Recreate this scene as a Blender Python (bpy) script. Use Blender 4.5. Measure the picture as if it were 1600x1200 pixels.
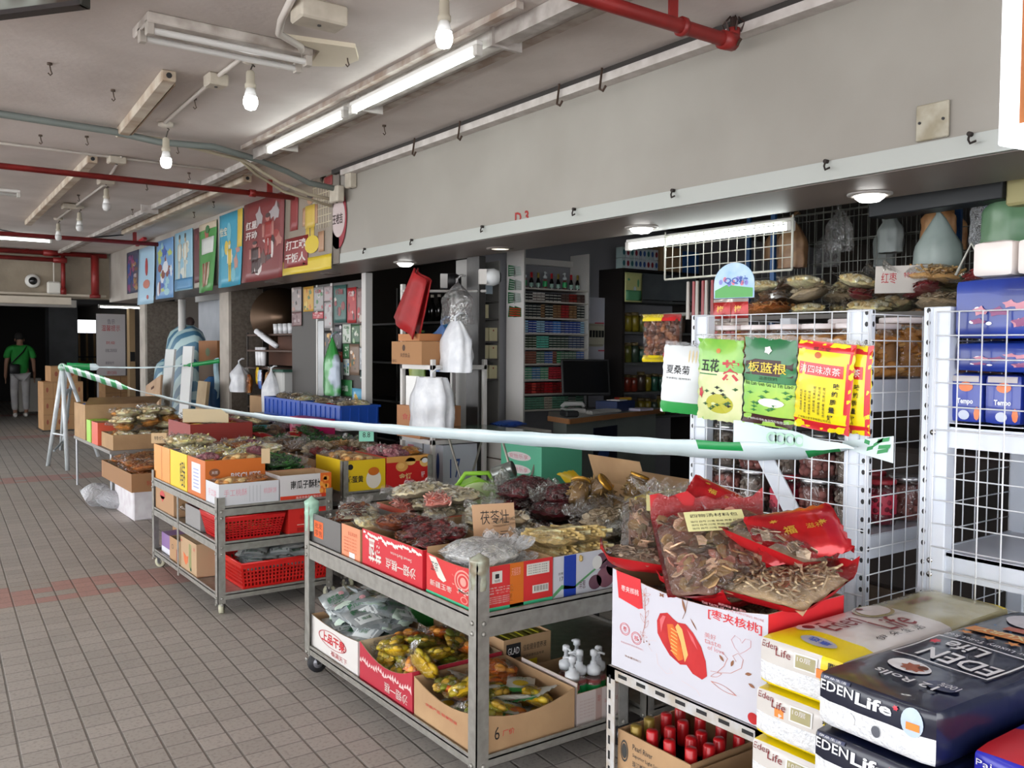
import bpy, bmesh, math, random
from math import sin, cos, pi, radians as R
from mathutils import Vector, Matrix, noise
random.seed(7)
S = bpy.context.scene
for o in list(bpy.data.objects): bpy.data.objects.remove(o)

# ------------------------------------------------------------------ camera
cd = bpy.data.cameras.new('camera'); cam = bpy.data.objects.new('camera', cd); S.collection.objects.link(cam); S.camera = cam
cd.sensor_width = 36; cd.lens = 36*1400/1600; cd.clip_start = .05; cd.clip_end = 200
yaw, pitch, roll = R(35.8), R(2.29), R(.4)
fw = Vector((sin(yaw)*cos(pitch), cos(yaw)*cos(pitch), -sin(pitch)))
r0 = Vector((cos(yaw), -sin(yaw), 0)); u0 = r0.cross(fw)
rt = r0*cos(roll)+u0*sin(roll); up = u0*cos(roll)-r0*sin(roll)
cam.matrix_world = Matrix(((rt.x, up.x, -fw.x, 0), (rt.y, up.y, -fw.y, 0), (rt.z, up.z, -fw.z, 1.5), (0, 0, 0, 1)))
# ------------------------------------------------------------------ world, exposure
W = bpy.data.worlds.new('world'); S.world = W; W.use_nodes = True
bg = W.node_tree.nodes['Background']; bg.inputs[0].default_value = (.95, .97, 1, 1); bg.inputs[1].default_value = 7
S.view_settings.view_transform = 'Standard'; S.view_settings.look = 'None'; S.view_settings.exposure = -.3; S.view_settings.gamma = 1
S.view_settings.use_curve_mapping = False
S.cycles.max_bounces = 8; S.cycles.diffuse_bounces = 5; S.cycles.transparent_max_bounces = 32; S.cycles.use_denoising = True
S.cycles.sample_clamp_indirect = 4; S.cycles.caustics_reflective = False; S.cycles.caustics_refractive = False

# ------------------------------------------------------------------ materials
_m = {}
def nt(name):
    m = bpy.data.materials.new(name); m.use_nodes = True
    return m, m.node_tree.nodes, m.node_tree.links, m.node_tree.nodes['Principled BSDF']
def c4(c): return (c[0], c[1], c[2], 1)
def hx(h):   # sRGB hex to linear
    v = [int(h[i:i+2], 16)/255 for i in (0, 2, 4)]
    return tuple(x/12.92 if x <= .04045 else ((x+.055)/1.055)**2.4 for x in v)
def M(col, r=.6, met=0, col2=None, sc=8, bump=0, bsc=40, emit=0, coat=0, spec=.5, detail=3, contrast=(.35, .65)):
    if isinstance(col, str): col = hx(col)
    if isinstance(col2, str): col2 = hx(col2)
    k = (col, r, met, col2, sc, bump, bsc, emit, coat, spec, detail, contrast)
    if k in _m: return _m[k]
    m, N, L, b = nt('paint')
    b.inputs['Base Color'].default_value = c4(col); b.inputs['Roughness'].default_value = r
    b.inputs['Metallic'].default_value = met; b.inputs['Coat Weight'].default_value = coat
    b.inputs['Specular IOR Level'].default_value = spec
    tc = N.new('ShaderNodeTexCoord')
    if col2:
        n = N.new('ShaderNodeTexNoise'); n.inputs['Scale'].default_value = sc; n.inputs['Detail'].default_value = detail
        L.new(tc.outputs['Object'], n.inputs['Vector'])
        cr = N.new('ShaderNodeValToRGB'); cr.color_ramp.elements[0].position = contrast[0]; cr.color_ramp.elements[1].position = contrast[1]
        cr.color_ramp.elements[0].color = c4(col); cr.color_ramp.elements[1].color = c4(col2)
        L.new(n.outputs['Fac'], cr.inputs['Fac']); L.new(cr.outputs['Color'], b.inputs['Base Color'])
    if bump:
        n = N.new('ShaderNodeTexNoise'); n.inputs['Scale'].default_value = bsc; n.inputs['Detail'].default_value = 2
        L.new(tc.outputs['Object'], n.inputs['Vector'])
        bu = N.new('ShaderNodeBump'); bu.inputs['Strength'].default_value = bump; bu.inputs['Distance'].default_value = .01
        L.new(n.outputs['Fac'], bu.inputs['Height']); L.new(bu.outputs['Normal'], b.inputs['Normal'])
    if emit:
        b.inputs['Emission Color'].default_value = c4(col); b.inputs['Emission Strength'].default_value = emit
    _m[k] = m; return m
def film(tint=(1, 1, 1), body=.025, rough=.12, bsc=30, white=(.9, .9, .9)):
    k = ('film', tint, body, rough, bsc, white)
    if k in _m: return _m[k]
    m, N, L, b = nt('clear_film')
    b.inputs['Base Color'].default_value = c4(white); b.inputs['Roughness'].default_value = rough; b.inputs['Specular IOR Level'].default_value = .9
    if white == (.9, .9, .9):
        b = N.new('ShaderNodeBsdfAnisotropic'); b.inputs['Roughness'].default_value = rough; b.inputs['Color'].default_value = (1, 1, 1, 1)
    tr = N.new('ShaderNodeBsdfTransparent'); tr.inputs[0].default_value = c4(tint)
    mx = N.new('ShaderNodeMixShader'); tc = N.new('ShaderNodeTexCoord')
    n = N.new('ShaderNodeTexNoise'); n.inputs['Scale'].default_value = bsc; n.inputs['Detail'].default_value = 3; n.inputs['Distortion'].default_value = 1.5
    L.new(tc.outputs['Object'], n.inputs['Vector'])
    bu = N.new('ShaderNodeBump'); bu.inputs['Strength'].default_value = 1; bu.inputs['Distance'].default_value = .03
    L.new(n.outputs['Fac'], bu.inputs['Height']); L.new(bu.outputs['Normal'], b.inputs['Normal'])
    fr = N.new('ShaderNodeLayerWeight'); fr.inputs['Blend'].default_value = .35
    L.new(bu.outputs['Normal'], fr.inputs['Normal'])
    ad = N.new('ShaderNodeMath'); ad.operation = 'MULTIPLY_ADD'; ad.inputs[1].default_value = .62; ad.inputs[2].default_value = body; ad.use_clamp = True
    L.new(fr.outputs['Fresnel'], ad.inputs[0]); L.new(ad.outputs[0], mx.inputs[0])
    L.new(tr.outputs[0], mx.inputs[1]); L.new(b.outputs[0], mx.inputs[2]); L.new(mx.outputs[0], N['Material Output'].inputs['Surface'])
    _m[k] = m; return m

# ------------------------------------------------------------------ mesh builder
_txt = {}
def glyphs(s, bold=0):
    k = (s, bold)
    if k not in _txt:
        c = bpy.data.curves.new('t', 'FONT'); c.body = s; c.resolution_u = 1 if len(s) > 12 else 2; c.offset = bold; c.align_x = 'LEFT'
        o = bpy.data.objects.new('t', c); S.collection.objects.link(o); bpy.context.view_layer.update()
        me = bpy.data.meshes.new_from_object(o.evaluated_get(bpy.context.evaluated_depsgraph_get()))
        vs = [tuple(v.co) for v in me.vertices]; fs = [tuple(p.vertices) for p in me.polygons]
        bpy.data.objects.remove(o); bpy.data.curves.remove(c); bpy.data.meshes.remove(me)
        x0 = min(v[0] for v in vs); x1 = max(v[0] for v in vs); y0 = min(v[1] for v in vs); y1 = max(v[1] for v in vs)
        _txt[k] = ([((v[0]-x0)/(x1-x0), (v[1]-y0)/(y1-y0)) for v in vs], fs, (x1-x0)/(y1-y0))
    return _txt[k]
class MB:
    def __init__(s): s.v = []; s.f = []; s.mi = []; s.sm = []; s.m = 0; s.s = False
    def add(s, vs, fs, m=None):
        n = len(s.v); s.v += [tuple(v) for v in vs]
        for f in fs: s.f.append([i+n for i in f]); s.mi.append(s.m if m is None else m); s.sm.append(s.s)
        return s
    def box(s, a, b, m=None, T=None):
        x0, y0, z0 = a; x1, y1, z1 = b
        vs = [Vector(p) for p in ((x0,y0,z0),(x1,y0,z0),(x1,y1,z0),(x0,y1,z0),(x0,y0,z1),(x1,y0,z1),(x1,y1,z1),(x0,y1,z1))]
        if T: vs = [T @ v for v in vs]
        return s.add(vs, [(0,3,2,1),(4,5,6,7),(0,1,5,4),(1,2,6,5),(2,3,7,6),(3,0,4,7)], m)
    def rbox(s, a, b, c, m=None, T=None):      # box with chamfered edges
        x0, y0, z0 = a; x1, y1, z1 = b; vs = []; ix = {}
        for i in (0, 1):
            for j in (0, 1):
                for k in (0, 1):
                    p = [(x0, x1)[i], (y0, y1)[j], (z0, z1)[k]]; sg = [1-2*i, 1-2*j, 1-2*k]
                    for ax in range(3):
                        q = [p[t]+(0 if t == ax else sg[t]*c) for t in range(3)]; ix[(i, j, k, ax)] = len(vs); vs.append(Vector(q))
        fs = []
        for ax in range(3):
            o1, o2 = [t for t in range(3) if t != ax]
            for e in (0, 1):
                q = []
                for (u, w) in ((0, 0), (1, 0), (1, 1), (0, 1)):
                    key = [0, 0, 0]; key[ax] = e; key[o1] = u; key[o2] = w; q.append(ix[(key[0], key[1], key[2], ax)])
                fs.append(q)
            for (u, w) in ((0, 0), (1, 0), (1, 1), (0, 1)):    # edge along ax
                q = []
                for e, a1 in ((0, o1), (0, o2), (1, o2), (1, o1)):
                    key = [0, 0, 0]; key[ax] = e; key[o1] = u; key[o2] = w; q.append(ix[(key[0], key[1], key[2], a1)])
                fs.append(q)
        for i in (0, 1):
            for j in (0, 1):
                for k in (0, 1): fs.append([ix[(i, j, k, t)] for t in range(3)])
        ctr = sum(vs, Vector())/len(vs)
        for f in fs:
            n = (vs[f[1]]-vs[f[0]]).cross(vs[f[2]]-vs[f[0]]); fc = sum((vs[i] for i in f), Vector())/len(f)
            if n.dot(fc-ctr) < 0: f.reverse()
        if T: vs = [T @ v for v in vs]
        return s.add(vs, fs, m)
    def cyl(s, p0, p1, r0, r1=None, n=12, m=None, cap=True):
        p0, p1 = Vector(p0), Vector(p1); r1 = r0 if r1 is None else r1
        d = (p1-p0).normalized(); a = d.orthogonal().normalized(); b = d.cross(a); vs = []
        for p, r in ((p0, r0), (p1, r1)):
            for i in range(n): t = 2*pi*i/n; vs.append(p+(a*cos(t)+b*sin(t))*r)
        fs = [(i, (i+1) % n, n+(i+1) % n, n+i) for i in range(n)]
        if cap: fs += [tuple(range(n))[::-1], tuple(range(n, 2*n))]
        return s.add(vs, fs, m)
    def lathe(s, prof, c=(0, 0, 0), n=16, m=None, T=None):
        vs = []; c = Vector(c)
        for r, z in prof:
            for i in range(n): t = 2*pi*i/n; vs.append(c+Vector((r*cos(t), r*sin(t), z)))
        k = len(prof); fs = [(j*n+i, j*n+(i+1) % n, (j+1)*n+(i+1) % n, (j+1)*n+i) for j in range(k-1) for i in range(n)]
        fs += [tuple(range(n))[::-1], tuple(range((k-1)*n, k*n))]
        if T: vs = [T @ v for v in vs]
        return s.add(vs, fs, m)
    def tube(s, pts, r, n=6, m=None):
        pts = [Vector(p) for p in pts]; vs = []; a = None
        for i, p in enumerate(pts):
            d = (pts[min(i+1, len(pts)-1)]-pts[max(i-1, 0)]).normalized()
            a = (d.orthogonal() if a is None else a-d*a.dot(d)).normalized(); b = d.cross(a)
            for k in range(n): t = 2*pi*k/n; vs.append(p+(a*cos(t)+b*sin(t))*r)
        fs = [(j*n+i, j*n+(i+1) % n, (j+1)*n+(i+1) % n, (j+1)*n+i) for j in range(len(pts)-1) for i in range(n)]
        fs += [tuple(range(n))[::-1], tuple(range((len(pts)-1)*n, len(pts)*n))]
        return s.add(vs, fs, m)
    def quad(s, o, u, v, m=None, u0=0, v0=0, u1=1, v1=1):   # patch on the plane o+u*a+v*b
        o, u, v = Vector(o), Vector(u), Vector(v)
        return s.add([o+u*u0+v*v0, o+u*u1+v*v0, o+u*u1+v*v1, o+u*u0+v*v1], [(0, 1, 2, 3)], m)
    def poly(s, o, u, v, pts, m=None):
        o, u, v = Vector(o), Vector(u), Vector(v)
        return s.add([o+u*a+v*b for a, b in pts], [tuple(range(len(pts)))], m)
    def disc(s, o, u, v, a, b, ra, rb, m=None, n=20, hole=0):
        P = [(a+ra*cos(2*pi*i/n), b+rb*sin(2*pi*i/n)) for i in range(n)]
        if not hole: return s.poly(o, u, v, P, m)
        Q = [(a+ra*hole*cos(2*pi*i/n), b+rb*hole*sin(2*pi*i/n)) for i in range(n)]
        o, u, v = Vector(o), Vector(u), Vector(v)
        return s.add([o+u*a+v*b for a, b in P+Q], [(i, (i+1) % n, n+(i+1) % n, n+i) for i in range(n)], m)
    def prism(s, o, u, v, w, pts, m=None):
        o, u, v, w = Vector(o), Vector(u), Vector(v), Vector(w); n = len(pts)
        vs = [o+u*a+v*b for a, b in pts]+[o+u*a+v*b+w for a, b in pts]
        return s.add(vs, [tuple(range(n))[::-1], tuple(range(n, 2*n))]+[(i, (i+1) % n, n+(i+1) % n, n+i) for i in range(n)], m)
    def text(s, t, o, u, v, a, b, w=None, h=.1, m=None, bold=0, fx=1, fy=1, wd=None):
        # o,u,v: plane; (a,b) lower-left in fractions; h = height fraction of v; w = width fraction of u
        g, fs, asp = glyphs(t, bold); o, u, v = Vector(o), Vector(u), Vector(v)
        if w is None: w = h*v.length*asp/u.length
        vs = [o+u*(a+w*(x if fx > 0 else 1-x))+v*(b+h*(y if fy > 0 else 1-y)) for x, y in g]
        return s.add(vs, fs, m)
    def ball(s, c, r, n=8, k=5, m=None, T=None):
        if not hasattr(r, '__len__'): r = (r, r, r)
        c = Vector(c); vs = [Vector((0, 0, -1))]
        for j in range(1, k):
            for i in range(n): a = pi*j/k; t = 2*pi*i/n; vs.append(Vector((sin(a)*cos(t), sin(a)*sin(t), -cos(a))))
        vs.append(Vector((0, 0, 1))); L = len(vs)-1
        fs = [(0, 1+(i+1) % n, 1+i) for i in range(n)]+[(L, L-n+i, L-n+(i+1) % n) for i in range(n)]
        for j in range(k-2): fs += [(1+j*n+i, 1+j*n+(i+1) % n, 1+(j+1)*n+(i+1) % n, 1+(j+1)*n+i) for i in range(n)]
        vs = [Vector((v.x*r[0], v.y*r[1], v.z*r[2])) for v in vs]
        if T: vs = [T @ v for v in vs]
        return s.add([c+v for v in vs], fs, m)
    def sheet(s, fn, nu, nv, m=None, close=False):
        vs = [fn(i/nu, j/nv) for j in range(nv+1) for i in range(nu+1)]
        return s.add(vs, [(j*(nu+1)+i, j*(nu+1)+i+1, (j+1)*(nu+1)+i+1, (j+1)*(nu+1)+i) for j in range(nv) for i in range(nu)], m)
    def build(s, name, mats, parent=None, kind=None, label=None):
        me = bpy.data.meshes.new(name); me.from_pydata(s.v, [], s.f)
        for q in (mats if isinstance(mats, (list, tuple)) else [mats]): me.materials.append(q)
        me.polygons.foreach_set('material_index', s.mi); me.polygons.foreach_set('use_smooth', s.sm); me.update()
        o = bpy.data.objects.new(name, me); S.collection.objects.link(o)
        if parent: o.parent = parent
        if kind: o['kind'] = kind
        if label: o['label'] = label
        return o
def tag(o, label, cat, group=None, kind=None):
    o['label'] = label; o['category'] = cat
    if group: o['group'] = group
    if kind: o['kind'] = kind
    return o
def struct(o): o['kind'] = 'structure'; return o
def thing(name, label, cat, loc=(0, 0, 0), rz=0, group=None, rot=None):
    o = bpy.data.objects.new(name, None); o.empty_display_size = .05; S.collection.objects.link(o)
    o.location = loc; o.rotation_euler = rot or (0, 0, rz)
    return tag(o, label, cat, group)
def dup(src, loc, rot=(0, 0, 0), label=None, group=None, sc=1):
    r = src.copy(); S.collection.objects.link(r); r.location = loc; r.rotation_euler = rot
    r.scale = sc if hasattr(sc, '__len__') else (sc, sc, sc)
    if label: r['label'] = label
    if group: r['group'] = group
    elif 'group' in r.keys(): del r['group']
    for ch in list(src.children):
        c = ch.copy(); S.collection.objects.link(c); c.parent = r
        for g in list(ch.children):
            d = g.copy(); S.collection.objects.link(d); d.parent = c
    return r
_used = {}
def place(key, proto, loc, rot=(0, 0, 0), label=None, group=None, sc=1):   # first call moves the prototype itself
    if key not in _used:
        _used[key] = 1; proto.location = loc; proto.rotation_euler = rot; proto.scale = sc if hasattr(sc, '__len__') else (sc, sc, sc)
        if label: proto['label'] = label
        if group: proto['group'] = group
        return proto
    return dup(proto, loc, rot, label, group, sc)
rnd = random.uniform
X3, Y3, Z3 = Vector((1, 0, 0)), Vector((0, 1, 0)), Vector((0, 0, 1))
def V(*a): return Vector(a)
ORD = ['first', 'second', 'third', 'fourth', 'fifth', 'sixth', 'seventh', 'eighth', 'ninth', 'tenth', 'eleventh', 'twelfth', 'thirteenth', 'fourteenth', 'fifteenth', 'sixteenth']

# shared materials
STEEL = M('98968f', .4, .55, 'aaa8a2', 25); STEELD = M('4c4a48', .5, .6); BROWN = M('a98763', .85, 0, 'b8966f', 5, .08, 60); BROWND = M('8f6f50', .9, 0, '9c7b59', 5)
INK = M('1c1b1c', .6); RED = M('c8202a', .5); REDB = M('b5121b', .45); WHITE = M('e8e8e6', .5); OFFW = M('d9d6cd', .6); GREEN = M('1f8a3c', .45); YEL = M('f0d21e', .45)
WPAINT = M('dde3ec', .4, 0, 'd2dae6', 6); CLR = film(); PLW = M('efeff2', .3, 0, None, 8, .3, 30); BLK = M('141416', .5); NAVY = M('141b38', .3, 0, '0f142b', 6); CHROME = M('c9c9cc', .2, 1)
HAZE = film((1, 1, 1), .22, .2, 22, (.93, .95, .97))
# ------------------------------------------------------------------ the setting
def floor_mat():
    m, N, L, b = nt('pavers'); tc = N.new('ShaderNodeNewGeometry'); sx = N.new('ShaderNodeSeparateXYZ'); L.new(tc.outputs['Position'], sx.inputs[0])
    def math_(op, a, b_=None, c=None, clamp=False):
        n = N.new('ShaderNodeMath'); n.operation = op; n.use_clamp = clamp
        for i, v in enumerate((a, b_, c)):
            if v is None: continue
            if isinstance(v, (int, float)): n.inputs[i].default_value = v
            else: L.new(v, n.inputs[i])
        return n.outputs[0]
    xs = math_('MULTIPLY_ADD', sx.outputs['Y'], -.055, sx.outputs['X']); u = math_('DIVIDE', xs, .1155); v = math_('DIVIDE', sx.outputs['Y'], .118)
    fu = math_('FRACT', u); fv = math_('FRACT', v); iu = math_('FLOOR', u); iv = math_('FLOOR', v)
    du = math_('ABSOLUTE', math_('SUBTRACT', fu, .5)); dv = math_('ABSOLUTE', math_('SUBTRACT', fv, .5))
    gu = math_('SMOOTH_MIN', math_('MULTIPLY', math_('SUBTRACT', du, .445), 28, clamp=True), 1, .01)
    gv = math_('MULTIPLY', math_('MULTIPLY', math_('SUBTRACT', dv, .458), 36, clamp=True), .85)
    g = math_('MAXIMUM', gu, gv, clamp=True)
    # red bands across the passage
    yb = math_('FRACT', math_('DIVIDE', math_('SUBTRACT', sx.outputs['Y'], 5.78), 5.2)); band = math_('LESS_THAN', yb, .092)
    cb = N.new('ShaderNodeCombineXYZ'); L.new(iu, cb.inputs[0]); L.new(iv, cb.inputs[1]); wn = N.new('ShaderNodeTexWhiteNoise'); L.new(cb.outputs[0], wn.inputs['Vector'])
    gap = math_('GREATER_THAN', wn.outputs['Value'], .13); band = math_('MULTIPLY', band, gap)
    ns = N.new('ShaderNodeTexNoise'); ns.inputs['Scale'].default_value = 1.3; ns.inputs['Detail'].default_value = 4; L.new(tc.outputs['Position'], ns.inputs['Vector'])
    sp = N.new('ShaderNodeTexNoise'); sp.inputs['Scale'].default_value = 70; sp.inputs['Detail'].default_value = 3; L.new(tc.outputs['Position'], sp.inputs['Vector'])
    def mix(f, a, b_, mode='MIX'):
        n = N.new('ShaderNodeMix'); n.data_type = 'RGBA'; n.blend_type = mode
        for i, x in ((0, f), (6, a), (7, b_)):
            if isinstance(x, (int, float)): n.inputs[i].default_value = x
            elif isinstance(x, tuple): n.inputs[i].default_value = c4(x)
            else: L.new(x, n.inputs[i])
        return n.outputs[2]
    base = mix(wn.outputs['Value'], hx('aaa49d'), hx('b8b1aa')); base = mix(math_('MULTIPLY', ns.outputs['Fac'], .5), base, hx('938c86'))
    base = mix(math_('MULTIPLY', band, .62), base, hx('b4786e'))
    cr = N.new('ShaderNodeValToRGB'); cr.color_ramp.elements[0].position = .34; cr.color_ramp.elements[1].position = .5; L.new(sp.outputs['Fac'], cr.inputs[0])
    base = mix(math_('MULTIPLY', cr.outputs[0], .26), hx('5d5853'), base) if False else mix(math_('SUBTRACT', 1, cr.outputs[0]), base, mix(.4, base, hx('7a7570')))
    base = mix(math_('MULTIPLY', g, .62), base, hx('4c4844'))
    L.new(base, b.inputs['Base Color']); b.inputs['Roughness'].default_value = .62; b.inputs['Specular IOR Level'].default_value = .35
    hgt = math_('SUBTRACT', math_('MULTIPLY', sp.outputs['Fac'], .15), g); bu = N.new('ShaderNodeBump'); bu.inputs['Strength'].default_value = .5; bu.inputs['Distance'].default_value = .004
    L.new(hgt, bu.inputs['Height']); L.new(bu.outputs[0], b.inputs['Normal']); return m
fl = MB(); fl.box((-7, -6, -.1), (3.55, 28, 0)); struct(fl.build('floor', floor_mat()))
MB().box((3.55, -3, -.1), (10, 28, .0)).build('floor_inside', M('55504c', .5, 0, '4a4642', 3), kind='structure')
CEIL = M('cfc7c2', .75, 0, 'bab1ab', 1.6, .15, 30, detail=6); BEAM = M('98948c', .55, 0, '8b867e', 1.1, detail=5)
MB().box((-5.5, -5, 2.87), (3.53, 14.6, 3.0)).build('ceiling', CEIL, kind='structure')
mb = MB(); mb.box((3.0, -1.5, 2.222), (3.53, 6.42, 2.87), 0); mb.box((2.992, -1.5, 2.148), (3.53, 6.44, 2.222), 1)
mb.box((3.005, 6.42, 2.15), (3.53, 14.6, 2.87), 2)
mb.box((3.02, -1.5, 2.1465), (3.52, 14.6, 2.149), 3)
mb.build('wall_beam', [BEAM, M('a5a8a3', .4, .1), M('a8a29a', .7, 0, '968f86', 2), M('8b8079', .45, 0, '857a74', 2)], kind='structure')
CONC = M('9b8f7d', .9, 0, '7d7263', 2.2, .3, 25, detail=6)
MB().box((-6, 14.6, 2.2), (3.2, 15.0, 2.87)).build('wall_cross_beam', CONC, kind='structure')
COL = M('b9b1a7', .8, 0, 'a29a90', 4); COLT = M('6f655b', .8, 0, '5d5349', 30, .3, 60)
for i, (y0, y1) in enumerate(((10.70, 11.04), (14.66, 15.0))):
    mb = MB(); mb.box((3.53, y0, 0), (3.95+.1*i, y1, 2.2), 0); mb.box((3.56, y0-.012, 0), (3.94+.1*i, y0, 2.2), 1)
    mb.build('wall_column', [COL, COLT], kind='structure')
# rooms behind the shop fronts
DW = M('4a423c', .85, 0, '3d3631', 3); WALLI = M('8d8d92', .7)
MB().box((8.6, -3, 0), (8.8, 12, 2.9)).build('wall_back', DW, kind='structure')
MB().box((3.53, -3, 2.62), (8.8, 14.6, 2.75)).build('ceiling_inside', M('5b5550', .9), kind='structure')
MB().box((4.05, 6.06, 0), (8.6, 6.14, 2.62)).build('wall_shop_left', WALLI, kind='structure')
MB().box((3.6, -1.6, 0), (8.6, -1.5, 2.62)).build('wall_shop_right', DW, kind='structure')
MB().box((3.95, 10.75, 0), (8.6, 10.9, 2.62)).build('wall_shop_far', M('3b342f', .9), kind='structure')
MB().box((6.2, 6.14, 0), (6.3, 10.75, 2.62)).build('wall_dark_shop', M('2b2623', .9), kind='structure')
MB().box((4.35, 11.04, 0), (4.45, 14.66, 2.2)).build('wall_recess', M('aeb2b8', .6, 0, 'a4a8ae', 3), kind='structure')
MB().box((4.3, 11.04, 2.2), (4.45, 14.66, 2.62)).build('wall_recess_head', M('9a9a98', .7), kind='structure')
# far, dark end of the passage
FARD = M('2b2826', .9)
MB().box((.2, 19.5, 0), (.3, 27, 2.6)).build('wall_light_blocker', FARD, kind='structure')  # unseen wall added to keep side light off the far end
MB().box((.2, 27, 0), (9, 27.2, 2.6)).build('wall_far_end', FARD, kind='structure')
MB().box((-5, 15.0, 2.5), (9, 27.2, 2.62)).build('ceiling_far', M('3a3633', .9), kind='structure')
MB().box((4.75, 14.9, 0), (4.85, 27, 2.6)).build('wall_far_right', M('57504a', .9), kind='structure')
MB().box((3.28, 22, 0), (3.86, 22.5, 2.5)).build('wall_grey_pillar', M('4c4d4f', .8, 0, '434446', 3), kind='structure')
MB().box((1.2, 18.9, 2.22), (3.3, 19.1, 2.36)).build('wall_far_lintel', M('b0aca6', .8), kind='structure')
# lit window with timber poles
mb = MB(); mb.box((4.15, 23.98, 1.80), (4.62, 24.0, 2.12), 0); mb.build('window_1', [M((.95, .97, 1), .6, emit=2.2)], kind='structure')
t = thing('timber_rack', 'upright timber poles under the small lit window at the far end', 'timber', (4.38, 23.8, 0))
for x in (-.17, 0, .17): MB().box((x-.02, -.02, 0), (x+.02, .02, 1.8)).build('pole', M('a5865e', .8), t)
MB().box((-.21, -.04, .9), (.1, .03, 1.12)).build('board', M('8a5a3c', .8), t)
MB().box((-.22, -.03, 1.2), (.22, -.02, 1.23)).build('rail', BLK, t)
# joints and trims on the ceiling and the beam
mb = MB(); mb.box((2.93, 1.0, 2.795), (2.998, 6.3, 2.835), 0); mb.box((2.95, 1.0, 2.835), (2.995, 6.5, 2.868), 1)
tag(mb.build('cable_trunking', [M('c9c3be', .6, 0, 'b3aca6', 12), M('3a3634', .9)]), 'pale metal cable trunking running along the top of the shopfront beam', 'trunking')
for i, y in enumerate((1.62, 2.5, 3.32, 3.65, 4.6, 5.15)):
    t = MB(); z = 2.84; t.tube([(2.92, y, z+.02), (2.91, y, z-.05), (2.9, y-.006, z-.085), (2.9, y-.03, z-.1), (2.9, y-.05, z-.08)], .006, 6)
    tag(t.build('iron_hook', M('4a3a30', .7, .5)), 'rusty iron hook under the trunking along the beam, %s from the right' % ORD[i], 'hook', 'hooks along the beam trunking')
# small hooks and nail heads on the lower edge of the beam
for i, y in enumerate((1.55, 2.1, 2.9, 3.6, 4.45, 5.3, 6.0, 7.1)):
    t = MB(); t.cyl((2.993, y, 2.22), (2.975, y, 2.22), .008); t.tube([(2.98, y, 2.22), (2.972, y, 2.2), (2.965, y-.01, 2.185), (2.965, y-.03, 2.19)], .004, 5)
    tag(t.build('small_hook', M('2f2825', .7, .4)), 'small dark screw hook on the lower lip of the beam, %s from the right' % ORD[i], 'hook', 'screw hooks on the beam lip')
# junction plate and stencil on the beam face
t = thing('cover_plate', 'square dirty junction cover plate on the beam near the light box', 'cover plate', (2.998, 1.685, 2.29))
MB().rbox((-.014, -.058, -.062), (0, .058, .062), .004).build('plate', M('a8a292', .6, 0, '8c846f', 14), t)
for y in (-.042, .042): MB().cyl((-.018, y, 0), (-.012, y, 0), .005).build('screw', BLK, t)
mb = MB(); mb.text('D 3', (2.998, 4.14, 2.205), (0, -.13, 0), (0, 0, .062), 0, 0, w=1, h=1, bold=.03)
tag(mb.build('stencilled_mark', M('8e1f1b', .7)), 'red D 3 painted on the cream beam above the downlights', 'painted mark')
# wall crack and hook marks
# light box sign at the right
t = thing('light_box_sign', 'large lit sign in a white aluminium frame hanging at the right edge of the beam', 'sign', (2.86, 1.33, 2.14), rot=(0, 0, R(-8)))
for nme, a, b in (('frame_side', (0, .02, 0), (.13, .075, 1.2)), ('frame_bottom', (0, -1.2, 0), (.13, .075, .055)), ('frame_top', (0, -1.2, 1.15), (.13, .075, 1.2))):
    MB().rbox(a, b, .004).build(nme, M((.95, .97, 1), .4, emit=1.5) if nme != 'frame_top' else WHITE, t)
MB().box((.02, -1.2, .05), (.11, .025, 1.16)).build('face', M('b06a2a', .5, 0, '8a4a1c', 2), t)
# downlights under the beam
for i, (x, y, lit) in enumerate(((3.37, 2.16, 1), (3.35, 3.48, 1), (3.345, 4.78, .25), (3.335, 6.02, 1), (3.33, 7.35, 0), (3.33, 8.7, 0))):
    t = thing('downlight', ('lit ' if lit else 'unlit ')+'round recessed downlight under the beam, %s from the right' % ORD[i], 'downlight', (x, y, 2.147), 0)
    mb = MB(); mb.s = True; mb.lathe([(.09, .0), (.09, -.006), (.072, -.012), (.066, -.004)], n=24); mb.build('trim_ring', M('8a817c', .4, .3) if lit < 1 else M('b9b4b0', .4, .3), t)
    mb = MB(); mb.s = True; mb.lathe([(.062, -.004), (.058, -.018), (.04, -.032), (.0, -.038)] if lit == 1 else [(.06, -.005), (.0, -.009)], n=20)
    mb.build('lens', M((1, .98, .94) if lit > .3 else (1, .9, .7), .4, emit=14 if lit == 1 else (4 if lit else 0)) if lit else M('6a605a', .5), t)
# ceiling fluorescent run
def tube_lamp(name, label, x, y0, y1, z, lit=9, w=.036, group=None, base=M('d8d6d2', .5), ax='y', cat='lamp'):
    L_ = y1-y0; t = thing(name, label, cat, (x, y0, z) if ax == 'y' else (y0, x, z), 0 if ax == 'y' else R(-90), group)
    MB().rbox((-w/2, 0, .02), (w/2, L_, .045), .004).build('housing', base, t)
    for y in (.0, L_-.03): MB().rbox((-.018, y, -.02), (.018, y+.03, .03), .004).build('end_cap', M('bdbab4', .5), t)
    mb = MB(); mb.s = True; mb.cyl((0, .03, 0), (0, L_-.03, 0), .014, n=12); mb.build('tube', M((.93, 1, .97), .4, emit=lit) if lit else M('d6d8d6', .3), t)
    return t
tube_lamp('fluorescent_lamp', 'lit fluorescent tube on the ceiling trunking, the farther of the two', 2.16, 4.57, 5.74, 2.775, 16)
tube_lamp('fluorescent_lamp', 'lit fluorescent tube on the ceiling trunking, the nearer of the two', 2.16, 3.25, 4.49, 2.775, 16)
tube_lamp('fluorescent_lamp', 'lit fluorescent tube hanging below the soffit above the wire panel', 3.62, 2.72, 3.88, 2.092, 16, .02)
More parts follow.
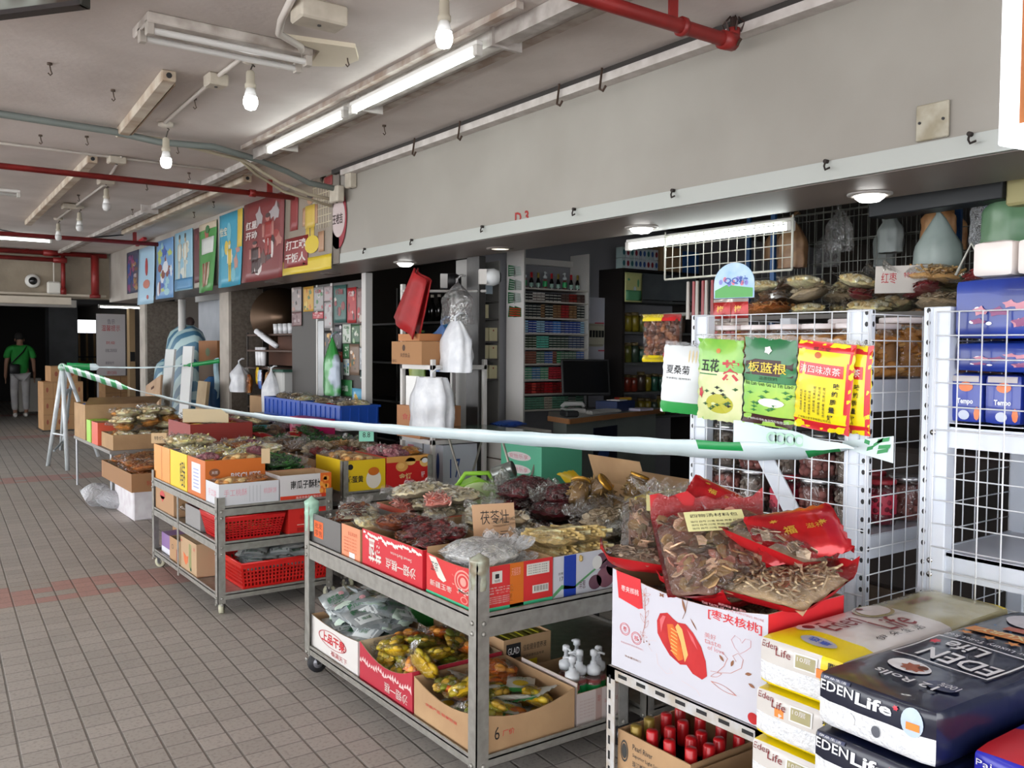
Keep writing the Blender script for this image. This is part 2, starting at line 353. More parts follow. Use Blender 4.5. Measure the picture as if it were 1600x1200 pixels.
t = tube_lamp('fluorescent_lamp', 'lit tube light on the ceiling at the left edge near the concrete cross beam', 12.6, .8, 1.93, 2.8, 9, ax='x')
tube_lamp('fluorescent_lamp', 'lit tube under the concrete cross beam at the far left', 15.6, .9, 1.95, 2.3, 22, ax='x')
tube_lamp('fluorescent_lamp', 'warm lit tube above the banner at the dark far end', 18.2, 3.55, 4.35, 2.22, 14, ax='x')
tube_lamp('fluorescent_lamp', 'unlit tube lamp on the ceiling at the left edge behind the first red pipe', 8.9, .3, 1.12, 2.8, 0, ax='x')
tube_lamp('fluorescent_lamp', 'lit tube lamp deep inside the right shop behind the green bag', 5.6, .6, 1.5, 2.3, 5)
for i in range(6): tube_lamp('fluorescent_lamp', 'added unseen fill tube on the street side, %s from the camera' % ORD[i], -.9, -1.5+i*3.2, -.1+i*3.2, 2.8, 45, .09)  # tubes added out of view to brighten the floor and ceiling
# unseen shop tube, added to brighten the interior
tube_lamp('fluorescent_lamp', 'added unseen tube brightening the shop above the counter', 4.4, 3.6, 4.8, 2.54, 5)
mb = MB(); mb.box((2.205, 1.2, 2.8), (2.265, 6.15, 2.868), 0); mb.box((2.28, 1.2, 2.825), (2.33, 14.4, 2.868), 0); mb.box((2.36, 1.2, 2.84), (2.42, 14.4, 2.868), 1)
mb.box((2.10, 2.9, 2.84), (2.135, 6.1, 2.868), 1)
for y in (3.2, 4.5, 5.7, 7.6, 9.2): mb.box((2.19, y, 2.79), (2.35, y+.02, 2.87), 0)
tag(mb.build('ceiling_trunking', [M('c4bfba', .5, .1, '9b938c', 9), M('8f7d70', .8, 0, 'b4aca4', 9)]), 'long grey metal trunking beside the ceiling tubes running down the passage', 'trunking')
# twin fitting, battens, boxes
t = thing('twin_lamp_fitting', 'dirty unlit twin tube fitting on the ceiling at the top left', 'lamp', (.958, 4.02, 2.87), 0)
MB().rbox((0, -.13, -.045), (.72, .13, 0), .006).build('housing', M('b9b1a9', .6, 0, '8d837a', 9), t)
for y in (-.1, .02):
    MB().cyl((.03, y, -.07), (.69, y, -.07), .014).build('tube', M('c9c7c3', .3), t)
    for x in (.0, .69): MB().rbox((x, y-.02, -.09), (x+.03, y+.02, -.03), .003).build('lamp_holder', M('a69e95', .6), t)
mb = MB(); mb.prism((0, 0, 0), X3, Y3, V(0, 0, -.02), [(.55, -.2), (.86, -.27), (.95, -.12), (.93, .02), (.8, .1), (.75, -.13)]); mb.build('loose_plaster_sheet', M('d3c9b4', .7), t)
for i, (x0, y0, x1, y1, lb) in enumerate(((1.247, 4.66, 1.342, 6.12, 'long lamp batten with a bare end beside the first bulb'), (1.352, 7.06, 1.48, 11.2, 'long pale ceiling batten behind the first red pipe'), (2.5, 7.1, 2.52, 11.4, 'pale ceiling batten beside the posters'))):
    t = thing('ceiling_batten', lb, 'batten', (x0, y0, 2.87), -math.atan2(x1-x0, y1-y0)); L_ = math.hypot(x1-x0, y1-y0)
    MB().rbox((-.035, 0, -.055), (.035, L_, 0), .006).build('channel', M('c4baa9', .6, 0, 'a08c77', 7), t)
    MB().cyl((0, -.004, -.028), (0, .004, -.028), .014).build('end_hole', BLK, t)
    if i == 0: MB().rbox((.04, .1, -.05), (.05, L_-.1, -.02), .002).build('diffuser_strip', M('8b7763', .7), t)
def conduit(pts, label, r=.012, m=M('c3bcb4', .6), name='conduit', cat='conduit'):
    mb = MB(); mb.s = True; mb.tube(pts, r, 8); return tag(mb.build(name, m), label, cat)
conduit([(1.46, 4.1, 2.855), (1.46, 4.6, 2.855), (1.5, 5.7, 2.855)], 'thin pale conduit linking the two lit bulbs', .011)
conduit([(1.52, 6.95, 2.855), (1.66, 8.2, 2.855), (1.7, 10.8, 2.855)], 'thin pale conduit along the unlit far bulbs', .011)
conduit([(-2, 6.93, 2.855), (.758, 6.96, 2.855), (2.5, 7.0, 2.855)], 'thin pale conduit crossing the ceiling before the first red pipe', .01)
conduit([(-2, 6.02, 2.84), (.658, 6.02, 2.84), (1.28, 6.03, 2.83), (1.55, 6.06, 2.81), (1.9, 6.03, 2.82), (2.24, 6.19, 2.81), (2.5, 6.28, 2.77), (2.7, 6.35, 2.72), (2.95, 6.36, 2.7)], 'thick grey cable sagging across the ceiling towards the beam', .022, M('6f7672', .6), 'cable', 'cable')
conduit([(1.0, 6.1, 2.85), (1.6, 6.12, 2.84), (2.2, 6.3, 2.81), (2.5, 6.42, 2.71), (2.75, 6.48, 2.66), (2.97, 6.5, 2.64)], 'pale cable looping down to the box on the beam corner', .013, M('b5ab94', .6), 'cable', 'cable')
conduit([(2.1, 6.25, 2.84), (2.35, 6.5, 2.77), (2.6, 6.6, 2.68), (2.97, 6.55, 2.6)], 'lower pale cable bundle at the beam corner', .011, M('a89e86', .6), 'cable', 'cable')
conduit([(1.35, 3.3, 2.85), (1.42, 3.62, 2.85), (1.46, 3.75, 2.84), (1.6, 3.85, 2.84), (1.67, 4.0, 2.84), (1.62, 4.18, 2.84)], 'bent white conduit at the end of the twin fitting', .016)
conduit([(1.3, 12.2, 2.86), (1.8, 12.1, 2.78), (2.2, 11.9, 2.8), (2.6, 11.8, 2.86)], 'thin black wire sagging under the far ceiling', .008, BLK, 'cable', 'cable')
for lb, x, y, z, sx_, sy_, sz_ in (('small square junction box between the two lit bulbs', 1.46, 4.6, 2.84, .1, .1, .06), ('junction box at the top edge beside the twin fitting', 1.5, 3.42, 2.83, .2, .12, .08), ('grey junction box where the cables meet the beam corner', 2.93, 6.36, 2.66, .06, .15, .12), ('small cream box fixed to the beam corner above the cables', 2.97, 6.2, 2.76, .06, .09, .14), ('junction box on the thin conduit before the first red pipe', 1.5, 7.0, 2.84, .12, .1, .05), ('small box on the ceiling above the third bulb', 1.62, 7.95, 2.84, .12, .12, .05), ('small box on the ceiling above the fourth bulb', 1.62, 9.6, 2.84, .12, .12, .05)):
    t = thing('junction_box', lb, 'junction box', (x, y, z)); MB().rbox((-sx_/2, -sy_/2, -sz_/2), (sx_/2, sy_/2, sz_/2), .008).build('box_body', M('bdb5a6', .6, 0, 'aaa192', 10), t)
    MB().cyl((0, 0, -sz_/2), (0, 0, -sz_/2-.004), .008).build('screw', STEELD, t)
# bulbs
def bulb(label, x, y, drop, lit, group):
    t = thing('light_bulb', label, 'bulb', (x, y, 2.87), 0, group)
    mb = MB(); mb.s = True; mb.lathe([(.045, 0), (.045, -.02), (.02, -.03)]); mb.build('ceiling_rose', M('c9c2b6', .6), t)
    mb = MB(); mb.s = True; mb.tube([(0, 0, -.02), (.02, .0, -.04), (.015, .01, -drop*.5), (0, 0, -drop)], .004); mb.build('cord', M('4b443c', .7), t)
    mb = MB(); mb.s = True; mb.lathe([(.012, -drop), (.02, -drop-.01), (.021, -drop-.06), (.026, -drop-.065), (.026, -drop-.085)]); mb.build('socket', M('b0a897', .6), t)
    mb = MB(); mb.s = True; z = -drop-.085; mb.lathe([(.02, z), (.03, z-.04)]); mb.build('bulb_neck', M('e6e6e4', .4), t)
    mb = MB(); mb.s = True; mb.lathe([(.03, z-.04), (.034, z-.06), (.033, z-.075), (.024, z-.096), (.0, z-.105)]); mb.build('globe', M((1, 1, .98), .4, emit=22) if lit else M('c9c9c8', .35), t)
bulb('lit bulb nearest the shopfront tubes, hanging on a curled cord', 1.506, 4.23, .06, 1, 'lit bulbs')
bulb('lit bulb hanging beyond the nearest one, above the grey cable', 1.522, 5.77, .09, 1, 'lit bulbs')
bulb('lit bulb cut by the top edge of the view', 1.83, 3.0, .03, 1, 'lit bulbs')
bulb('unlit bulb just behind the first red pipe', 1.67, 8.18, .05, 0, 'unlit bulbs')
bulb('unlit bulb in the middle of the far three', 1.734, 9.72, .06, 0, 'unlit bulbs')
bulb('unlit bulb farthest along the ceiling', 1.706, 10.74, .06, 0, 'unlit bulbs')
# stray ceiling hooks
for i, (x, y) in enumerate(sorted(((.75, 4.9), (1.2, 6.45), (.95, 6.6), (1.75, 6.35), (1.5, 5.1), (2.1, 7.3), (1.95, 8.0), (2.2, 9.6), (1.85, 3.9), (2.62, 5.0), (2.7, 8.6), (2.75, 9.4), (1.1, 5.2), (1.6, 9.0)), key=lambda q: q[1])):
    t = MB(); t.cyl((x, y, 2.87), (x, y, 2.86), .012); t.tube([(x, y, 2.86), (x+.004, y, 2.835), (x+.01, y, 2.82), (x+.002, y, 2.81), (x-.008, y, 2.82)], .0035, 5)
    tag(t.build('ceiling_hook', M('54463c', .7, .3)), 'little rusty hook in the ceiling between the lamps, %s from the nearest' % ORD[i], 'hook', 'rusty ceiling hooks')
# red sprinkler pipes
RP = M('8a2320', .45, .1, '751c1a', 6)
def pipe(label, pts, r=.022, joints=(), drops=()):
    t = thing('sprinkler_pipe', label, 'pipe', pts[0]); o = Vector(pts[0]); mb = MB(); mb.s = True; mb.tube([Vector(p)-o for p in pts], r, 12); mb.build('pipe_run', RP, t)
    for a, b in joints: mb = MB(); mb.s = True; mb.cyl(Vector(a)-o, Vector(b)-o, r*1.35); mb.build('coupling', RP, t)
    for a in drops: MB().box((a[0]-o.x-.022, a[1]-o.y-.006, a[2]-o.z), (a[0]-o.x+.022, a[1]-o.y+.006, 2.87-o.z)).build('hanger', RP, t)
    return t
pipe('red sprinkler pipe crossing the ceiling nearest the yellow poster', [(-4, 7.2, 2.745), (2.93, 7.2, 2.745)], .022, [((2.55, 7.2, 2.745), (2.6, 7.2, 2.745))], [(2.72, 7.2, 2.745)])
pipe('second red sprinkler pipe, above the blue posters', [(-4, 11.5, 2.74), (2.93, 11.5, 2.74)], .026, [], [(2.66, 11.5, 2.74)])
t = pipe('thick red sprinkler pipe at the top right ending in an elbow', [(-1, 2.5, 2.76), (2.85, 2.5, 2.76), (2.895, 2.5, 2.765), (2.91, 2.5, 2.79), (2.91, 2.5, 2.815)], .028, [((2.6, 2.5, 2.76), (2.62, 2.5, 2.76)), ((2.84, 2.5, 2.758), (2.91, 2.5, 2.762))], [(2.56, 2.5, 2.76)])
mb = MB(); o = Vector((-1, 2.5, 2.76))
for k in range(6): a = k*pi/3; mb.tube([V(3.91+.03*cos(a), .03*sin(a), .04), V(3.91+.045*cos(a), .045*sin(a), .075), V(3.91+.02*cos(a), .02*sin(a), .1)], .004, 5)
mb.cyl((3.91, 0, .05), (3.91, 0, .1), .014); mb.build('sprinkler_head', M('3a2a26', .5, .6), t)
pipe('upper red pipe along the concrete cross beam', [(-4, 14.5, 2.83), (2.95, 14.5, 2.83)], .035, [((2.1, 14.5, 2.83), (2.3, 14.5, 2.83))], [(1.9, 14.5, 2.83), (2.2, 14.5, 2.83)])
pipe('lower red pipe along the concrete cross beam', [(-4, 14.45, 2.73), (2.35, 14.45, 2.73)], .03, [((2.22, 14.45, 2.73), (2.4, 14.45, 2.73))])
pipe('thin red riser pipe on the concrete cross beam', [(2.36, 14.5, 2.8), (2.36, 14.5, 2.28)], .03, [((2.36, 14.5, 2.33), (2.36, 14.5, 2.24))])
pipe('thick red riser pipe where the concrete beam meets the poster wall', [(2.78, 14.45, 2.83), (2.78, 14.45, 2.2)], .055, [((2.78, 14.45, 2.25), (2.78, 14.45, 2.2))])
mb = MB(); mb.box((-4, 14.42, 2.09), (2.45, 14.6, 2.19), 0); mb.box((-4, 14.54, 2.22), (2.95, 14.6, 2.25), 0)
tag(mb.build('pale_trunking', M('c9bfae', .6, 0, 'beb3a2', 4)), 'long pale trunking under the concrete cross beam', 'trunking')
t = thing('dome_camera', 'small round security camera on the concrete cross beam', 'camera', (2.0-.34, 14.58, 2.42), rot=(R(90), 0, 0))
mb = MB(); mb.s = True; mb.lathe([(.1, 0), (.1, .03), (.08, .05)], n=20); mb.build('camera_base', M('d8d6d0', .5), t); mb = MB(); mb.s = True; mb.ball((0, 0, .04), .06, 16, 8); mb.build('dome', M('1b1b1c', .15), t)
t.location.x = 1.97
t = thing('junction_box', 'white box with a wire on the concrete cross beam', 'junction box', (2.24, 14.53, 2.33)); MB().rbox((-.09, -.05, -.09), (.09, .05, .09), .02).build('box_body', OFFW, t); MB().cyl((0, 0, .09), (0, 0, .4), .008).build('conduit', OFFW, t)
# glazed hanging sign at the top left corner
t = thing('hanging_sign', 'corner of a dark framed glazed sign under the ceiling at the top left', 'sign', (.3, 2.62, 2.62), R(5))
MB().box((-.62, 0, 0), (.315, .05, .018)).build('bottom_rail', M('1c1413', .4), t); MB().rbox((.3, 0, 0), (.32, .05, .12), .004).build('side_rail', M('2b2b26', .4), t)
MB().box((-.62, .02, .018), (.3, .03, .12)).build('glass', M('8d918a', .1, .3, '4a4038', 7, detail=1), t)
t.location = (.47, 3.895, 2.75); t.rotation_euler.z = R(-52.7)
# ------------------------------------------------------------------ makers
def smoothn(p, s): return noise.noise(Vector(p)*s)
def prof(u, v, p=2.6): return max(0, (1-abs(u)**p)*(1-abs(v)**p))**.55
def pillow(w, h, t, seed=0, crimp=.06, wr=.12, sag=0):
    def fn(a, b, side=1, lift=0):      # a,b in 0..1
        u, v = 2*a-1, 2*b-1; k = prof(min(1, max(-1, u*(1+crimp))), min(1, max(-1, v*(1+crimp))))
        n = smoothn((u*2+seed, v*2, seed*3.1), 1.3)*wr+smoothn((u*6+seed, v*6, side), 1)*wr*.4
        e = .012*sin(v*23+seed)*(abs(u) > .9)+.012*sin(u*21+seed)*(abs(v) > .9)
        z = t*.5+side*t*.5*k*(1+n)+e*w*2
        pinch = 1-.05*(1-k)*abs(smoothn((u*3, v*3, seed+9), 1))
        return Vector((u*w/2*pinch, v*h/2*pinch+.0, max(.0, z)+lift))
    return fn
def pillow_mesh(mb, fn, nu=12, nv=14, mfn=None, m2=None):
    mb.s = True
    for side in (1, -1):
        n = len(mb.v); vs = [fn(i/nu, j/nv, side) for j in range(nv+1) for i in range(nu+1)]; mb.v += [tuple(q) for q in vs]
        for j in range(nv):
            for i in range(nu):
                f = [n+j*(nu+1)+i, n+j*(nu+1)+i+1, n+(j+1)*(nu+1)+i+1, n+(j+1)*(nu+1)+i]
                if side < 0: f.reverse()
                mb.f.append(f); mb.mi.append(mfn((i+.5)/nu, (j+.5)/nv) if mfn and (side > 0 or m2 is None) else (m2 or 0)); mb.sm.append(True)
def ptext(mb, fn, t, a, b, w, h, m, bold=0, lift=.0012, vert=False):   # lettering laid on a pillow's face
    g, fs, asp = glyphs(t, bold)
    if vert: vs = [fn(a+w*(1-y), b+h*x, 1, lift) for x, y in g]
    else: vs = [fn(a+w*x, b+h*y, 1, lift) for x, y in g]
    s = mb.s; mb.s = False; mb.add(vs, fs, m); mb.s = s
def pblob(mb, fn, a, b, ra, rb, m, n=14, lift=.001, star=0):
    P = []
    for i in range(n):
        k = 1 if not star or i % 2 == 0 else star
        P.append(fn(a+ra*k*cos(2*pi*i/n), b+rb*k*sin(2*pi*i/n), 1, lift))
    c = fn(a, b, 1, lift+.0006); s = mb.s; mb.s = False; mb.add([c]+P, [(0, 1+i, 1+(i+1) % n) for i in range(n)], m); mb.s = s
def prect(mb, fn, a0, b0, a1, b1, m, lift=.0006, n=4, k=4):
    s = mb.s; mb.s = True; vs = [fn(a0+(a1-a0)*i/n, b0+(b1-b0)*j/k, 1, lift) for j in range(k+1) for i in range(n+1)]
    mb.add(vs, [(j*(n+1)+i, j*(n+1)+i+1, (j+1)*(n+1)+i+1, (j+1)*(n+1)+i) for j in range(k) for i in range(n)], m); mb.s = s
def rotm(): return Matrix.Rotation(rnd(0, 6.28), 4, 'Z') @ Matrix.Rotation(rnd(-.7, .7), 4, 'X') @ Matrix.Rotation(rnd(-.7, .7), 4, 'Y')
def chip(mb, kind, p, s, m):
    T = Matrix.Translation(p) @ rotm(); mb.s = False
    if kind == 'disc':
        n = 7; e = [(s*(1+rnd(-.2, .2))*cos(2*pi*i/n), s*(1+rnd(-.2, .2))*sin(2*pi*i/n), rnd(-.1, .1)*s) for i in range(n)]
        vs = [T @ Vector(q) for q in e]+[T @ (Vector(q)*.95+Vector((0, 0, s*.16))) for q in e]
        mb.add(vs, [tuple(range(n))[::-1], tuple(range(n, 2*n))]+[(i, (i+1) % n, n+(i+1) % n, n+i) for i in range(n)], m)
    elif kind == 'stick':
        mb.s = True; b = rnd(-.5, .5)*s; mb.tube([T @ Vector((-s*2, 0, 0)), T @ Vector((-s*.7, b, b*.5)), T @ Vector((s*.8, b, 0)), T @ Vector((s*2, 0, b))], s*.28, 5, m)
    elif kind == 'strand':
        mb.s = True; a = rnd(0, .5)+pi/2; d = Vector((cos(a), sin(a), 0)); q = d.orthogonal(); L = s*7
        mb.tube([p+d*L*(k/4-.5)+Vector((rnd(-1, 1), rnd(-1, 1), rnd(-.6, .9)))*s*.55 for k in range(5)], s*rnd(.2, .34), 5, m)
    elif kind in ('ball', 'date', 'bun'):
        mb.s = True; r = {'ball': (s, s, s), 'date': (s*1.5, s*.85, s*.8), 'bun': (s*1.2, s, s*.62)}[kind]
        mb.ball(p, r, 8 if kind != 'bun' else 12, 5 if kind != 'bun' else 8, m, rotm() if kind != 'bun' else Matrix.Rotation(rnd(0, 6), 4, 'Z'))
    elif kind == 'ring':
        mb.s = True; K, n = 8, 5; vs = [T @ Vector(((s+s*.34*cos(b))*cos(a), (s+s*.34*cos(b))*sin(a), s*.34*sin(b))) for a in [2*pi*i/K for i in range(K)] for b in [2*pi*j/n for j in range(n)]]
        mb.add(vs, [(i*n+j, i*n+(j+1) % n, ((i+1) % K)*n+(j+1) % n, ((i+1) % K)*n+j) for i in range(K) for j in range(n)], m)
    elif kind == 'flake':
        a, b = s*rnd(.8, 1.4), s*rnd(.4, .9); c = s*.4
        vs = [T @ Vector(q) for q in ((-a, -b, 0), (0, -b*1.1, c), (a, -b*.7, 0), (a, b, c*.3), (0, b, c*1.2), (-a, b*.8, c*.2))]
        vs += [v+Vector((0, 0, s*.1)) for v in vs]
        mb.add(vs, [(0, 1, 4, 5), (1, 2, 3, 4), (6, 11, 10, 7), (7, 10, 9, 8), (0, 6, 7, 1), (1, 7, 8, 2), (2, 8, 9, 3), (3, 9, 10, 4), (4, 10, 11, 5), (5, 11, 6, 0)], m)
def bag(desc, w, h, t, kind, cols, s=.012, n=110, tail=.25, fm=None, name='bag_of_dried_goods', seed=None, backing=None, cat='bag', rough=.75, label_card=False):
    sd = seed if seed is not None else rnd(0, 50); o = thing(name, desc, cat); o['desc'] = desc; o['w'] = w; o['h'] = h
    mats = [M(tuple(min(1, x*1.7) for x in hx(c)), rough, 0, tuple(min(1, x*1.1) for x in hx(c)), 30) for c in cols]; mb = MB(); hb = h*(1-tail); y0 = -h/2
    # body of the contents: a lumpy mass, then loose pieces over it
    mb.m = 0; mb.s = True; g = .93 if backing else .84; fn = pillow(w*g, hb*g, t*.74, sd, 0, .3); n0 = len(mb.v); pillow_mesh(mb, fn, 9, 10)
    for i in range(n0, len(mb.v)): mb.v[i] = (mb.v[i][0], mb.v[i][1]+y0+hb/2, mb.v[i][2])
    for i in range(n):
        u, v = rnd(-.88, .88), rnd(-.88, .88); k = prof(u, v); z = t*(.5+.46*k*(1-rnd(0, .16)))-s*.3
        if kind == 'strand': u *= .75; v *= .5
        chip(mb, kind, Vector((u*w*.44*g/.84, y0+hb/2+v*hb*.44*g/.84, z)), s*rnd(.75, 1.2), random.randrange(len(mats)))
    c = mb.build('contents', mats, o); c['kind'] = 'stuff'
    mb = MB()
    def ff(a, b, side=1):
        u = 2*a-1; yy = b; k = prof(u, min(1, max(-1, 2*b/(1-tail)-1))) if b < (1-tail) else 0
        nn = smoothn((u*3+sd, b*4, side*2.), 1.2); q = max(0, (b-(1-tail))/max(.01, tail))
        wid = w*.5*(1-.45*math.exp(-((b-(1-tail))/.09)**2)*(tail > .1))
        return Vector((u*wid, y0+h*yy, t*.5+side*(t*.52*k+.004)*(1+.15*nn)+q*(.35*t+t*.5*smoothn((u*5+sd, b*3, 4), 1.1))+side*.25*t*nn*q))
    for side in (1, -1):
        mb.s = True; nu, nv = 12, 16; k = len(mb.v); mb.v += [tuple(ff(i/nu, j/nv, side)) for j in range(nv+1) for i in range(nu+1)]
        for j in range(nv):
            for i in range(nu):
                f = [k+j*(nu+1)+i, k+j*(nu+1)+i+1, k+(j+1)*(nu+1)+i+1, k+(j+1)*(nu+1)+i]
                mb.f.append(f if side > 0 else f[::-1]); mb.sm.append(True); mb.mi.append(1 if backing and side < 0 else 0)
    mb.build('film', [fm or CLR]+([backing] if backing else []), o)
    if label_card:
        q = MB(); f2 = lambda a, b: Vector(((a-.5)*w*.5, y0+hb*(.52+.26*b), t*1.04+.004))
        q.sheet(f2, 1, 1, 0); oo, uu, vv = f2(0, 0), V(w*.5, 0, 0), V(0, hb*.26, 0); e = V(0, 0, .0008)
        q.text('四物汤材料包', oo+e, uu, vv, .1, .68, w=.8, h=.18, m=1)
        for r in range(3): q.text('当归 白芍 川芎 熟地 党参 红枣', oo+e, uu, vv, .08, .42-r*.17, w=.84, h=.1, m=1)
        q.build('paper_slip', [M('e9e6a8', .7), INK], o)
    return o
def packet(desc, w, h, t, base, mats=(), mfn=None, deco=None, name='snack_packet', cat='packet', seed=None, nu=10, nv=12):
    sd = seed if seed is not None else rnd(0, 50); o = thing(name, desc, cat); o['desc'] = desc; o['w'] = w; o['h'] = h; fn = pillow(w, h, t, sd); mb = MB(); pillow_mesh(mb, fn, nu, nv, mfn, 0)
    if deco: deco(mb, fn)
    mb.build('pouch', [base]+list(mats), o); return o
def band(*stops):    # faces coloured by height along the packet
    def f(a, b):
        for lim, m in stops:
            if b < lim: return m
        return stops[-1][1]
    return f
POS = {1: ['']}; POS[2] = ['nearer', 'farther']; POS[3] = ['nearest', 'middle', 'farthest']
def words(i, n, kind):
    if n == 1: return ''
    if kind == 'y': return (['near', 'far'] if n == 2 else ['near', 'middle', 'far'] if n == 3 else [ORD[k]+' row' for k in range(n)])[i]
    return (['left', 'right'] if n == 2 else ['left', 'centre', 'right'] if n == 3 else [ORD[k]+' across' for k in range(n)])[i]
def fit(p, x, y, ang, k, x0, x1, y0, y1):     # keep a bag's footprint inside its carton
    w, h = p['w'], p['h']
    for _ in range(8):
        ex = abs(w*k*cos(ang))/2+abs(h*k*sin(ang))/2; ey = abs(w*k*sin(ang))/2+abs(h*k*cos(ang))/2
        if ex > (x1-x0)/2 or ey > (y1-y0)/2: ang *= .6; k *= .95
        else: break
    f = lambda v, a, b, e: (a+b)/2 if a+e > b-e else min(max(v, a+e), b-e)
    return f(x, x0, x1, ex), f(y, y0, y1, ey), ang, k
def pile(protos, x0, x1, y0, y1, z, nx, ny, layers, where, group, dz=None, tilt=.15, spin=.5, sc=(.9, 1.1), seed=1, face=0, mound=0, over=0):
    rs = random.Random(seed); turn = abs(face) > .78
    for L in range(layers):
        for j in range(ny):
            for i in range(nx):
                p = protos[rs.randrange(len(protos))]; t = dz or .05
                x = x0+(x1-x0)*(i+.5+rs.uniform(-.16, .16))/nx; y = y0+(y1-y0)*(j+.5+rs.uniform(-.16, .16))/ny; ang = rs.uniform(-spin, spin); k0 = rs.uniform(*sc); base = face
                if abs(face) > .3 and abs(face) < 1.3: ang += face; base = 0
                o_ = over if L == layers-1 else 0
                if base:      # quarter-turned bags
                    q = {'w': p['h'], 'h': p['w']}; x, y, ang, k0 = fit(q, x, y, ang, k0, x0-o_, x1+o_, y0-o_, y1+o_); ang += base
                else: x, y, ang, k0 = fit(p, x, y, ang, k0, x0-o_, x1+o_, y0-o_, y1+o_)
                bits = [w for w in (words(j, ny, 'y'), words(i, nx, 'x')) if w]
                lay = '' if layers == 1 else (', top' if L == layers-1 else ', below' if L == 0 else ', mid' if layers == 3 else ', '+ORD[L]+' layer')
                lab = p['desc']+' in '+where+(', '+' '.join(bits) if bits else '')+lay
                m = (1-abs(2*(i+.5)/nx-1)**2)*(1-abs(2*(j+.5)/ny-1)**2) if mound else 0; T = tilt if L else tilt*.3
                place(p.name, p, (x, y, z+L*t+mound*m*(L > 0)+rs.uniform(0, .003)), (rs.uniform(-T, T), rs.uniform(-T, T), ang), lab, group, k0)
# cartons --------------------------------------------------------------
def carton(label, x0, y0, x1, y1, z0, h,  out=None, inn=None, sag=(), extra=(), prints=None, name='carton', rz=0, flaps=(), closed=False, group=None, cat='carton', hs=None, fl=0):
    out = out or BROWN; inn = inn or BROWN; cx, cy = (x0+x1)/2, (y0+y1)/2; w, d = x1-x0, y1-y0; o = thing(name, label, cat, (cx, cy, z0), rz, group); mb = MB(); hx_, hy = w/2, d/2; th = .004
    hs = hs or {}
    C = {'L': ((-hx_, hy), (-hx_, -hy)), 'F': ((-hx_, -hy), (hx_, -hy)), 'R': ((hx_, -hy), (hx_, hy)), 'B': ((hx_, hy), (-hx_, hy))}
    N = {'L': (1, 0), 'F': (0, 1), 'R': (-1, 0), 'B': (0, -1)}
    for k, ((ax, ay), (bx, by)) in C.items():
        n = 8 if k in sag else 1; H = hs.get(k, h); nx, ny = N[k]; vs = []
        for i in range(n+1):
            f = i/n; px, py = ax+(bx-ax)*f, ay+(by-ay)*f; top = H-(sag[k]*4*f*(1-f) if k in sag else 0)
            vs += [(px, py, 0), (px, py, top), (px+nx*th, py+ny*th, top), (px+nx*th, py+ny*th, 0)]
        for i in range(n):
            a, b = 4*i, 4*i+4; nv = len(mb.v)
            mb.add([vs[a], vs[b], vs[b+1], vs[a+1]], [(0, 1, 2, 3)], 0); mb.add([vs[a+1], vs[b+1], vs[b+2], vs[a+2]], [(0, 1, 2, 3)], 1); mb.add([vs[a+2], vs[b+2], vs[b+3], vs[a+3]], [(0, 1, 2, 3)], 1)
    mb.box((-hx_+th, -hy+th, 0), (hx_-th, hy-th, max(th, fl-.001)), 1)
    if closed:
        mb.box((-hx_+.001, -hy+.001, h-.004), (hx_-.001, hy-.001, h), 0); mb.box((-.002, -hy, h), (.002, hy, h+.001), 1)
        mb.box((-.02, -hy-.001, h+.0005), (.02, hy+.001, h+.0016), 2 if False else 0)
    if prints:
        e = .0012; PL = (V(-hx_-e, hy, 0), V(0, -d, 0), V(0, 0, h)); PF = (V(-hx_, -hy-e, 0), V(w, 0, 0), V(0, 0, h)); PT = (V(-hx_, -hy, h+e), V(w, 0, 0), V(0, d, 0)); prints(mb, PL, PF, PT)
    mb.build('box_body', [out, inn]+list(extra), o)
    for k, ang in flaps:
        (ax, ay), (bx, by) = C[k]; nx, ny = N[k]; q = MB(); L = min(w, d)*.42 if k in 'FB' else min(w, d)*.42; dx, dy = -nx*cos(ang)*L, -ny*cos(ang)*L; dz = sin(ang)*L; H = hs.get(k, h)
        q.add([(ax, ay, H), (bx, by, H), (bx+dx, by+dy, H+dz), (ax+dx, ay+dy, H+dz)]+[(ax+nx*th, ay+ny*th, H+th), (bx+nx*th, by+ny*th, H+th), (bx+dx, by+dy, H+dz+th), (ax+dx, ay+dy, H+dz+th)], [(0, 1, 2, 3)], 0)
        q.add([q.v[4], q.v[5], q.v[6], q.v[7]], [(3, 2, 1, 0)], 1); q.build('flap', [out, inn], o)
    return o
def txt(mb, P, t, a, b, w, h, m, bold=0, **k): mb.text(t, P[0], P[1], P[2], a, b, w, h, m, bold, **k)
def rect(mb, P, a0, b0, a1, b1, m, k=0):
    n = P[1].cross(P[2]).normalized()*(.0004*k) ; mb.quad(P[0]+n, P[1], P[2], m, a0, b0, a1, b1)
def lift(P, k=1): return (P[0]+P[1].cross(P[2]).normalized()*.0005*k, P[1], P[2])
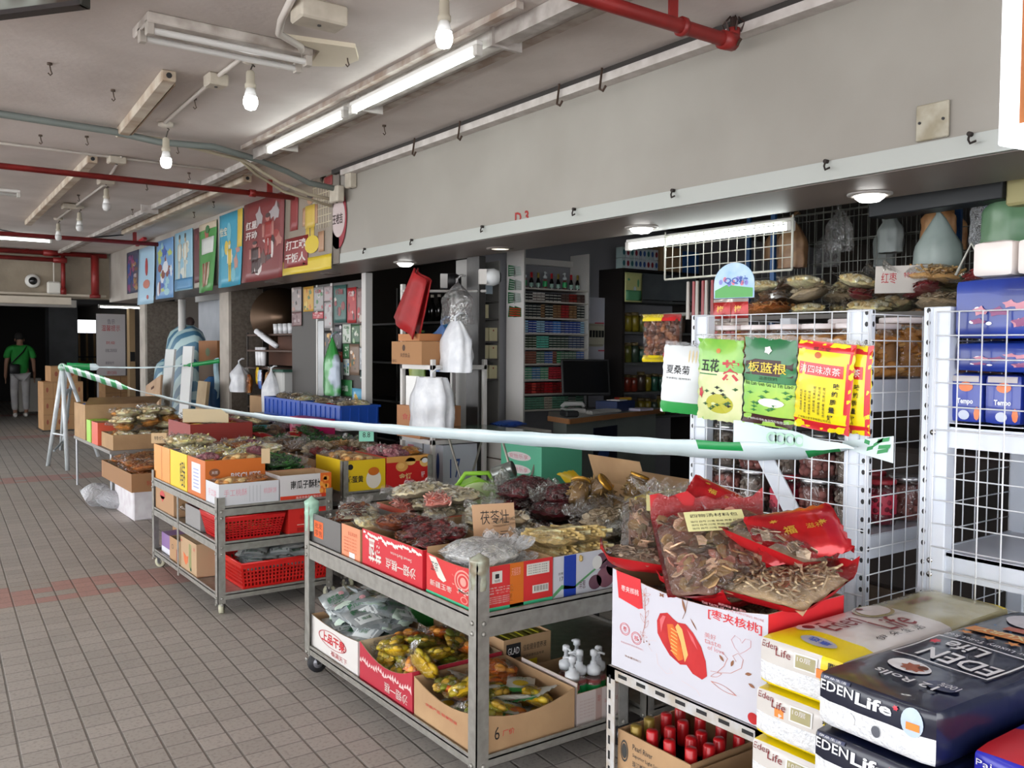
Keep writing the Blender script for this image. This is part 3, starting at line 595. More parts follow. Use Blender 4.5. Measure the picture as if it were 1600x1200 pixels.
# trolleys -------------------------------------------------------------
def trolley(label, x0, y0, x1, y1, shelves, top, caster='pale', wrap=(), mids=(), name='steel_trolley', mat=None, rim=.07, post=.038, drop=.032):
    mat = mat or STEEL; o = thing(name, label, 'trolley', (x0, y0, 0)); w, d = x1-x0, y1-y0; zb = min(shelves)-drop
    for ix, px in enumerate((0, w)):
        for iy, py in enumerate((0, d)):
            sx, sy = (1 if ix == 0 else -1), (1 if iy == 0 else -1); mb = MB()
            mb.box((min(px, px+sx*post), min(py, py+sy*.004), zb), (max(px, px+sx*post), max(py, py+sy*.004), top)); mb.box((min(px, px+sx*.004), min(py, py+sy*post), zb), (max(px, px+sx*.004), max(py, py+sy*post), top))
            for z in shelves:
                for dz in (-.02, -.055):
                    mb.s = True; mb.cyl((px+sx*post*.55, py-sy*.006, z+dz), (px+sx*post*.55, py, z+dz), .007, .009, 8); mb.cyl((px-sx*.006, py+sy*post*.55, z+dz), (px, py+sy*post*.55, z+dz), .007, .009, 8); mb.s = False
            mb.build('leg', mat, o)
            if (ix, iy) in wrap:
                q = MB(); q.s = True; g = wrap[(ix, iy)]; cx, cy = px+sx*post*.5, py+sy*post*.5
                T = Matrix.Translation((cx, cy, top)) @ Matrix.Rotation(R(0), 4, 'Z')
                def wf(a, b): tt = 2*pi*a; r = .038*(.86+.16*smoothn((cos(tt)*2, sin(tt)*2, b*4+ix), 1.3)-(.12 if b < .5 else 0)); zz = -g[1]+(g[1]+.03)*b; k = 1 if b < .9 else .5*(1-b)*10; return T @ Vector((cos(tt)*r*k, sin(tt)*r*k, zz))
                q.sheet(wf, 14, 12); q.build('tape_wrap', g[0], o, label=g[2])
    for (ax, ay) in mids: MB().box((ax-x0, ay-y0-.012, zb), (ax-x0+.006, ay-y0+.012, top-.1)).build('leg', mat, o)
    rim0 = rim
    for z in shelves:
        rim = .03 if z == min(shelves) else rim0
        mb = MB(); mb.box((.004, .004, z-.006), (w-.004, d-.004, z))
        for a, b in (((.004, .004, z-rim), (w-.004, .008, z+.012)), ((.004, d-.008, z-rim), (w-.004, d-.004, z+.012)), ((.004, .004, z-rim), (.008, d-.004, z+.012)), ((w-.008, .004, z-rim), (w-.004, d-.004, z+.012))): mb.box(a, b)
        mb.box((.008, .008, z-rim), (w-.008, .03, z-rim+.003)); mb.build('shelf', mat, o)
    tyre, hub = {'pale': (M('c9c7ae', .5), M('8c8a80', .5, .5)), 'dark': (M('26262a', .6), M('8f8f95', .4, .5))}[caster]
    for px in (.03, w-.03):
        for py in (.035, d-.035):
            a = rnd(-1.4, 1.4); c = MB(); r = min(.045, (zb)*.48+.012) if zb > .05 else .03; r = .036 if caster == 'pale' else .045; zt = max(zb, 2*r+.012)
            c.cyl((px, py, zt-.012), (px, py, zt+.0), .028, n=10); D = Vector((cos(a), sin(a), 0)); Q = Vector((-sin(a), cos(a), 0)); ax_ = Vector((px, py, r))+D*.018
            for k in (-1, 1):
                b = ax_+Q*k*.017; c.add([b-D*.022+Z3*(zt-r), b+D*.01+Z3*(zt-r), b+D*.01-Z3*.008, b-D*.006-Z3*.008], [(0, 1, 2, 3)])
            cf = c.build('caster_fork', M('4a4a4c', .4, .8), o); q = MB(); q.s = True; q.cyl(ax_-Q*.012, ax_+Q*.012, r, n=20, m=0); q.cyl(ax_-Q*.0135, ax_+Q*.0135, r*.55, n=14, m=1); q.build('wheel', [tyre, hub], cf)
    return o
def card(label, loc, rz, w, h, lines, col='c9a27e', ink=INK, tilt=0, name='price_card', th=.003):
    o = thing(name, label, 'price card', loc, rot=(tilt, 0, rz)); mb = MB(); mb.box((-w/2, 0, 0), (w/2, th, h), 0)
    P = (V(-w/2, -.0008, 0), V(w, 0, 0), V(0, 0, h))
    for t, a, b, ww, hh in lines: txt(mb, P, t, a, b, ww, hh, 1)
    mb.build('card', [M(col, .8), ink], o); return o
# ------------------------------------------------------------------ goods
DATE = bag('bag of dark dates', .2, .3, .085, 'date', ('4c1018', '5e1420', '3a0c14'), .015, 90, .2, rough=.35)
RINGB = bag('bag of hawthorn rings', .16, .3, .075, 'ring', ('7a3a1c', '9a5a2c', '5c2816'), .012, 100, .2)
DRED = bag('bag of dark red slices', .1, .28, .05, 'flake', ('6e1a20', '8a2a2a', '4e1216'), .013, 90, .15)
PINK = bag('bag of pink strips', .14, .2, .06, 'stick', ('d98a7c', 'e8a394', 'c66a5c'), .012, 60, .25)
LILY = bag('bag of lily bulb slices', .17, .26, .06, 'flake', ('cfc2a6', 'dfd5bf', 'b3a384'), .014, 120, .25)
SEED = bag('bag of lotus seeds', .14, .22, .055, 'ball', ('d8c69a', 'c9b27c', 'e6dbb8'), .009, 120, .25)
MUSH = bag('bag of beige mushrooms', .18, .26, .08, 'disc', ('a8967a', '8b7a60', 'c4b69c'), .017, 70, .3)
ROOT = bag('bag of pale roots', .2, .34, .075, 'strand', ('c3ac76', 'b39a60', 'd6c597'), .028, 60, .15)
WHITEB = bag('bag of white poria', .22, .26, .085, 'flake', ('d9d6cc', 'c9c6ba', 'e9e7df'), .012, 130, .25, fm=HAZE)
TWIG = bag('bag of brown twigs', .18, .3, .07, 'stick', ('b58f5c', '97713f', 'd0b07c'), .014, 90, .25)
BROWNM = bag('bag of brown mushrooms', .16, .24, .07, 'disc', ('6b4e36', '88694a', '4c3726'), .016, 60, .3)
GREENV = bag('bag of green vegetables', .2, .28, .07, 'stick', ('1f4a1c', '2f6626', '16361a'), .017, 110, .1)
ORAN = bag('bag of golden biscuits', .16, .2, .07, 'disc', ('c98a3c', 'b06e28', 'e0aa5c'), .018, 50, .2)
PALE = bag('bag of pale snacks', .15, .2, .07, 'stick', ('e6d6a4', 'dcc684', 'f0e8c8'), .015, 60, .3)
CARAM = bag('bag of caramel crisps', .2, .26, .07, 'disc', ('b8743c', '9a5626', 'cf9458'), .016, 80, .2)
WHEAT = bag('bag of puffed snacks', .18, .26, .08, 'bun', ('dcc9a2', 'cfb488', 'e9dcc2'), .018, 50, .25)
PURP = bag('bag of pinkish jujubes', .15, .2, .07, 'ball', ('9a5a66', 'b87a80', '7d3f4c'), .012, 70, .25)
BUNS = bag('bag of round cakes', .2, .26, .06, 'bun', ('c4935a', 'd9b07a', 'b07c42'), .028, 22, .2)
YELW = bag('bag of yellow fruit', .1, .13, .045, 'bun', ('b8961e', '9c8a1c', 'd0b03c'), .018, 14, .15, name='snack_bag', rough=.4)
OLIVE = bag('bag of olive fruit', .1, .13, .045, 'bun', ('8a8428', 'a8862c', '6e741f'), .017, 14, .15, name='snack_bag', rough=.4)
ORFR = bag('bag of orange fruit', .1, .13, .045, 'bun', ('c46a1c', 'd68b3a', 'a8521a'), .018, 14, .15, name='snack_bag', rough=.4)
HERB = bag('red-backed clear bag of mixed soup herbs with a pale printed slip', .34, .38, .12, 'disc', ('7a5a4c', '5c4a3a', 'c9a688', '8f7350', 'a06a5c'), .024, 110, backing=REDB, label_card=True, tail=.06)
HERB2 = bag('red-backed clear bag of pale dried shreds', .3, .34, .1, 'stick', ('a38c6c', '8b7457', 'bda988'), .012, 190, .08, backing=REDB)
HERB3 = bag('red-backed clear bag of brown bark slices', .3, .34, .1, 'flake', ('8f7a66', '6e5a4a', 'ab9882'), .022, 120, .08, backing=REDB)
HERBN = bag('soup herb bag', .34, .38, .12, 'disc', ('7a5a4c', '8f7350', 'c9a688', '6b5a44'), .024, 100, label_card=True, tail=.12)
SILV = M('b9c2c6', .22, .55, 'd9dfe0', 16, .2, 20)
def d_silver(mb, fn):
    prect(mb, fn, .12, .1, .88, .4, 1); ptext(mb, fn, '绿茶瓜子', .2, .5, .6, .24, 2, .02); ptext(mb, fn, '原味', .3, .2, .3, .12, 2); pblob(mb, fn, .75, .72, .1, .08, 3)
SILP = packet('silver packet, green lettering', .13, .19, .03, SILV, [M('dfe4e4', .3), M('1d6b3c', .4), M('d39aa0', .4)], None, d_silver)
SILP2 = packet('silver packet, green corner', .12, .17, .03, SILV, [M('cfe0d2', .3), M('2c7a48', .4), M('9fb3c6', .4)], band((.22, 1), (1, 0)), lambda mb, fn: (ptext(mb, fn, '话梅', .25, .45, .5, .28, 2), ptext(mb, fn, '净含量 120克', .2, .25, .6, .08, 2)))
WHP = packet('white and green packet', .1, .14, .014, M('dcdcd2', .3), [M('3f8a46', .4), M('e6c53a', .4)], band((.14, 1), (1, 0)), lambda mb, fn: (pblob(mb, fn, .5, .45, .28, .18, 2), ptext(mb, fn, '汤料', .3, .7, .4, .16, 1)))
REDP = packet('glossy red snack packet', .13, .18, .04, M('b3161c', .25), [M('e9d9a0', .3)], band((.1, 1), (1, 0)), lambda mb, fn: ptext(mb, fn, '麻辣', .2, .45, .6, .25, 1))
GRP = packet('glossy green snack packet', .13, .18, .04, M('2c8a34', .25), [M('e8efd8', .3)], band((.12, 1), (1, 0)), lambda mb, fn: ptext(mb, fn, '山椒', .2, .45, .6, .25, 1))
YLP = packet('bright yellow packet', .12, .17, .035, M('e3c21c', .3), [M('b3161c', .3)], band((.12, 1), (1, 0)), lambda mb, fn: ptext(mb, fn, '蛋黄', .2, .45, .6, .25, 1))
BLP = packet('blue and white packet', .13, .18, .04, M('b9c9e4', .3), [M('2f5fb3', .3)], band((.4, 1), (1, 0)), lambda mb, fn: ptext(mb, fn, '海苔', .2, .5, .6, .25, 1))
# ------------------------------------------------------------------ trolley 1 (nearest)
WRG = (M('a9cdb9', .35, 0, '8fb8a2', 20, .4, 30), .13, 'pale green tape wrapped around the post top')
WRC = (M('a3a897', .25, .1, '8a7f6a', 22, .5, 26), .095, 'clear and green tape wrapped around the post top')
trolley('long steel trolley nearest the camera, with taped post tops and dark casters', 1.62, 2.435, 2.31, 3.87, [.122, .605], .79, 'dark', {(0, 1): WRG, (0, 0): WRC}, post=.05)
T1 = .607
def p_rg(mb, PL, PF, PT):
    rect(mb, PL, 0, 0, 1, .1, 2); rect(mb, PF, 0, 0, 1, .09, 2)
    mb.poly(PL[0], PL[1], PL[2], [(.05, .92), (.2, .92), (.42, .48), (.36, .42), (.25, .48)], 3); txt(mb, lift(PL), '正宗', .1, .6, .15, .22, 4)
    txt(mb, PL, '新疆玉枣', .08, .24, .45, .14, 3)
    mb.disc(PL[0], PL[1], PL[2], .75, .6, .17, .26, 5, 22, .86); mb.disc(PL[0], PL[1], PL[2], .75, .6, .12, .18, 5, 22, .8); mb.disc(PL[0], PL[1], PL[2], .75, .6, .06, .1, 5, 14)
    for a in range(9): mb.poly(PL[0], PL[1], PL[2], [(.72+.2*cos(a*.7), .6+.3*sin(a*.7)), (.75+.22*cos(a*.7+.1), .6+.33*sin(a*.7+.1)), (.73+.16*cos(a*.7+.15), .6+.25*sin(a*.7+.15))], 5)
    txt(mb, PL, 'Made', .66, .34, .24, .1, 3, .02); mb.disc(PL[0], PL[1], PL[2], .77, .2, .07, .08, 5, 16, .75)
    for a in (.03, .19):
        rect(mb, PF, a, .62, a+.13, .88, 3); mb.disc(lift(PF)[0], PF[1], PF[2], a+.065, .78, .04, .05, 4, 12) if a < .1 else rect(mb, lift(PF), a+.04, .72, a+.09, .82, 4); txt(mb, lift(PF), '怕雨', a+.03, .64, .07, .06, 4)
    rect(mb, PF, .42, .02, .6, 1.0, 6); txt(mb, lift(PF), '天福茗茶', .44, .72, .12, .18, 2 if False else 5); rect(mb, PF, .64, .66, .95, .92, 3, 1)
    for k in range(4): txt(mb, lift(PF, 2), '品名 新疆大枣 净含量', .66, .86-k*.055, .26, .025, 4)
    for k, s in enumerate(('产品标准号 GB/T 5835', '储存条件 阴凉干燥处', '保质期 十二个月')): txt(mb, PF, s, .04, .5-k*.06, .42, .035, 3)
    for k in range(4): txt(mb, PF, '贮存条件 请置于阴凉干燥处 避免阳光直射', .04, .3-k*.045, .42, .026, 3)
    rect(mb, PF, .72, .24, .94, .42, 3, 1)
    for k in range(13): rect(mb, lift(PF, 2), .745+k*.014, .28, .745+k*.014+(.004 if k % 3 else .008), .4, 4)
carton('red and green printed carton of white bags at the near corner of the nearest trolley', 1.642, 2.47, 1.965, 2.80, T1, .155, M('cf2f30', .5), None, {'L': .008}, [M('3fb384', .5), OFFW, INK, M('e79a8e', .6), M('cf6d1e', .5)], p_rg, hs={'B': .17, 'L': .15}, fl=.07)
pile([WHITEB], 1.65, 1.957, 2.478, 2.792, T1+.07, 1, 2, 2, 'the red and green carton', 'bags in the red and green carton', .05, .06, .3, (.95, 1.02), 3, -1.57)
def p_on(mb, PL, PF, PT):
    rect(mb, PF, .15, .0, .33, .99, 2); mb.poly(PF[0], PF[1], PF[2], [(.0, .12), (.12, .3), (.3, .22), (.55, .5), (.98, .95), (.98, .92), (.55, .44), (.3, .16), (.12, .2), (0, .02)], 3)
    for a, b, ra, rb, m in ((.78, .3, .14, .26, 4), (.9, .55, .11, .26, 5), (.62, .22, .1, .18, 5), (.72, .72, .1, .2, 5), (.95, .28, .05, .2, 4)): mb.disc(PF[0], PF[1], PF[2], a, b, ra, rb, m)
    mb.disc(lift(PF)[0], PF[1], PF[2], .645, .7, .075, .17, 6); txt(mb, lift(PF), '洋葱', .37, .12, .1, .2, 5); txt(mb, lift(PF), '17', .09, .4, .05, .1, 7)
    txt(mb, PF, '云南', .07, .55, .07, .06, 7)
carton('white carton with printed red onions and a blue tape stripe, on the nearest trolley', 1.972, 2.475, 2.29, 2.80, T1, .15, M('ccced6', .5), None, (), [M('1f3fa8', .4), M('5fa06a', .5), M('7c5060', .5, 0, '93636f', 9), M('5d3a4c', .5, 0, '74505e', 9), M('e4e4e0', .5), INK], p_on, fl=.06)
pile([ROOT], 1.98, 2.283, 2.483, 2.793, T1+.06, 2, 1, 3, 'the onion carton', 'bags in the onion carton', .045, .12, .4, (.85, .95), 4)
def p_red(mb, PL, PF, PT):
    txt(mb, PL, '蓝莓', .12, .2, .22, .62, 2, .02, fx=1, fy=-1); txt(mb, PL, '沙翅一糕点', .42, .2, .48, .27, 2, .01, fx=-1, fy=-1); txt(mb, PL, 'Sweet Barbecue', .5, .58, .34, .09, 2, fx=-1, fy=-1)
    rs = random.Random(2)
    for k in range(26): a = .02+k*.037; b = .84+rs.uniform(-.05, .06); mb.poly(PL[0], PL[1], PL[2], [(a, b), (a+.05, b+rs.uniform(-.05, .02)), (a+.045, b+.05), (a+.01, b+.08)], 3)
    rect(mb, PF, .25, .15, .8, .9, 3)
    for k in range(7): txt(mb, lift(PF), '配料 糯米粉 白砂糖', .3, .8-k*.09, .42, .035, 4)
carton('bright red carton with white brush lettering on the nearest trolley', 1.642, 2.83, 1.975, 3.32, T1, .15, M('c92230', .5), None, (), [OFFW, M('f0e3de', .6), RED], p_red, fl=.05)
pile([DRED, RINGB, DRED], 1.65, 1.967, 2.838, 3.312, T1+.05, 2, 3, 3, 'the bright red carton', 'bags in the bright red carton', .045, .15, .5, (.9, 1.05), 7, -.9, over=.01)
carton('brown carton behind the price card on the nearest trolley', 1.985, 2.83, 2.29, 3.32, T1, .15, fl=.05)
pile([LILY, LILY, MUSH], 1.993, 2.283, 2.838, 3.312, T1+.05, 2, 2, 3, 'the price-card carton', 'bags behind the price card', .05, .15, .5, (.95, 1.1), 8, -.6, over=.01)
def p_st(mb, PL, PF, PT):
    rect(mb, PL, .0, .0, 1, 1, 2); txt(mb, lift(PL), '食品添加剂', .35, .72, .5, .12, 3)
    for k in range(5): txt(mb, lift(PL), '净重 规格 产地 日期 批号', .12, .6-k*.1, .7, .05, 3)
    rect(mb, lift(PL), .42, .05, .72, .22, 4)
carton('narrow carton with a peach orange label sheet beside the grey tray', 1.64, 3.335, 1.95, 3.51, T1, .14, None, None, (), [M('e8916a', .6), M('b4502c', .6), WHITE], p_st, fl=.07)
pile([SEED, RINGB], 1.65, 1.942, 3.343, 3.502, T1+.07, 2, 1, 2, 'the carton beside the grey tray', 'bags beside the grey tray', .045, .1, .2, (.8, .9), 9, -1.57)
def p_tag(mb, PL, PF, PT):
    rect(mb, PL, .15, .25, .45, .8, 2); txt(mb, lift(PL), '批发', .18, .55, .24, .2, 3); txt(mb, lift(PL), '零售', .18, .3, .24, .2, 3)
carton('grey tray box with an orange tag at the far end of the nearest trolley', 1.64, 3.525, 1.95, 3.85, T1, .135, M('6e6c6a', .5, .3), M('7b7670', .6, .2), (), [M('e8641c', .5), M('6a2410', .6)], p_tag, name='tray_box', fl=.06)
pile([SEED, LILY, RINGB], 1.65, 1.942, 3.533, 3.842, T1+.06, 2, 2, 2, 'the grey tray', 'bags in the grey tray', .055, .12, .6, (.9, 1.05), 10, -.5)
carton('brown carton with a red rim at the far inner corner of the nearest trolley', 1.98, 3.34, 2.29, 3.85, T1, .15, M('b8452c', .6), fl=.06)
pile([LILY, PINK, LILY], 1.988, 2.282, 3.348, 3.842, T1+.06, 2, 2, 3, 'the red-rimmed carton', 'bags in the red-rimmed carton', .06, .15, .4, (1.0, 1.15), 11, -.4)
card('handwritten brown price card standing among the bags of the nearest trolley', (1.99, 2.86, .73), R(-16), .175, .16, [('茯苓壮', .18, .5, .68, .34), ('5.48元', .2, .12, .62, .2)], tilt=R(-14))
# lower shelf
B1 = .124
def p_wr(mb, PL, PF, PT):
    P = PL; txt(mb, P, '上品干果', .25, .42, .5, .3, 2, .03); mb.disc(P[0], P[1], P[2], .48, .56, .3, .24, 3, 24, .93); txt(mb, P, '福满天下', .45, .12, .34, .16, 3)
carton('white carton with a red emblem heaped with silver packets on the lower shelf', 1.64, 3.36, 1.98, 3.84, B1, .15, M('d9d6d2', .5), None, {'L': .012}, [RED, M('b0484c', .5)], p_wr, fl=.1)
pile([SILP, SILP2], 1.648, 1.972, 3.368, 3.832, B1+.1, 3, 4, 4, 'the white emblem carton', 'silver packets in the white emblem carton', .028, .4, 1.2, (.95, 1.15), 12, 0, .06)
carton('crimson patterned carton with sagging front, full of yellow fruit bags, lower shelf', 1.64, 2.90, 2.05, 3.34, B1, .16, M('b32a3c', .5), M('c9b494', .8), {'L': .05}, [OFFW, M('e6c6c2', .6)], lambda mb, PL, PF, PT: (txt(mb, PL, '沙翅一糕', .5, .12, .42, .24, 2, fx=-1, fy=-1), [mb.poly(PL[0], PL[1], PL[2], [(k*.045, .5+.05*sin(k)), (k*.045+.05, .48+.05*sin(k*1.7)), (k*.045+.03, .62+.04*sin(k))], 3) for k in range(22)]), fl=.05)
pile([YELW, OLIVE, ORFR, YELW], 1.65, 2.04, 2.91, 3.33, B1+.05, 3, 3, 3, 'the crimson carton', 'fruit bags in the crimson carton', .037, .45, 1.5, (1.0, 1.25), 13, 0, .02)
carton('plain brown carton with sagging sides at the near end of the lower shelf', 1.64, 2.455, 2.06, 2.885, B1, .15, None, None, {'L': .035, 'F': .04}, [INK, RED], lambda mb, PL, PF, PT: (txt(mb, PF, '6', .16, .3, .05, .3, 2), txt(mb, PF, '厂价', .24, .34, .12, .14, 3), txt(mb, PL, '优质产品 轻拿轻放', .2, .45, .5, .08, 3)), fl=.04)
pile([YELW, OLIVE, WHP, ORFR, WHP], 1.65, 2.05, 2.465, 2.875, B1+.04, 3, 3, 3, 'the low plain carton', 'packets in the plain brown carton', .034, .45, 1.5, (1.0, 1.25), 14, 0, .01)
place('o', dup(YELW, (0, 0, 0), (0, 0, 0)), (1.66, 2.9, .3), (R(60), R(20), R(80)), 'clear fruit bag hanging over the corner between the crimson and brown cartons', None, 1.2)
carton('pinkish white carton of pump bottles at the near right of the lower shelf', 2.075, 2.46, 2.29, 2.80, B1, .12, M('cbbfba', .6), None, (), [M('a8423c', .6), M('b59a92', .6)], lambda mb, PL, PF, PT: (rect(mb, PF, .42, 0, .56, 1, 3), txt(mb, lift(PF), '珍', .46, .6, .07, .2, 2), txt(mb, PF, '清香型', .62, .5, .3, .12, 2), [txt(mb, PF, '地址 电话 规格 批号', .06, .72-k*.1, .32, .04, 3) for k in range(6)]), hs={'L': .16})
def pump():
    o = thing('pump_bottle', 'white-topped pump bottle with green label', 'bottle'); mb = MB(); mb.s = True
    mb.lathe([(.0, .0), (.028, .0), (.03, .01), (.03, .1), (.026, .125), (.012, .14), (.012, .15), (0, .15)], n=16, m=0); mb.lathe([(.0305, .03), (.0307, .032), (.0307, .1), (.0305, .102)], n=16, m=1); mb.lathe([(.0, .003), (.0285, .004), (.0285, .12), (0, .12)], n=14, m=2)
    mb.build('bottle_body', [film((1, .9, .9), .2, .1), M('1f9a50', .35, 0, '2fb066', 12), M('9a4a48', .4)], o); q = MB(); q.s = True
    q.lathe([(.0, .138), (.026, .138), (.028, .15), (.027, .165), (.014, .172), (.012, .185), (.0, .185)], n=14); q.lathe([(.008, .18), (.008, .205), (.014, .207), (.014, .225), (.008, .23), (0, .23)], n=12); q.tube([(0, 0, .217), (-.02, -.01, .218), (-.038, -.018, .21)], .005, 6); q.build('pump', M('d6dade', .3), o); return o
PB = pump()
for i, (x, y, w) in enumerate(((2.11, 2.53, 'nearest'), (2.17, 2.56, 'second'), (2.17, 2.64, 'in the second row, left'), (2.215, 2.53, 'third'), (2.265, 2.56, 'rightmost'), (2.24, 2.66, 'in the second row, right'))):
    place('pump', PB, (x, y, B1+.006+.004*(i % 2)), (0, 0, rnd(0, 6)), 'green-labelled pump bottle in the pinkish carton, %s' % w, 'pump bottles in the pinkish carton', 1.0)
carton('brown carton of yellow twine-tied boxes, marked GLAD, at the back of the lower shelf', 2.06, 2.90, 2.30, 3.45, B1, .2, BROWN, None, (), [INK, YEL, WHITE], lambda mb, PL, PF, PT: (rect(mb, PF, .05, .6, .35, .9, 2), txt(mb, lift(PF), 'GLAD', .08, .68, .24, .14, 4, .01), txt(mb, PF, '佳能健身营养液', .4, .7, .5, .13, 2), txt(mb, PF, '品牌健康饮品专卖', .4, .56, .45, .06, 2), txt(mb, PF, '28', .4, .35, .08, .12, 2), rect(mb, PF, .48, .1, .7, .5, 3)))
tb = thing('small_yellow_box', 'box', 'box'); mb = MB(); mb.rbox((-.03, -.05, 0), (.03, .05, .07), .003, 0); mb.box((-.004, -.051, .001), (.004, .051, .0712), 1); mb.build('box_body', [M('6f6a1e', .5), M('d8cf30', .4)], tb)
for j in range(4):
    for i in range(3): place('tb', tb, (2.10+i*.075, 2.97+j*.115, B1+.125), (0, 0, rnd(-.1, .1)), 'little yellow-banded box behind the pump bottles, %s column, %s' % (('left', 'centre', 'right')[i], words(j, 4, 'y')), 'yellow-banded boxes')
carton('small green box behind the crimson carton on the lower shelf', 2.06, 3.5, 2.29, 3.82, B1, .2, M('3fae4c', .4), M('3fae4c', .4), closed=True, name='green_box')
# ------------------------------------------------------------------ slotted white stand with the big printed carton
SLOT = M('c9cacc', .45, .2, 'b3a99b', 18); o = thing('slotted_angle_rack', 'white slotted-angle rack under the big jujube carton, with rust spots', 'rack', (1.745, 1.36, 0))
for x, y in ((0, 0), (.345, 0), (0, .575), (.345, .575)):
    mb = MB(); sx = 1 if x == 0 else -1; sy = 1 if y == 0 else -1; mb.box((min(x, x+sx*.035), min(y, y+sy*.002), 0), (max(x, x+sx*.035), max(y, y+sy*.002), .575), 0); mb.box((min(x, x+sx*.002), min(y, y+sy*.035), 0), (max(x, x+sx*.002), max(y, y+sy*.035), .575), 0)
    if x == 0:
        for k in range(12): mb.box((-.0008, y+sy*.014-.004, .03+k*.045), (0, y+sy*.014+.004, .055+k*.045), 1)
    mb.build('leg', [SLOT, BLK], o)
for z in (.19, .575):
    mb = MB(); mb.box((0, 0, z-.035), (.003, .575, z), 0); mb.box((.342, 0, z-.035), (.345, .575, z), 0); mb.box((0, 0, z-.035), (.345, .003, z), 0); mb.box((0, .572, z-.035), (.345, .575, z), 0); mb.box((0, 0, z-.004), (.345, .575, z), 0)
    for k in range(7): mb.box((-.001, .04+k*.075, z-.022), (0, .075+k*.075, z-.012), 1)
    for k in range(4): mb.box((.04+k*.075, -.001, z-.022), (.075+k*.075, 0, z-.012), 1)
    mb.build('shelf', [SLOT, BLK], o)
def jar_art(mb, PL, PF, PT):
    P = PL; D = lambda *a, **k: mb.disc(P[0], P[1], P[2], *a, **k); q = lift(P)
    mb.poly(P[0], P[1], P[2], [(.04, 1.0), (.25, .97), (.27, .63), (.08, .66)], 2) if False else mb.poly(P[0], P[1], P[2], [(.03, .99), (.21, .97), (.23, .69), (.20, .67), (.05, .72)], 2)
    mb.disc(P[0], P[1], P[2], .13, .83, .0, .0, 2, 3); txt(mb, q, '枣夹核桃', .07, .8, .13, .06, 3)
    # the red fruit
    fr = [(.335, .50), (.33, .62), (.35, .70), (.40, .73), (.44, .69), (.47, .67), (.52, .68), (.57, .62), (.62, .52), (.65, .40), (.66, .27), (.63, .22), (.57, .24), (.53, .30), (.49, .28), (.42, .33), (.37, .42)]
    mb.poly(P[0], P[1], P[2], fr, 4); mb.poly(q[0], P[1], P[2], [(.40, .62), (.44, .64), (.455, .6), (.50, .44), (.51, .34), (.48, .31), (.44, .36), (.41, .5)], 5)
    mb.poly(q[0], P[1], P[2], [(.47, .66), (.5, .62), (.54, .4), (.52, .32), (.49, .5), (.455, .62)], 6); mb.poly(q[0], P[1], P[2], [(.35, .64), (.37, .69), (.39, .69), (.37, .6), (.36, .52)], 7); mb.poly(q[0], P[1], P[2], [(.53, .64), (.57, .58), (.6, .48), (.56, .55)], 7)
    for k in range(7): b = .38+k*.035; mb.poly(lift(P, 2)[0], P[1], P[2], [(.425, b), (.47, b-.02), (.47, b-.012), (.43, b+.01)], 6)
    # lettering
    txt(mb, P, '[枣夹核桃]', .66, .80, .31, .1, 2, .01); txt(mb, P, 'THE TASTE OF LOVE WANTING MORE', .62, .925, .36, .022, 8); txt(mb, P, '爱的味道 更多期待', .72, .955, .16, .022, 8)
    txt(mb, P, '美好', .64, .62, .07, .05, 8); txt(mb, P, 'taste', .64, .57, .1, .04, 8); txt(mb, P, 'of love', .66, .52, .1, .04, 8)
    # ornament: flowers, leaves, scrolls, butterflies
    def leaf(cx, cy, a, L, w, m, hole=True):
        n = 10; pts = [(cx+L*(t*cos(a))-w*sin(pi*t)*sin(a), cy+1.75*(L*t*sin(a)+w*sin(pi*t)*cos(a))) for t in [i/n for i in range(n+1)]]+[(cx+L*(t*cos(a))+w*sin(pi*t)*sin(a), cy+1.75*(L*t*sin(a)-w*sin(pi*t)*cos(a))) for t in [1-i/n for i in range(1, n)]]
        if not hole: mb.poly(P[0], P[1], P[2], pts, m); return
        c = (sum(p[0] for p in pts)/len(pts), sum(p[1] for p in pts)/len(pts)); ins = [(c[0]+(p[0]-c[0])*.84, c[1]+(p[1]-c[1])*.84) for p in pts]; k = len(pts)
        mb.add([P[0]+P[1]*a_+P[2]*b_ for a_, b_ in pts+ins], [(i, (i+1) % k, k+(i+1) % k, k+i) for i in range(k)], m)
    def stroke(pts, w, m):
        L, Rr = [], []
        for i, p in enumerate(pts):
            d = (pts[min(i+1, len(pts)-1)][0]-pts[max(i-1, 0)][0], pts[min(i+1, len(pts)-1)][1]-pts[max(i-1, 0)][1]); l = math.hypot(*d) or 1
            L.append((p[0]-d[1]/l*w, p[1]+d[0]/l*w)); Rr.append((p[0]+d[1]/l*w, p[1]-d[0]/l*w))
        n = len(pts); mb.add([P[0]+P[1]*a_+P[2]*b_ for a_, b_ in L+Rr], [(i, i+1, n+i+1, n+i) for i in range(n-1)], m)
    for k in range(6): leaf(.24, .83, k*1.05+.3, .045, .008, 9)
    stroke([(.24, .8), (.245, .7), (.25, .6), (.24, .5), (.23, .44)], .0015, 9)
    for yy, s in ((.72, 1), (.68, -1), (.6, 1), (.55, -1), (.5, 1)): leaf(.245, yy, 1.1 if s > 0 else 2.2, .06, .009, 9)
    for k in range(5): leaf(.235, .42, k*1.2, .03, .006, 9); 
    for k in range(5): mb.disc(P[0], P[1], P[2], .2+k*.02, .36+.02*(k % 2), .004, .008, 10, 8)
    for cx, cy, s in ((.36, .88, .8), (.42, .92, 1.4)):
        for a in (.5, 2.6, -.5, 3.6): leaf(cx, cy, a, .022*s, .006*s, 10, False)
    stroke([(.5, .72), (.52, .8), (.53, .9), (.51, .95)], .0015, 10); leaf(.52, .78, 1.9, .08, .008, 10, False); leaf(.55, .75, -.9, .07, .004, 10, False)
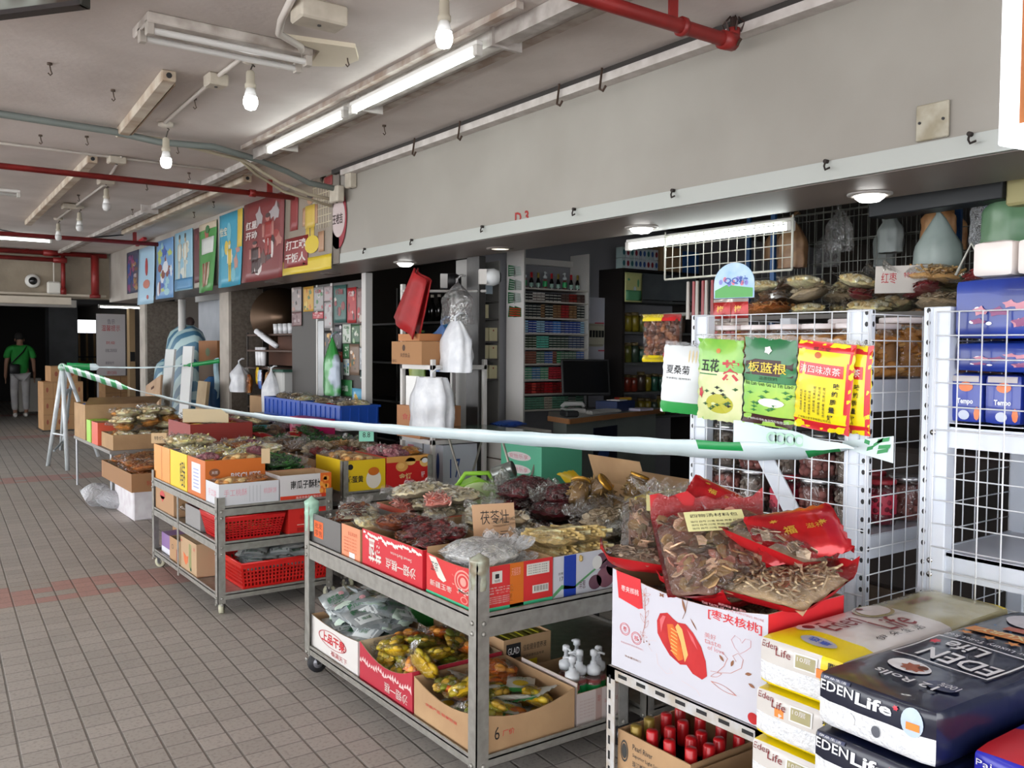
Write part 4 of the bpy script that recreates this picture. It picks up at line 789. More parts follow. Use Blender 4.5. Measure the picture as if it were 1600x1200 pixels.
    stroke([(.3, .3), (.27, .34), (.28, .4), (.33, .42)], .0012, 11); stroke([(.33, .3), (.34, .2), (.4, .14), (.44, .17), (.42, .2)], .0012, 11); stroke([(.5, .13), (.55, .12), (.6, .1), (.62, .06)], .0012, 11)
    leaf(.68, .24, -.15, .16, .014, 9); leaf(.68, .28, .5, .08, .01, 9)
    stroke([(.68, .33), (.74, .35), (.8, .38), (.86, .46), (.87, .54), (.84, .58), (.81, .54), (.83, .5)], .0015, 9); stroke([(.72, .34), (.76, .42), (.78, .5), (.75, .54)], .0015, 9)
    for a in ((.88, .42, .3), (.9, .35, -.3), (.76, .46, 2.4), (.8, .44, 1.2)): leaf(a[0], a[1], a[2], .04, .008, 10, False)
    stroke([(.82, .62), (.8, .68), (.82, .73), (.85, .71), (.86, .68), (.88, .73), (.91, .73), (.91, .67), (.88, .62), (.85, .58), (.82, .62)], .0014, 8)
    for cx, cy in ((.1, .42), (.185, .37)): D(cx, cy, .037, .062, 2, n=24, hole=.93); D(cx, cy, .03, .05, 2, n=20, hole=.93); txt(mb, P, '枣' if cx < .15 else '核', cx-.014, cy-.025, .028, .05, 2)
    txt(mb, P, '本品选用优质红枣核桃仁', .07, .27, .17, .018, 8); txt(mb, P, '净含量见封口', .1, .14, .12, .022, 10)
    D(.93, .06, .03, .05, 4)
    rect(mb, PF, 0, 0, 1, 1, 2)
carton('big white jujube and walnut carton with a red fruit drawing, on the slotted rack', 1.755, 1.37, 2.06, 1.925, .577, .285, M('c9c9d3', .45), None, {'L': .028}, [M('d3262e', .45), M('f0e6e4', .5), M('b01c22', .35, 0, 'c93434', 9), M('e07a28', .5, 0, 'd0541c', 20), M('f0b468', .5), M('d9686c', .4), M('cf8f92', .6), M('c07a6a', .6), M('8a5a3c', .6), M('d8c0bc', .6)], jar_art, fl=.15)
ZB = .583
Hs = [(HERB, (1.9, 1.66, .905), (R(26), R(-4), R(-38)), .95, 'bag of mixed soup herbs with a yellow slip, topmost in the big jujube carton'),
 (HERBN, (1.99, 1.95, .93), (R(34), R(5), R(-40)), .8, 'bag of soup herbs with yellow slip leaning out of the jujube carton, far corner'),
 (HERB3, (1.78, 1.86, .868), (R(8), R(10), R(50)), .62, 'bag of brown bark slices at the far left of the big jujube carton'),
 (HERB2, (1.93, 1.45, .865), (R(8), R(2), R(-82)), .86, 'long bag of pale dried shreds along the near side of the big jujube carton'),
 (dup(HERB3, (0, 0, 0)), (1.97, 1.52, .945), (R(-10), R(14), R(-76)), .8, 'red-faced herb bag lying on top of the shreds in the big jujube carton'),
 (dup(HERB2, (0, 0, 0)), (1.91, 1.53, .735), (0, 0, R(90)), .8, 'herb bag hidden low on the near side of the big jujube carton'),
 (dup(HERB3, (0, 0, 0)), (1.91, 1.76, .735), (0, 0, R(90)), .84, 'herb bag underneath on the far side of the big jujube carton'),
 (dup(HERB2, (0, 0, 0)), (1.9, 1.64, .81), (0, 0, R(90)), .8, 'herb bag in the middle layer of the big jujube carton')]
for h_, loc, rot, sc, lb in Hs: place(h_.name, h_, loc, rot, lb, None, sc)
# shiny red wrappers
def redwrap(label, loc, rot, w, h, t=.05):
    o = packet(label, w, h, t, M('8f0f16', .15, .25, 'b51d22', 12, .4, 14), [M('c9a23c', .3, .6)], None, lambda mb, fn: (ptext(mb, fn, '福', .3, .45, .13, .16, 1, .02), ptext(mb, fn, '滋补', .55, .5, .2, .1, 1), pblob(mb, fn, .75, .6, .06, .05, 1, star=.5), pblob(mb, fn, .25, .75, .05, .04, 1, star=.5)), 'red_gift_bag', 'bag', nu=14, nv=14); o.location = loc; o.rotation_euler = rot; del o['desc']; return o
redwrap('glossy red and gold wrapped bag on the right side of the big jujube carton', (1.99, 1.47, 1.0), (R(48), R(-6), R(-20)), .27, .15)
redwrap('pointed red wrapper end sticking up beside the grid rack', (2.04, 1.78, 1.04), (R(45), R(22), R(-60)), .2, .1)
# carton of small bottles on the rack's lower shelf
carton('brown carton of small red-capped bottles below the big jujube carton', 1.765, 1.62, 2.07, 1.905, .192, .2, BROWN, None, (), [M('3a3a38', .6), M('7d4a38', .6)], lambda mb, PL, PF, PT: (mb.disc(PL[0], PL[1], PL[2], .1, .72, .055, .16, 2, 22, .82), mb.disc(PL[0], PL[1], PL[2], .1, .72, .04, .11, 2), txt(mb, PL, 'Pearl River', .22, .8, .28, .08, 2), txt(mb, PL, 'Superior Light Soy', .22, .68, .36, .07, 2), txt(mb, PL, '珠江桥牌生抽', .22, .55, .3, .09, 2), [txt(mb, PL, '净含量 150ml x 24', .06, .4-k*.1, .3, .05, 3) for k in range(3)]), rz=0)
carton('brown carton with a boxed number beside the bottle carton under the tissue packs', 1.765, 1.38, 2.07, 1.605, .192, .19, BROWN, None, (), [INK], lambda mb, PL, PF, PT: (txt(mb, PL, '9+', .3, .3, .4, .5, 2), rect(mb, PL, .12, .1, .16, .9, 2), rect(mb, PL, .12, .1, .9, .14, 2), rect(mb, PL, .12, .86, .9, .9, 2)))
def sbottle(cap):
    o = thing('sauce_bottle', 'small dark sauce bottle capped', 'bottle'); mb = MB(); mb.s = True; mb.lathe([(0, 0), (.027, 0), (.028, .01), (.028, .09), (.02, .12), (.013, .14), (.013, .165), (0, .165)], n=14, m=0); mb.lathe([(.0285, .02), (.0287, .022), (.0287, .07), (.0285, .072)], n=14, m=1)
    mb.build('bottle_body', [M('1a1210', .08, 0, None, spec=.8), M('8fb3a3', .4)], o); q = MB(); q.s = True; q.lathe([(.0, .14), (.016, .14), (.017, .15), (.017, .205), (.014, .21), (0, .21)], n=14); q.build('cap', cap, o); return o
SB, SG = sbottle(M('b8141c', .3)), sbottle(M('8a7430', .35, .3))
n_ = 0
for j in range(7):
    for i in range(4):
        x, y = 1.8+j*.062, 1.65+i*.072
        if x > 2.04: continue
        g = i == 3 and j < 2; place('sb%d' % g, SG if g else SB, (x, y-.0, .2+rnd(0, .006)), (rnd(-.05, .05), rnd(-.05, .05), rnd(0, 6)), '%s-capped sauce bottle under the jujube carton, %s row, %s' % ('gold' if g else 'red', ORD[j], words(i, 4, 'y')), 'sauce bottles')
# ------------------------------------------------------------------ tissue bales
def bulge_fn(w, d, h, r, bl, seed):
    def F(face, a, b, lift=0):
        u, v = 2*a-1, 2*b-1
        p = {'T': (u, v, 1), 'L': (-1, -u, v), 'F': (u, -1, v), 'R': (1, u, v), 'B': (-u, 1, v), 'D': (u, -v, -1)}[face]
        n = {'T': (0, 0, 1), 'L': (-1, 0, 0), 'F': (0, -1, 0), 'R': (1, 0, 0), 'B': (0, 1, 0), 'D': (0, 0, -1)}[face]
        hh = Vector((w/2, d/2, h/2)); q = Vector((p[0]*hh.x, p[1]*hh.y, p[2]*hh.z)); inner = Vector([max(-hh[i]+r, min(hh[i]-r, q[i])) for i in range(3)])
        e = q-inner; q = inner+(e.normalized()*r if e.length > 1e-9 else Vector(n)*r)
        k = (1-u*u)*(1-v*v); nn = smoothn((q.x*7+seed, q.y*9, q.z*9), 1)+.5*smoothn((q.x*22+seed, q.y*22, q.z*22), 1)
        return q+Vector(n)*(bl*k+.004*nn*min(1, k*4)+lift)+Vector((0, 0, h/2))
    return F
def bale(name, label, x0, x1, y0, y1, z0, z1, mats, fm, deco=None, rz=0, r=.018, bl=.006, seed=0, group=None, cat='tissue pack', n=(16, 8, 8)):
    w, d, h = x1-x0, y1-y0, z1-z0; o = thing(name, label, cat, ((x0+x1)/2, (y0+y1)/2, z0), rz, group); F = bulge_fn(w, d, h, r, bl, seed); mb = MB(); mb.s = True
    for face, nu, nv in (('T', n[0], n[1]), ('L', n[1], n[2]), ('F', n[0], n[2]), ('R', n[1], n[2]), ('B', n[0], n[2]), ('D', 4, 4)):
        k = len(mb.v); mb.v += [tuple(F(face, i/nu, j/nv)) for j in range(nv+1) for i in range(nu+1)]
        for j in range(nv):
            for i in range(nu): mb.f.append([k+j*(nu+1)+i, k+j*(nu+1)+i+1, k+(j+1)*(nu+1)+i+1, k+(j+1)*(nu+1)+i]); mb.mi.append(fm(face, (i+.5)/nu, (j+.5)/nv)); mb.sm.append(True)
    if deco: deco(mb, F)
    mb.build('wrapped_body', mats, o); return o
EMB = M('eceef0', .3, 0, 'dde1e6', 60, .6, 130, spec=.7); WHITE2 = 0; GOLD = M('a39a55', .3, .3, 'd3cc96', 18); TYEL = M('f0d80f', .35); TWH = M('dcd7d2', .3, 0, 'cfcbc6', 5, .3, 14, coat=.3); OLV = M('9a9264', .25, 0, 'b5ae86', 6, .4, 16, coat=.4)
MAROON = M('7a1f22', .5); BLUP = M('2f5fc0', .4); GREYP = M('a9aeb8', .4); ORST = M('f08a3c', .5); NAVYG = M('10162f', .28, 0, '0d1228', 5, .5, 10, coat=.3)
def eden_white(mb, F):
    T = lambda a, b, s=1, l=0: F('T', a, b, l); Lf = lambda a, b, s=1, l=0: F('L', a, b, l); f = lambda a, b, s, l: T(a, b, s, l)
    # reading direction on top: towards +x when seen from the near side
    ptext(mb, f, 'Eden', .2, .52, .17, .3, 6, 0, .003); ptext(mb, f, 'Life', .36, .22, .16, .3, 6, 0, .003); ptext(mb, f, '伊 朵 生 活', .24, .1, .26, .09, 4, 0, .003)
    pblob(mb, f, .5, .72, .085, .2, 3, 22, .003); pblob(mb, f, .5, .72, .07, .16, 2, 22, .0045); pblob(mb, f, .47, .83, .015, .04, 6, 10, .006)
    pblob(mb, f, .17, .8, .04, .11, 2, 18, .003); pblob(mb, f, .165, .78, .018, .07, 6, 12, .0045)
    ptext(mb, f, '柔韧加厚 轻触至柔', .7, .62, .14, .12, 6, 0, .003)
    pblob(mb, f, .075, .45, .035, .2, 8, 16, .003); ptext(mb, f, '惠选', .062, .32, .03, .24, 7, .02, .0045, True)
    ptext(mb, Lf, 'Eden', .06, .80, .2, .13, 6, .0, .002); ptext(mb, Lf, 'Life', .24, .70, .18, .15, 6, 0, .002); prect(mb, Lf, .46, .58, .72, .88, 5, .002); prect(mb, Lf, .48, .61, .70, .85, 3, .003)
    ptext(mb, Lf, '10层', .5, .73, .15, .1, 2, .01, .004); ptext(mb, Lf, '赠送', .83, .76, .13, .13, 4, .02, .003); ptext(mb, Lf, '量贩装', .84, .62, .11, .08, 4, 0, .003)
def fm_white(face, a, b):
    if face == 'T': return 1 if a < .165 else (2 if a < .62 else (3 if a < .96 else 1))
    if face == 'L': return (1 if a > .78 else 2) if b > .52 else (0 if b > .14 else 1)
    if face == 'B' or face == 'F': return 2 if b > .5 and a < .6 else 3 if b > .5 else 0
    return 3
def fm_white_low(face, a, b): return fm_white(face, a, b) if face == 'L' else (1 if face == 'T' and a < .12 else 2)
ords = ['top', 'second from the top', 'third from the top', 'fourth from the top', 'fifth from the top', 'sixth from the top', 'bottom']
for k in range(7):
    z1 = .83-k*.1185; bale('tissue_pack', 'white Eden Life tissue pack, %s of its stack' % ords[k], 1.70-.012*k, 2.44-.012*k, 1.125, 1.355, z1-.117, z1, [EMB, TYEL, TWH, OLV, INK, WHITE, MAROON, BLUP, GREYP], fm_white, eden_white if k < 4 else None, 0, seed=k, group='white Eden tissue packs', n=(16, 6, 10) if k else (25, 8, 10))
    if k < 2: s = MB(); s.box((1.693-.012*k, 1.165+.1*k, z1-.053), (1.6955-.012*k, 1.19+.1*k, z1-.033)); tag(s.build('price_sticker', ORST), 'orange price sticker on the %s white tissue pack' % ('top' if k == 0 else 'second'), 'sticker')
def eden_navy(mb, F):
    T = lambda a, b, s=1, l=0: F('T', 1-a, 1-b, l); Lf = lambda a, b, s=1, l=0: F('L', a, b, l); f = lambda a, b, s, l: T(a, b, s, l)
    # printed to be read from the other side of the stack
    for (a0, b0, a1, b1) in ((.56, .18, .80, .20), (.56, .80, .80, .82), (.56, .18, .565, .82), (.795, .18, .80, .82)): prect(mb, f, 1-a1+.0, b0, 1-a0+.0, b1, 2, .003) if False else None
    G = lambda a, b, s=1, l=0: F('T', b, 1-a, l)      # text runs along y (across), lines step along x
    g = lambda a, b, s, l: G(a, b, s, l)
    H = lambda a, b, s=1, l=0: F('T', b, 1-a, l)
    def fr(a0, b0, a1, b1, t=.006):
        for q in ((a0, b0, a1, b0+t), (a0, b1-t, a1, b1), (a0, b0, a0+t*3, b1), (a1-t*3, b0, a1, b1)): prect(mb, g, *q, 2, .003)
    fr(.1, .27, .9, .5)
    K = lambda a, b, s=1, l=0: F('T', b, a, l)
    k_ = lambda a, b, s, l: F('T', 1-b, a, l)
    kk = lambda a, b, s, l: F('T', 1-b, a, l)
    ptext(mb, kk, 'EDEN', .14, .62, .6, .085, 2, .012, .003); ptext(mb, kk, 'Life', .4, .52, .34, .075, 2, .012, .003); pblob(mb, kk, .82, .56, .05, .02, 3, 12, .004, .6)
    pblob(mb, g, .4, .2, .17, .042, 2, 22, .003); pblob(mb, g, .44, .195, .1, .03, 4, 16, .0045, .7); pblob(mb, g, .5, .21, .04, .012, 5, 12, .006)
    ptext(mb, kk, '12 Rolls', .2, .88, .5, .035, 2, .01, .006); pblob(mb, g, .78, .14, .12, .035, 6, 22, .003); ptext(mb, kk, '100%', .1, .84, .15, .03, 2, 0, .005)
    ptext(mb, kk, '4 Star Luxury Toilet Roll', .08, .455, .8, .03, 2, 0, .003)
    prect(mb, g, .12, .62, .9, .68, 7, .003); ptext(mb, kk, 'LUXURY', .2, .325, .6, .045, 8, .02, .0045)
    for i in range(4): pblob(mb, g, .2+i*.2, .585, .07, .022, 7, 10, .004, .45)
    pblob(mb, g, .5, .86, .36, .09, 9, 24, .003); prect(mb, g, .3, .715, .8, .76, 10, .003)
    for i in range(9): pblob(mb, g, .1+.1*i, .7+.05*sin(i*2.1), .015, .004, 11, 6, .003)
    ptext(mb, Lf, 'EDEN', .04, .68, .3, .17, 2, .012, .002); ptext(mb, Lf, 'Life', .36, .64, .3, .2, 2, .03, .002); pblob(mb, Lf_w(Lf), .69, .82, .025, .05, 3, 12, .003, .6)
    prect(mb, Lf, .05, .88, .3, .955, 6, .002); ptext(mb, Lf, '伊朵生活', .07, .89, .2, .05, 2, 0, .003); pblob(mb, Lf_w(Lf), .82, .68, .085, .24, 12, 20, .002)
    prect(mb, Lf, .78, .56, .88, .68, 13, .004)
    pblob(mb, Lf_w(Lf), .32, .34, .05, .11, 14, 18, .003); pblob(mb, Lf_w(Lf), .54, .3, .035, .1, 15, 18, .003)
def Lf_w(f): return lambda a, b, s, l: f(a, b, s, l)
def fm_navy(face, a, b):
    if face == 'L': return 1 if b > .5 else 0
    return 1
NM = [EMB, NAVYG, M('e4e6ea', .4), M('d33a4c', .4), M('9a5a44', .6), M('5a3226', .6), M('3b415e', .4), M('d98c3a', .4), M('f0d79a', .4), M('c9c6cc', .4), M('b0502c', .4), M('3f7fc0', .4), M('b9cbe0', .4), ORST, M('f0f0f2', .4), M('5a5d66', .4)]
for k in range(7):
    z1 = .835-k*.119; bale('tissue_pack', 'navy EDEN Life tissue pack, %s of its stack' % ords[k], 1.60-.012*k, 2.41-.012*k, .845, 1.112, z1-.117, z1, NM, fm_navy, eden_navy if k < 3 else None, R(-2), seed=20+k, group='navy tissue packs', n=(20, 8, 10))
def blue_pk(mb, F):
    Lf = lambda a, b, s, l: F('L', a, b, l); T = lambda a, b, s, l: F('T', 1-b, a, l); ptext(mb, Lf, 'Pai', .04, .74, .12, .1, 2, 0, .002); ptext(mb, T, '12', .4, .68, .3, .12, 2, .02, .003); ptext(mb, T, '细柔 亲肤', .05, .8, .3, .06, 2, 0, .003)
for k in range(6):
    z1 = .765-k*.119; bale('tissue_pack', 'blue and red tissue pack at the right edge, %s of its stack' % (ords[k] if k < 5 else 'bottom'), 1.66-.01*k, 2.41, .57, .83, z1-.117, z1, [EMB, M('1f22a8', .3, coat=.3), WHITE, M('cf1f28', .35)], lambda f, a, b: (0 if b < .35 else 1) if f == 'L' else (3 if f == 'T' and a < .2 and a+b*.12 > .07 else 1), blue_pk if k < 2 else None, seed=40+k, group='blue tissue packs', n=(14, 6, 10))
# ------------------------------------------------------------------ white display racks with wire grids
WIRE = M('e6eaf0', .35, .1)
def grid(mb, o, u, v, nu, nv, r=.0021, frame=0):    # wires on a plane
    o, u, v = Vector(o), Vector(u), Vector(v); mb.s = True
    for i in range(nu+1): p = o+u*(i/nu); mb.cyl(p, p+v, frame if frame and i in (0, nu) else r, n=5)
    for j in range(nv+1): p = o+v*(j/nv); mb.cyl(p, p+u, frame if frame and j in (0, nv) else r, n=5)
    mb.s = False
    return mb
def rack(label, x0, y0, x1, y1, top, shelves, grids, slots=True, pw=.05):
    o = thing('display_rack', label, 'rack', (x0, y0, 0)); w, d = x1-x0, y1-y0
    for px in (0, w):
        for py in (0, d):
            sx = 1 if px == 0 else -1; sy = 1 if py == 0 else -1; mb = MB(); mb.rbox((min(px, px+sx*.045), min(py, py+sy*pw), 0), (max(px, px+sx*.045), max(py, py+sy*pw), top), .003, 0)
            if px == 0:
                ya, yb = (-.03, 0) if sy > 0 else (d, d+.03); mb.rbox((.006, min(ya, yb), 0), (.03, max(ya, yb), top), .002, 0)
                for k in range(int(top/.09)):
                    for dz in (0, .035):
                        z = .05+k*.09+dz; mb.prism((.0052, (ya+yb)/2, z), (0, 1, 0), (0, 0, 1), (.001, 0, 0), [(.006*cos(t*pi/4), .008*sin(t*pi/4)) for t in range(8)], 1)
                        if py == 0: mb.prism(((.018), ya-.0008, z), (1, 0, 0), (0, 0, 1), (0, .001, 0), [(.005*cos(t*pi/4), .009*sin(t*pi/4)) for t in range(8)], 1)
            mb.build('post', [WPAINT, BLK], o)
    for z, hb in shelves:
        mb = MB(); mb.box((.012, .0, z-hb), (.02, d, z)); mb.box((w-.02, 0, z-hb), (w-.012, d, z)); mb.box((.02, .004, z-hb), (w-.02, .012, z)); mb.box((.02, d-.012, z-hb), (w-.02, d-.004, z)); mb.box((.012, 0, z-.012), (w-.012, d, z-.002)); mb.build('shelf', M('d9dfe8', .25, 0, 'd0d7e2', 5), o)
        for py in (.01, d-.01):
            for dz in (.03, .07):
                if dz < hb: q = MB(); q.s = True; q.cyl((-.004, py, z-dz), (.012, py, z-dz), .008, n=10); q.build('bolt', CHROME, o)
    for g in grids: mb = MB(); grid(mb, *g); mb.build('wire_grid', WIRE, o)
    return o
r1 = rack('white display rack behind the jujube carton, hung with tea packs', 2.45, 1.59, 2.97, 2.255, 1.625, [(1.41, .1), (.925, .075), (.5, .08), (.15, .08)], [((-.006, -.03, .62), (0, .695, 0), (0, 0, 1.0), 11, 15), ((0, -.034, .5), (.5, 0, 0), (0, 0, 1.11), 7, 14), ((0, .67, .5), (.5, 0, 0), (0, 0, 1.11), 7, 14)])
q = MB(); q.prism((.035, .42, 1.14), (0, -1, 0), (0, 0, 1), (.006, 0, 0), [(0, 0), (.075, 0), (.43, -.52), (.355, -.52)]); q.build('diagonal_brace', WPAINT, r1)
rack('white display rack at the right edge, loaded with blue tissue packs', 2.45, .45, 2.97, 1.365, 1.625, [(1.30, .07), (.935, .075), (.5, .08)], [((-.006, 0, .55), (0, .9, 0), (0, 0, 1.06), 14, 16), ((0, .925, .5), (.5, 0, 0), (0, 0, 1.11), 7, 14)])
# cookie jars and nut jars on the first rack
def jar(kind, cols, r=.06, h=.17, lid=WHITE, n=60, s=.018, cat='jar', band_=None):
    o = thing('plastic_jar', 'jar', cat); mb = MB(); mb.s = True; mb.lathe([(0, 0), (r*.94, 0), (r, .01), (r, h*.84), (r*.86, h*.9), (r*.86, h*.93), (0, h*.93)], n=20, m=0)
    if band_: mb.lathe([(r+.0008, h*.25), (r+.001, h*.26), (r+.001, h*.66), (r+.0008, h*.67)], n=20, m=1)
    mb.build('jar_body', [film((1, 1, 1), .04, .05, 12)]+([band_] if band_ else []), o); mb = MB(); mats = [M(c, .7) for c in cols]; mb.s = True; mb.lathe([(0, .004), (r*.86, .004), (r*.88, h*.78), (0, h*.8)], n=14, m=0)
    for i in range(n): a = rnd(0, 2*pi); z = rnd(.015, h*.76); chip(mb, kind, Vector((cos(a)*r*.86, sin(a)*r*.86, z)), s, random.randrange(len(mats)))
    c = mb.build('contents', mats, o); c['kind'] = 'stuff'; q = MB(); q.s = True; q.lathe([(0, h*.9), (r*.98, h*.9), (r*1.0, h*.92), (r*1.0, h*.985), (r*.95, h), (0, h)], n=22); q.build('lid', lid, o); return o
CK = jar('bun', ('c98f4a', 'd9a562', 'b57a38'), .062, .175, M('e6dedf', .35), 44, .02)
for i in range(5): place('ck', CK, (2.56, 1.68+i*.128, 1.412), (0, 0, i), 'white-lidded biscuit jar in the front row of the rack, %s nearest' % ORD[i], 'biscuit jars')
for i in range(5): place('ck', CK, (2.7, 1.68+i*.128, 1.412), (0, 0, i+.5), 'white-lidded biscuit jar in the middle row of the rack, %s nearest' % ORD[i], 'biscuit jars')
FJ = jar('disc', ('cf8f3c', 'e0a552', 'b5742a'), .075, .2, M('e6dedf', .35), 60, .02)
for i in range(2): place('fj', FJ, (2.86, 1.7+i*.2, 1.412), (0, 0, i), 'tall jar of orange crackers at the back of the rack, %s' % ('nearer' if i == 0 else 'farther'), 'cracker jars')
NJ = jar('ball', ('7d7066', '8f8176', '665a50'), .05, .15, M('b9b9bb', .25, .8), 60, .011); PJ = jar('ball', ('7d4a44', '96605a', '6a3a36'), .055, .15, M('b9b9bb', .25, .8), 50, .014, band_=None); KJ = jar('ball', ('7a2030', '902a3c', '5c1622'), .05, .15, M('b0303c', .4), 40, .012, band_=M('c8304a', .4))
for j, x in enumerate((2.56, 2.72, 2.87)):
    for i in range(5):
        p, nm, k = ((NJ, 'grey walnuts', 'nj'), (PJ, 'brown nuts', 'pj'), (KJ, 'dark red dates', 'kj'))[(i+2*j) % 3]
        place(k, p, (x, 1.68+i*.128, .927), (0, 0, i), 'jar of %s on the middle rack shelf, %s row, %s nearest' % (nm, ('front', 'middle', 'back')[j], ORD[i]), 'nut jars')
for i in range(5): p, nm, k = ((NJ, 'grey walnuts', 'nj'), (PJ, 'brown nuts', 'pj'))[i % 2]; place(k, p, (2.56, 1.68+i*.128, 1.078), (0, 0, i), 'jar of %s stacked on the front row, %s nearest' % (nm, ORD[i]), 'nut jars')
# packs on the right-hand rack
def sea(mb, F):
    for face in ('L', 'F'):
        f = lambda a, b, s, l, face=face: F(face, a, b, l); rs = random.Random(5)
        for k in range(26): a = rs.uniform(.1, .95); b = .5+.4*a-rs.uniform(0, .35); pblob(mb, f, a, min(.95, b), rs.uniform(.02, .06), rs.uniform(.04, .09), 1 if k % 3 else 2, 9, .002+.0004*(k % 5), .6)
        for k in range(8): pblob(mb, f, rs.random()*.9+.05, rs.random()*.5+.05, .012, .03, 3, 8, .002)
SEAM = [M('14256e', .3, 0, '1f3fa0', 4, coat=.3), M('c98a9a', .4), M('8a4a78', .4), M('e6e6ee', .4)]
bale('tissue_pack', 'large navy pack with a pink coral print on top of the right rack', 2.46, 2.9, .62, 1.312, 1.53, 1.70, SEAM, lambda f, a, b: 0, sea, 0, .02, seed=60)
bale('tissue_pack', 'second navy pack with a coral print, just under the topmost one on the right rack', 2.47, 2.9, .62, 1.312, 1.44, 1.528, SEAM, lambda f, a, b: 0, sea, 0, .02, seed=61)
def tempo(mb, F):
    f = lambda a, b, s, l: F('L', a, b, l); ptext(mb, f, 'Tempo', .3, .36, .45, .14, 2, .04, .002); prect(mb, f, .1, .84, .9, .97, 3, .002); pblob(mb, f, .55, .74, .2, .1, 1, 12, .002); pblob(mb, f, .5, .16, .16, .1, 4, 14, .002); pblob(mb, f, .86, .2, .08, .14, 1, 8, .002)
for i in range(6): bale('tissue_pack', 'small upright tissue pack on the right rack, %s from the left' % ORD[i], 2.475, 2.62, 1.232-i*.102, 1.33-i*.102, 1.302, 1.438, [M('2a3f9e', .3, coat=.3), M('e8804e', .4), M('dfe4f2', .4), M('b9b4b4', .4), M('c6cfe0', .4)], lambda f, a, b: 0, tempo, seed=70+i, r=.012, bl=.003, group='small tissue packs', n=(6, 6, 8))
for i in range(3): bale('tissue_pack', 'white-topped tissue bundle above the coral pack, %s from the left' % ORD[i], 2.48, 2.62, 1.165-i*.118, 1.275-i*.118, 1.702, 1.80, [M('e6dfdb', .4, 0, 'dcd5d0', 6), M('27306e', .4)], lambda f, a, b: 1 if b < .06 else 0, None, seed=80+i, r=.015, bl=.003, group='white tissue bundles', n=(6, 6, 8))
def bearp(mb, F):
    f = lambda a, b, s, l: F('L', a, b, l); rs = random.Random(9)
    for i in range(6):
        for j in range(9): prect(mb, f, .06+i*.16, .04+j*.085, .16+i*.16, .1+j*.085, 1+(i+2*j) % 3, .002, 1, 1)
    pblob(mb, f, .55, .9, .3, .07, 4, 16, .003)
bale('gift_box_pack', 'navy box pack with little pink and blue squares on the lower right shelf', 2.6, 2.8, .88, 1.08, .937, 1.17, [M('1c2f6e', .35), M('7fb0d6', .5), M('c9788c', .5), M('e4e6ea', .5), M('9a948c', .5)], lambda f, a, b: 0, bearp, cat='box pack', seed=90, r=.01, bl=.002, n=(6, 6, 8))
for i in range(3): bale('napkin_pack', 'flat packet at the back of the lower right shelf, %s' % ('red', 'purple', 'navy')[i], 2.84, 2.94, 1.12-i*.13, 1.24-i*.13, .937, 1.05, [M(('8a2a34', '5a3a8a', '1f2c5e')[i], .4)], lambda f, a, b: 0, None, cat='packet', seed=95+i, r=.01, bl=.002, n=(4, 4, 4))
# tea packs hung on the grid
FACE = Matrix(((0, 0, -1), (-1, 0, 0), (0, 1, 0)))
def hung(o, loc, yawd=0, tilt=0, roll_=0):
    o.location = loc; o.rotation_euler = (Matrix.Rotation(R(yawd), 3, 'Z') @ FACE @ Matrix.Rotation(R(tilt), 3, 'X') @ Matrix.Rotation(R(roll_), 3, 'Z')).to_euler(); return o
def pouchp(label, w, h, t, base, mats, mfn, deco, **k):
    o = packet(label, w, h, t, base, mats, mfn, deco, 'tea_pouch', 'tea pack', nu=12, nv=18, **k); del o['desc']; return o
def hookp(o, w, h):      # clear header and wire hook
    q = MB(); q.sheet(lambda a, b: Vector(((a-.5)*w*.96, h*.5-.008+b*.02+.003*sin(a*30), .014+.003*sin(a*17))), 12, 2); q.build('clear_header', HAZE, o); return o
GL = M('5fae3a', .28, 0, '8fc44c', 9, coat=.3); CREAM = M('cfdc9a', .3, 0, 'e3e7b4', 12, coat=.3)
def d5(mb, fn):
    ptext(mb, fn, '五花', .12, .6, .42, .16, 2, .02); ptext(mb, fn, '茶', .6, .5, .36, .26, 3, .03); prect(mb, fn, .06, .565, .5, .58, 4, .001)
    for k in range(14): pblob(mb, fn, .15+.75*random.random(), .12+.36*random.random(), .07, .022, 2 if k % 3 == 0 else 5, 8, .001+.0002*k, .5)
    pblob(mb, fn, .13, .34, .06, .08, 3, 10, .003, .6); pblob(mb, fn, .5, .86, .05, .03, 6, 14, .002); pblob(mb, fn, .55, .22, .3, .12, 7, 18, .0009)
hookp(hung(pouchp('green tea pack with a red flower, second from the left on the grid', .19, .285, .035, GL, [CREAM, M('101c10', .5), M('c43440', .4), M('2f7d3a', .4), M('2d5c26', .4), M('d0803c', .4), M('b9b83c', .4)], band((.62, 1), (1, 0)), d5, seed=3), (2.405, 2.085, 1.395), 3, 3, -3), .19, .285)
def d6(mb, fn):
    prect(mb, fn, .04, .58, .96, .76, 2, .001); ptext(mb, fn, '板蓝根', .12, .61, .74, .12, 3, .012, .003); ptext(mb, fn, 'Ban Lan Gen Gu Li Yin Liao', .05, .46, .92, .05, 4, .01); ptext(mb, fn, '凉茶饮料', .35, .53, .35, .04, 4)
    for k in range(16): pblob(mb, fn, .1+.85*random.random(), .17+.25*random.random(), .08, .02, 5, 8, .001+.0002*k, .5)
    pblob(mb, fn, .6, .28, .25, .05, 6, 12, .004); pblob(mb, fn, .5, .87, .08, .05, 6, 10, .003, .7); prect(mb, fn, .0, .015, 1, .125, 2, .002); ptext(mb, fn, '广州仙乐绿色食品饮料有限公司', .12, .05, .8, .035, 6, 0, .003)
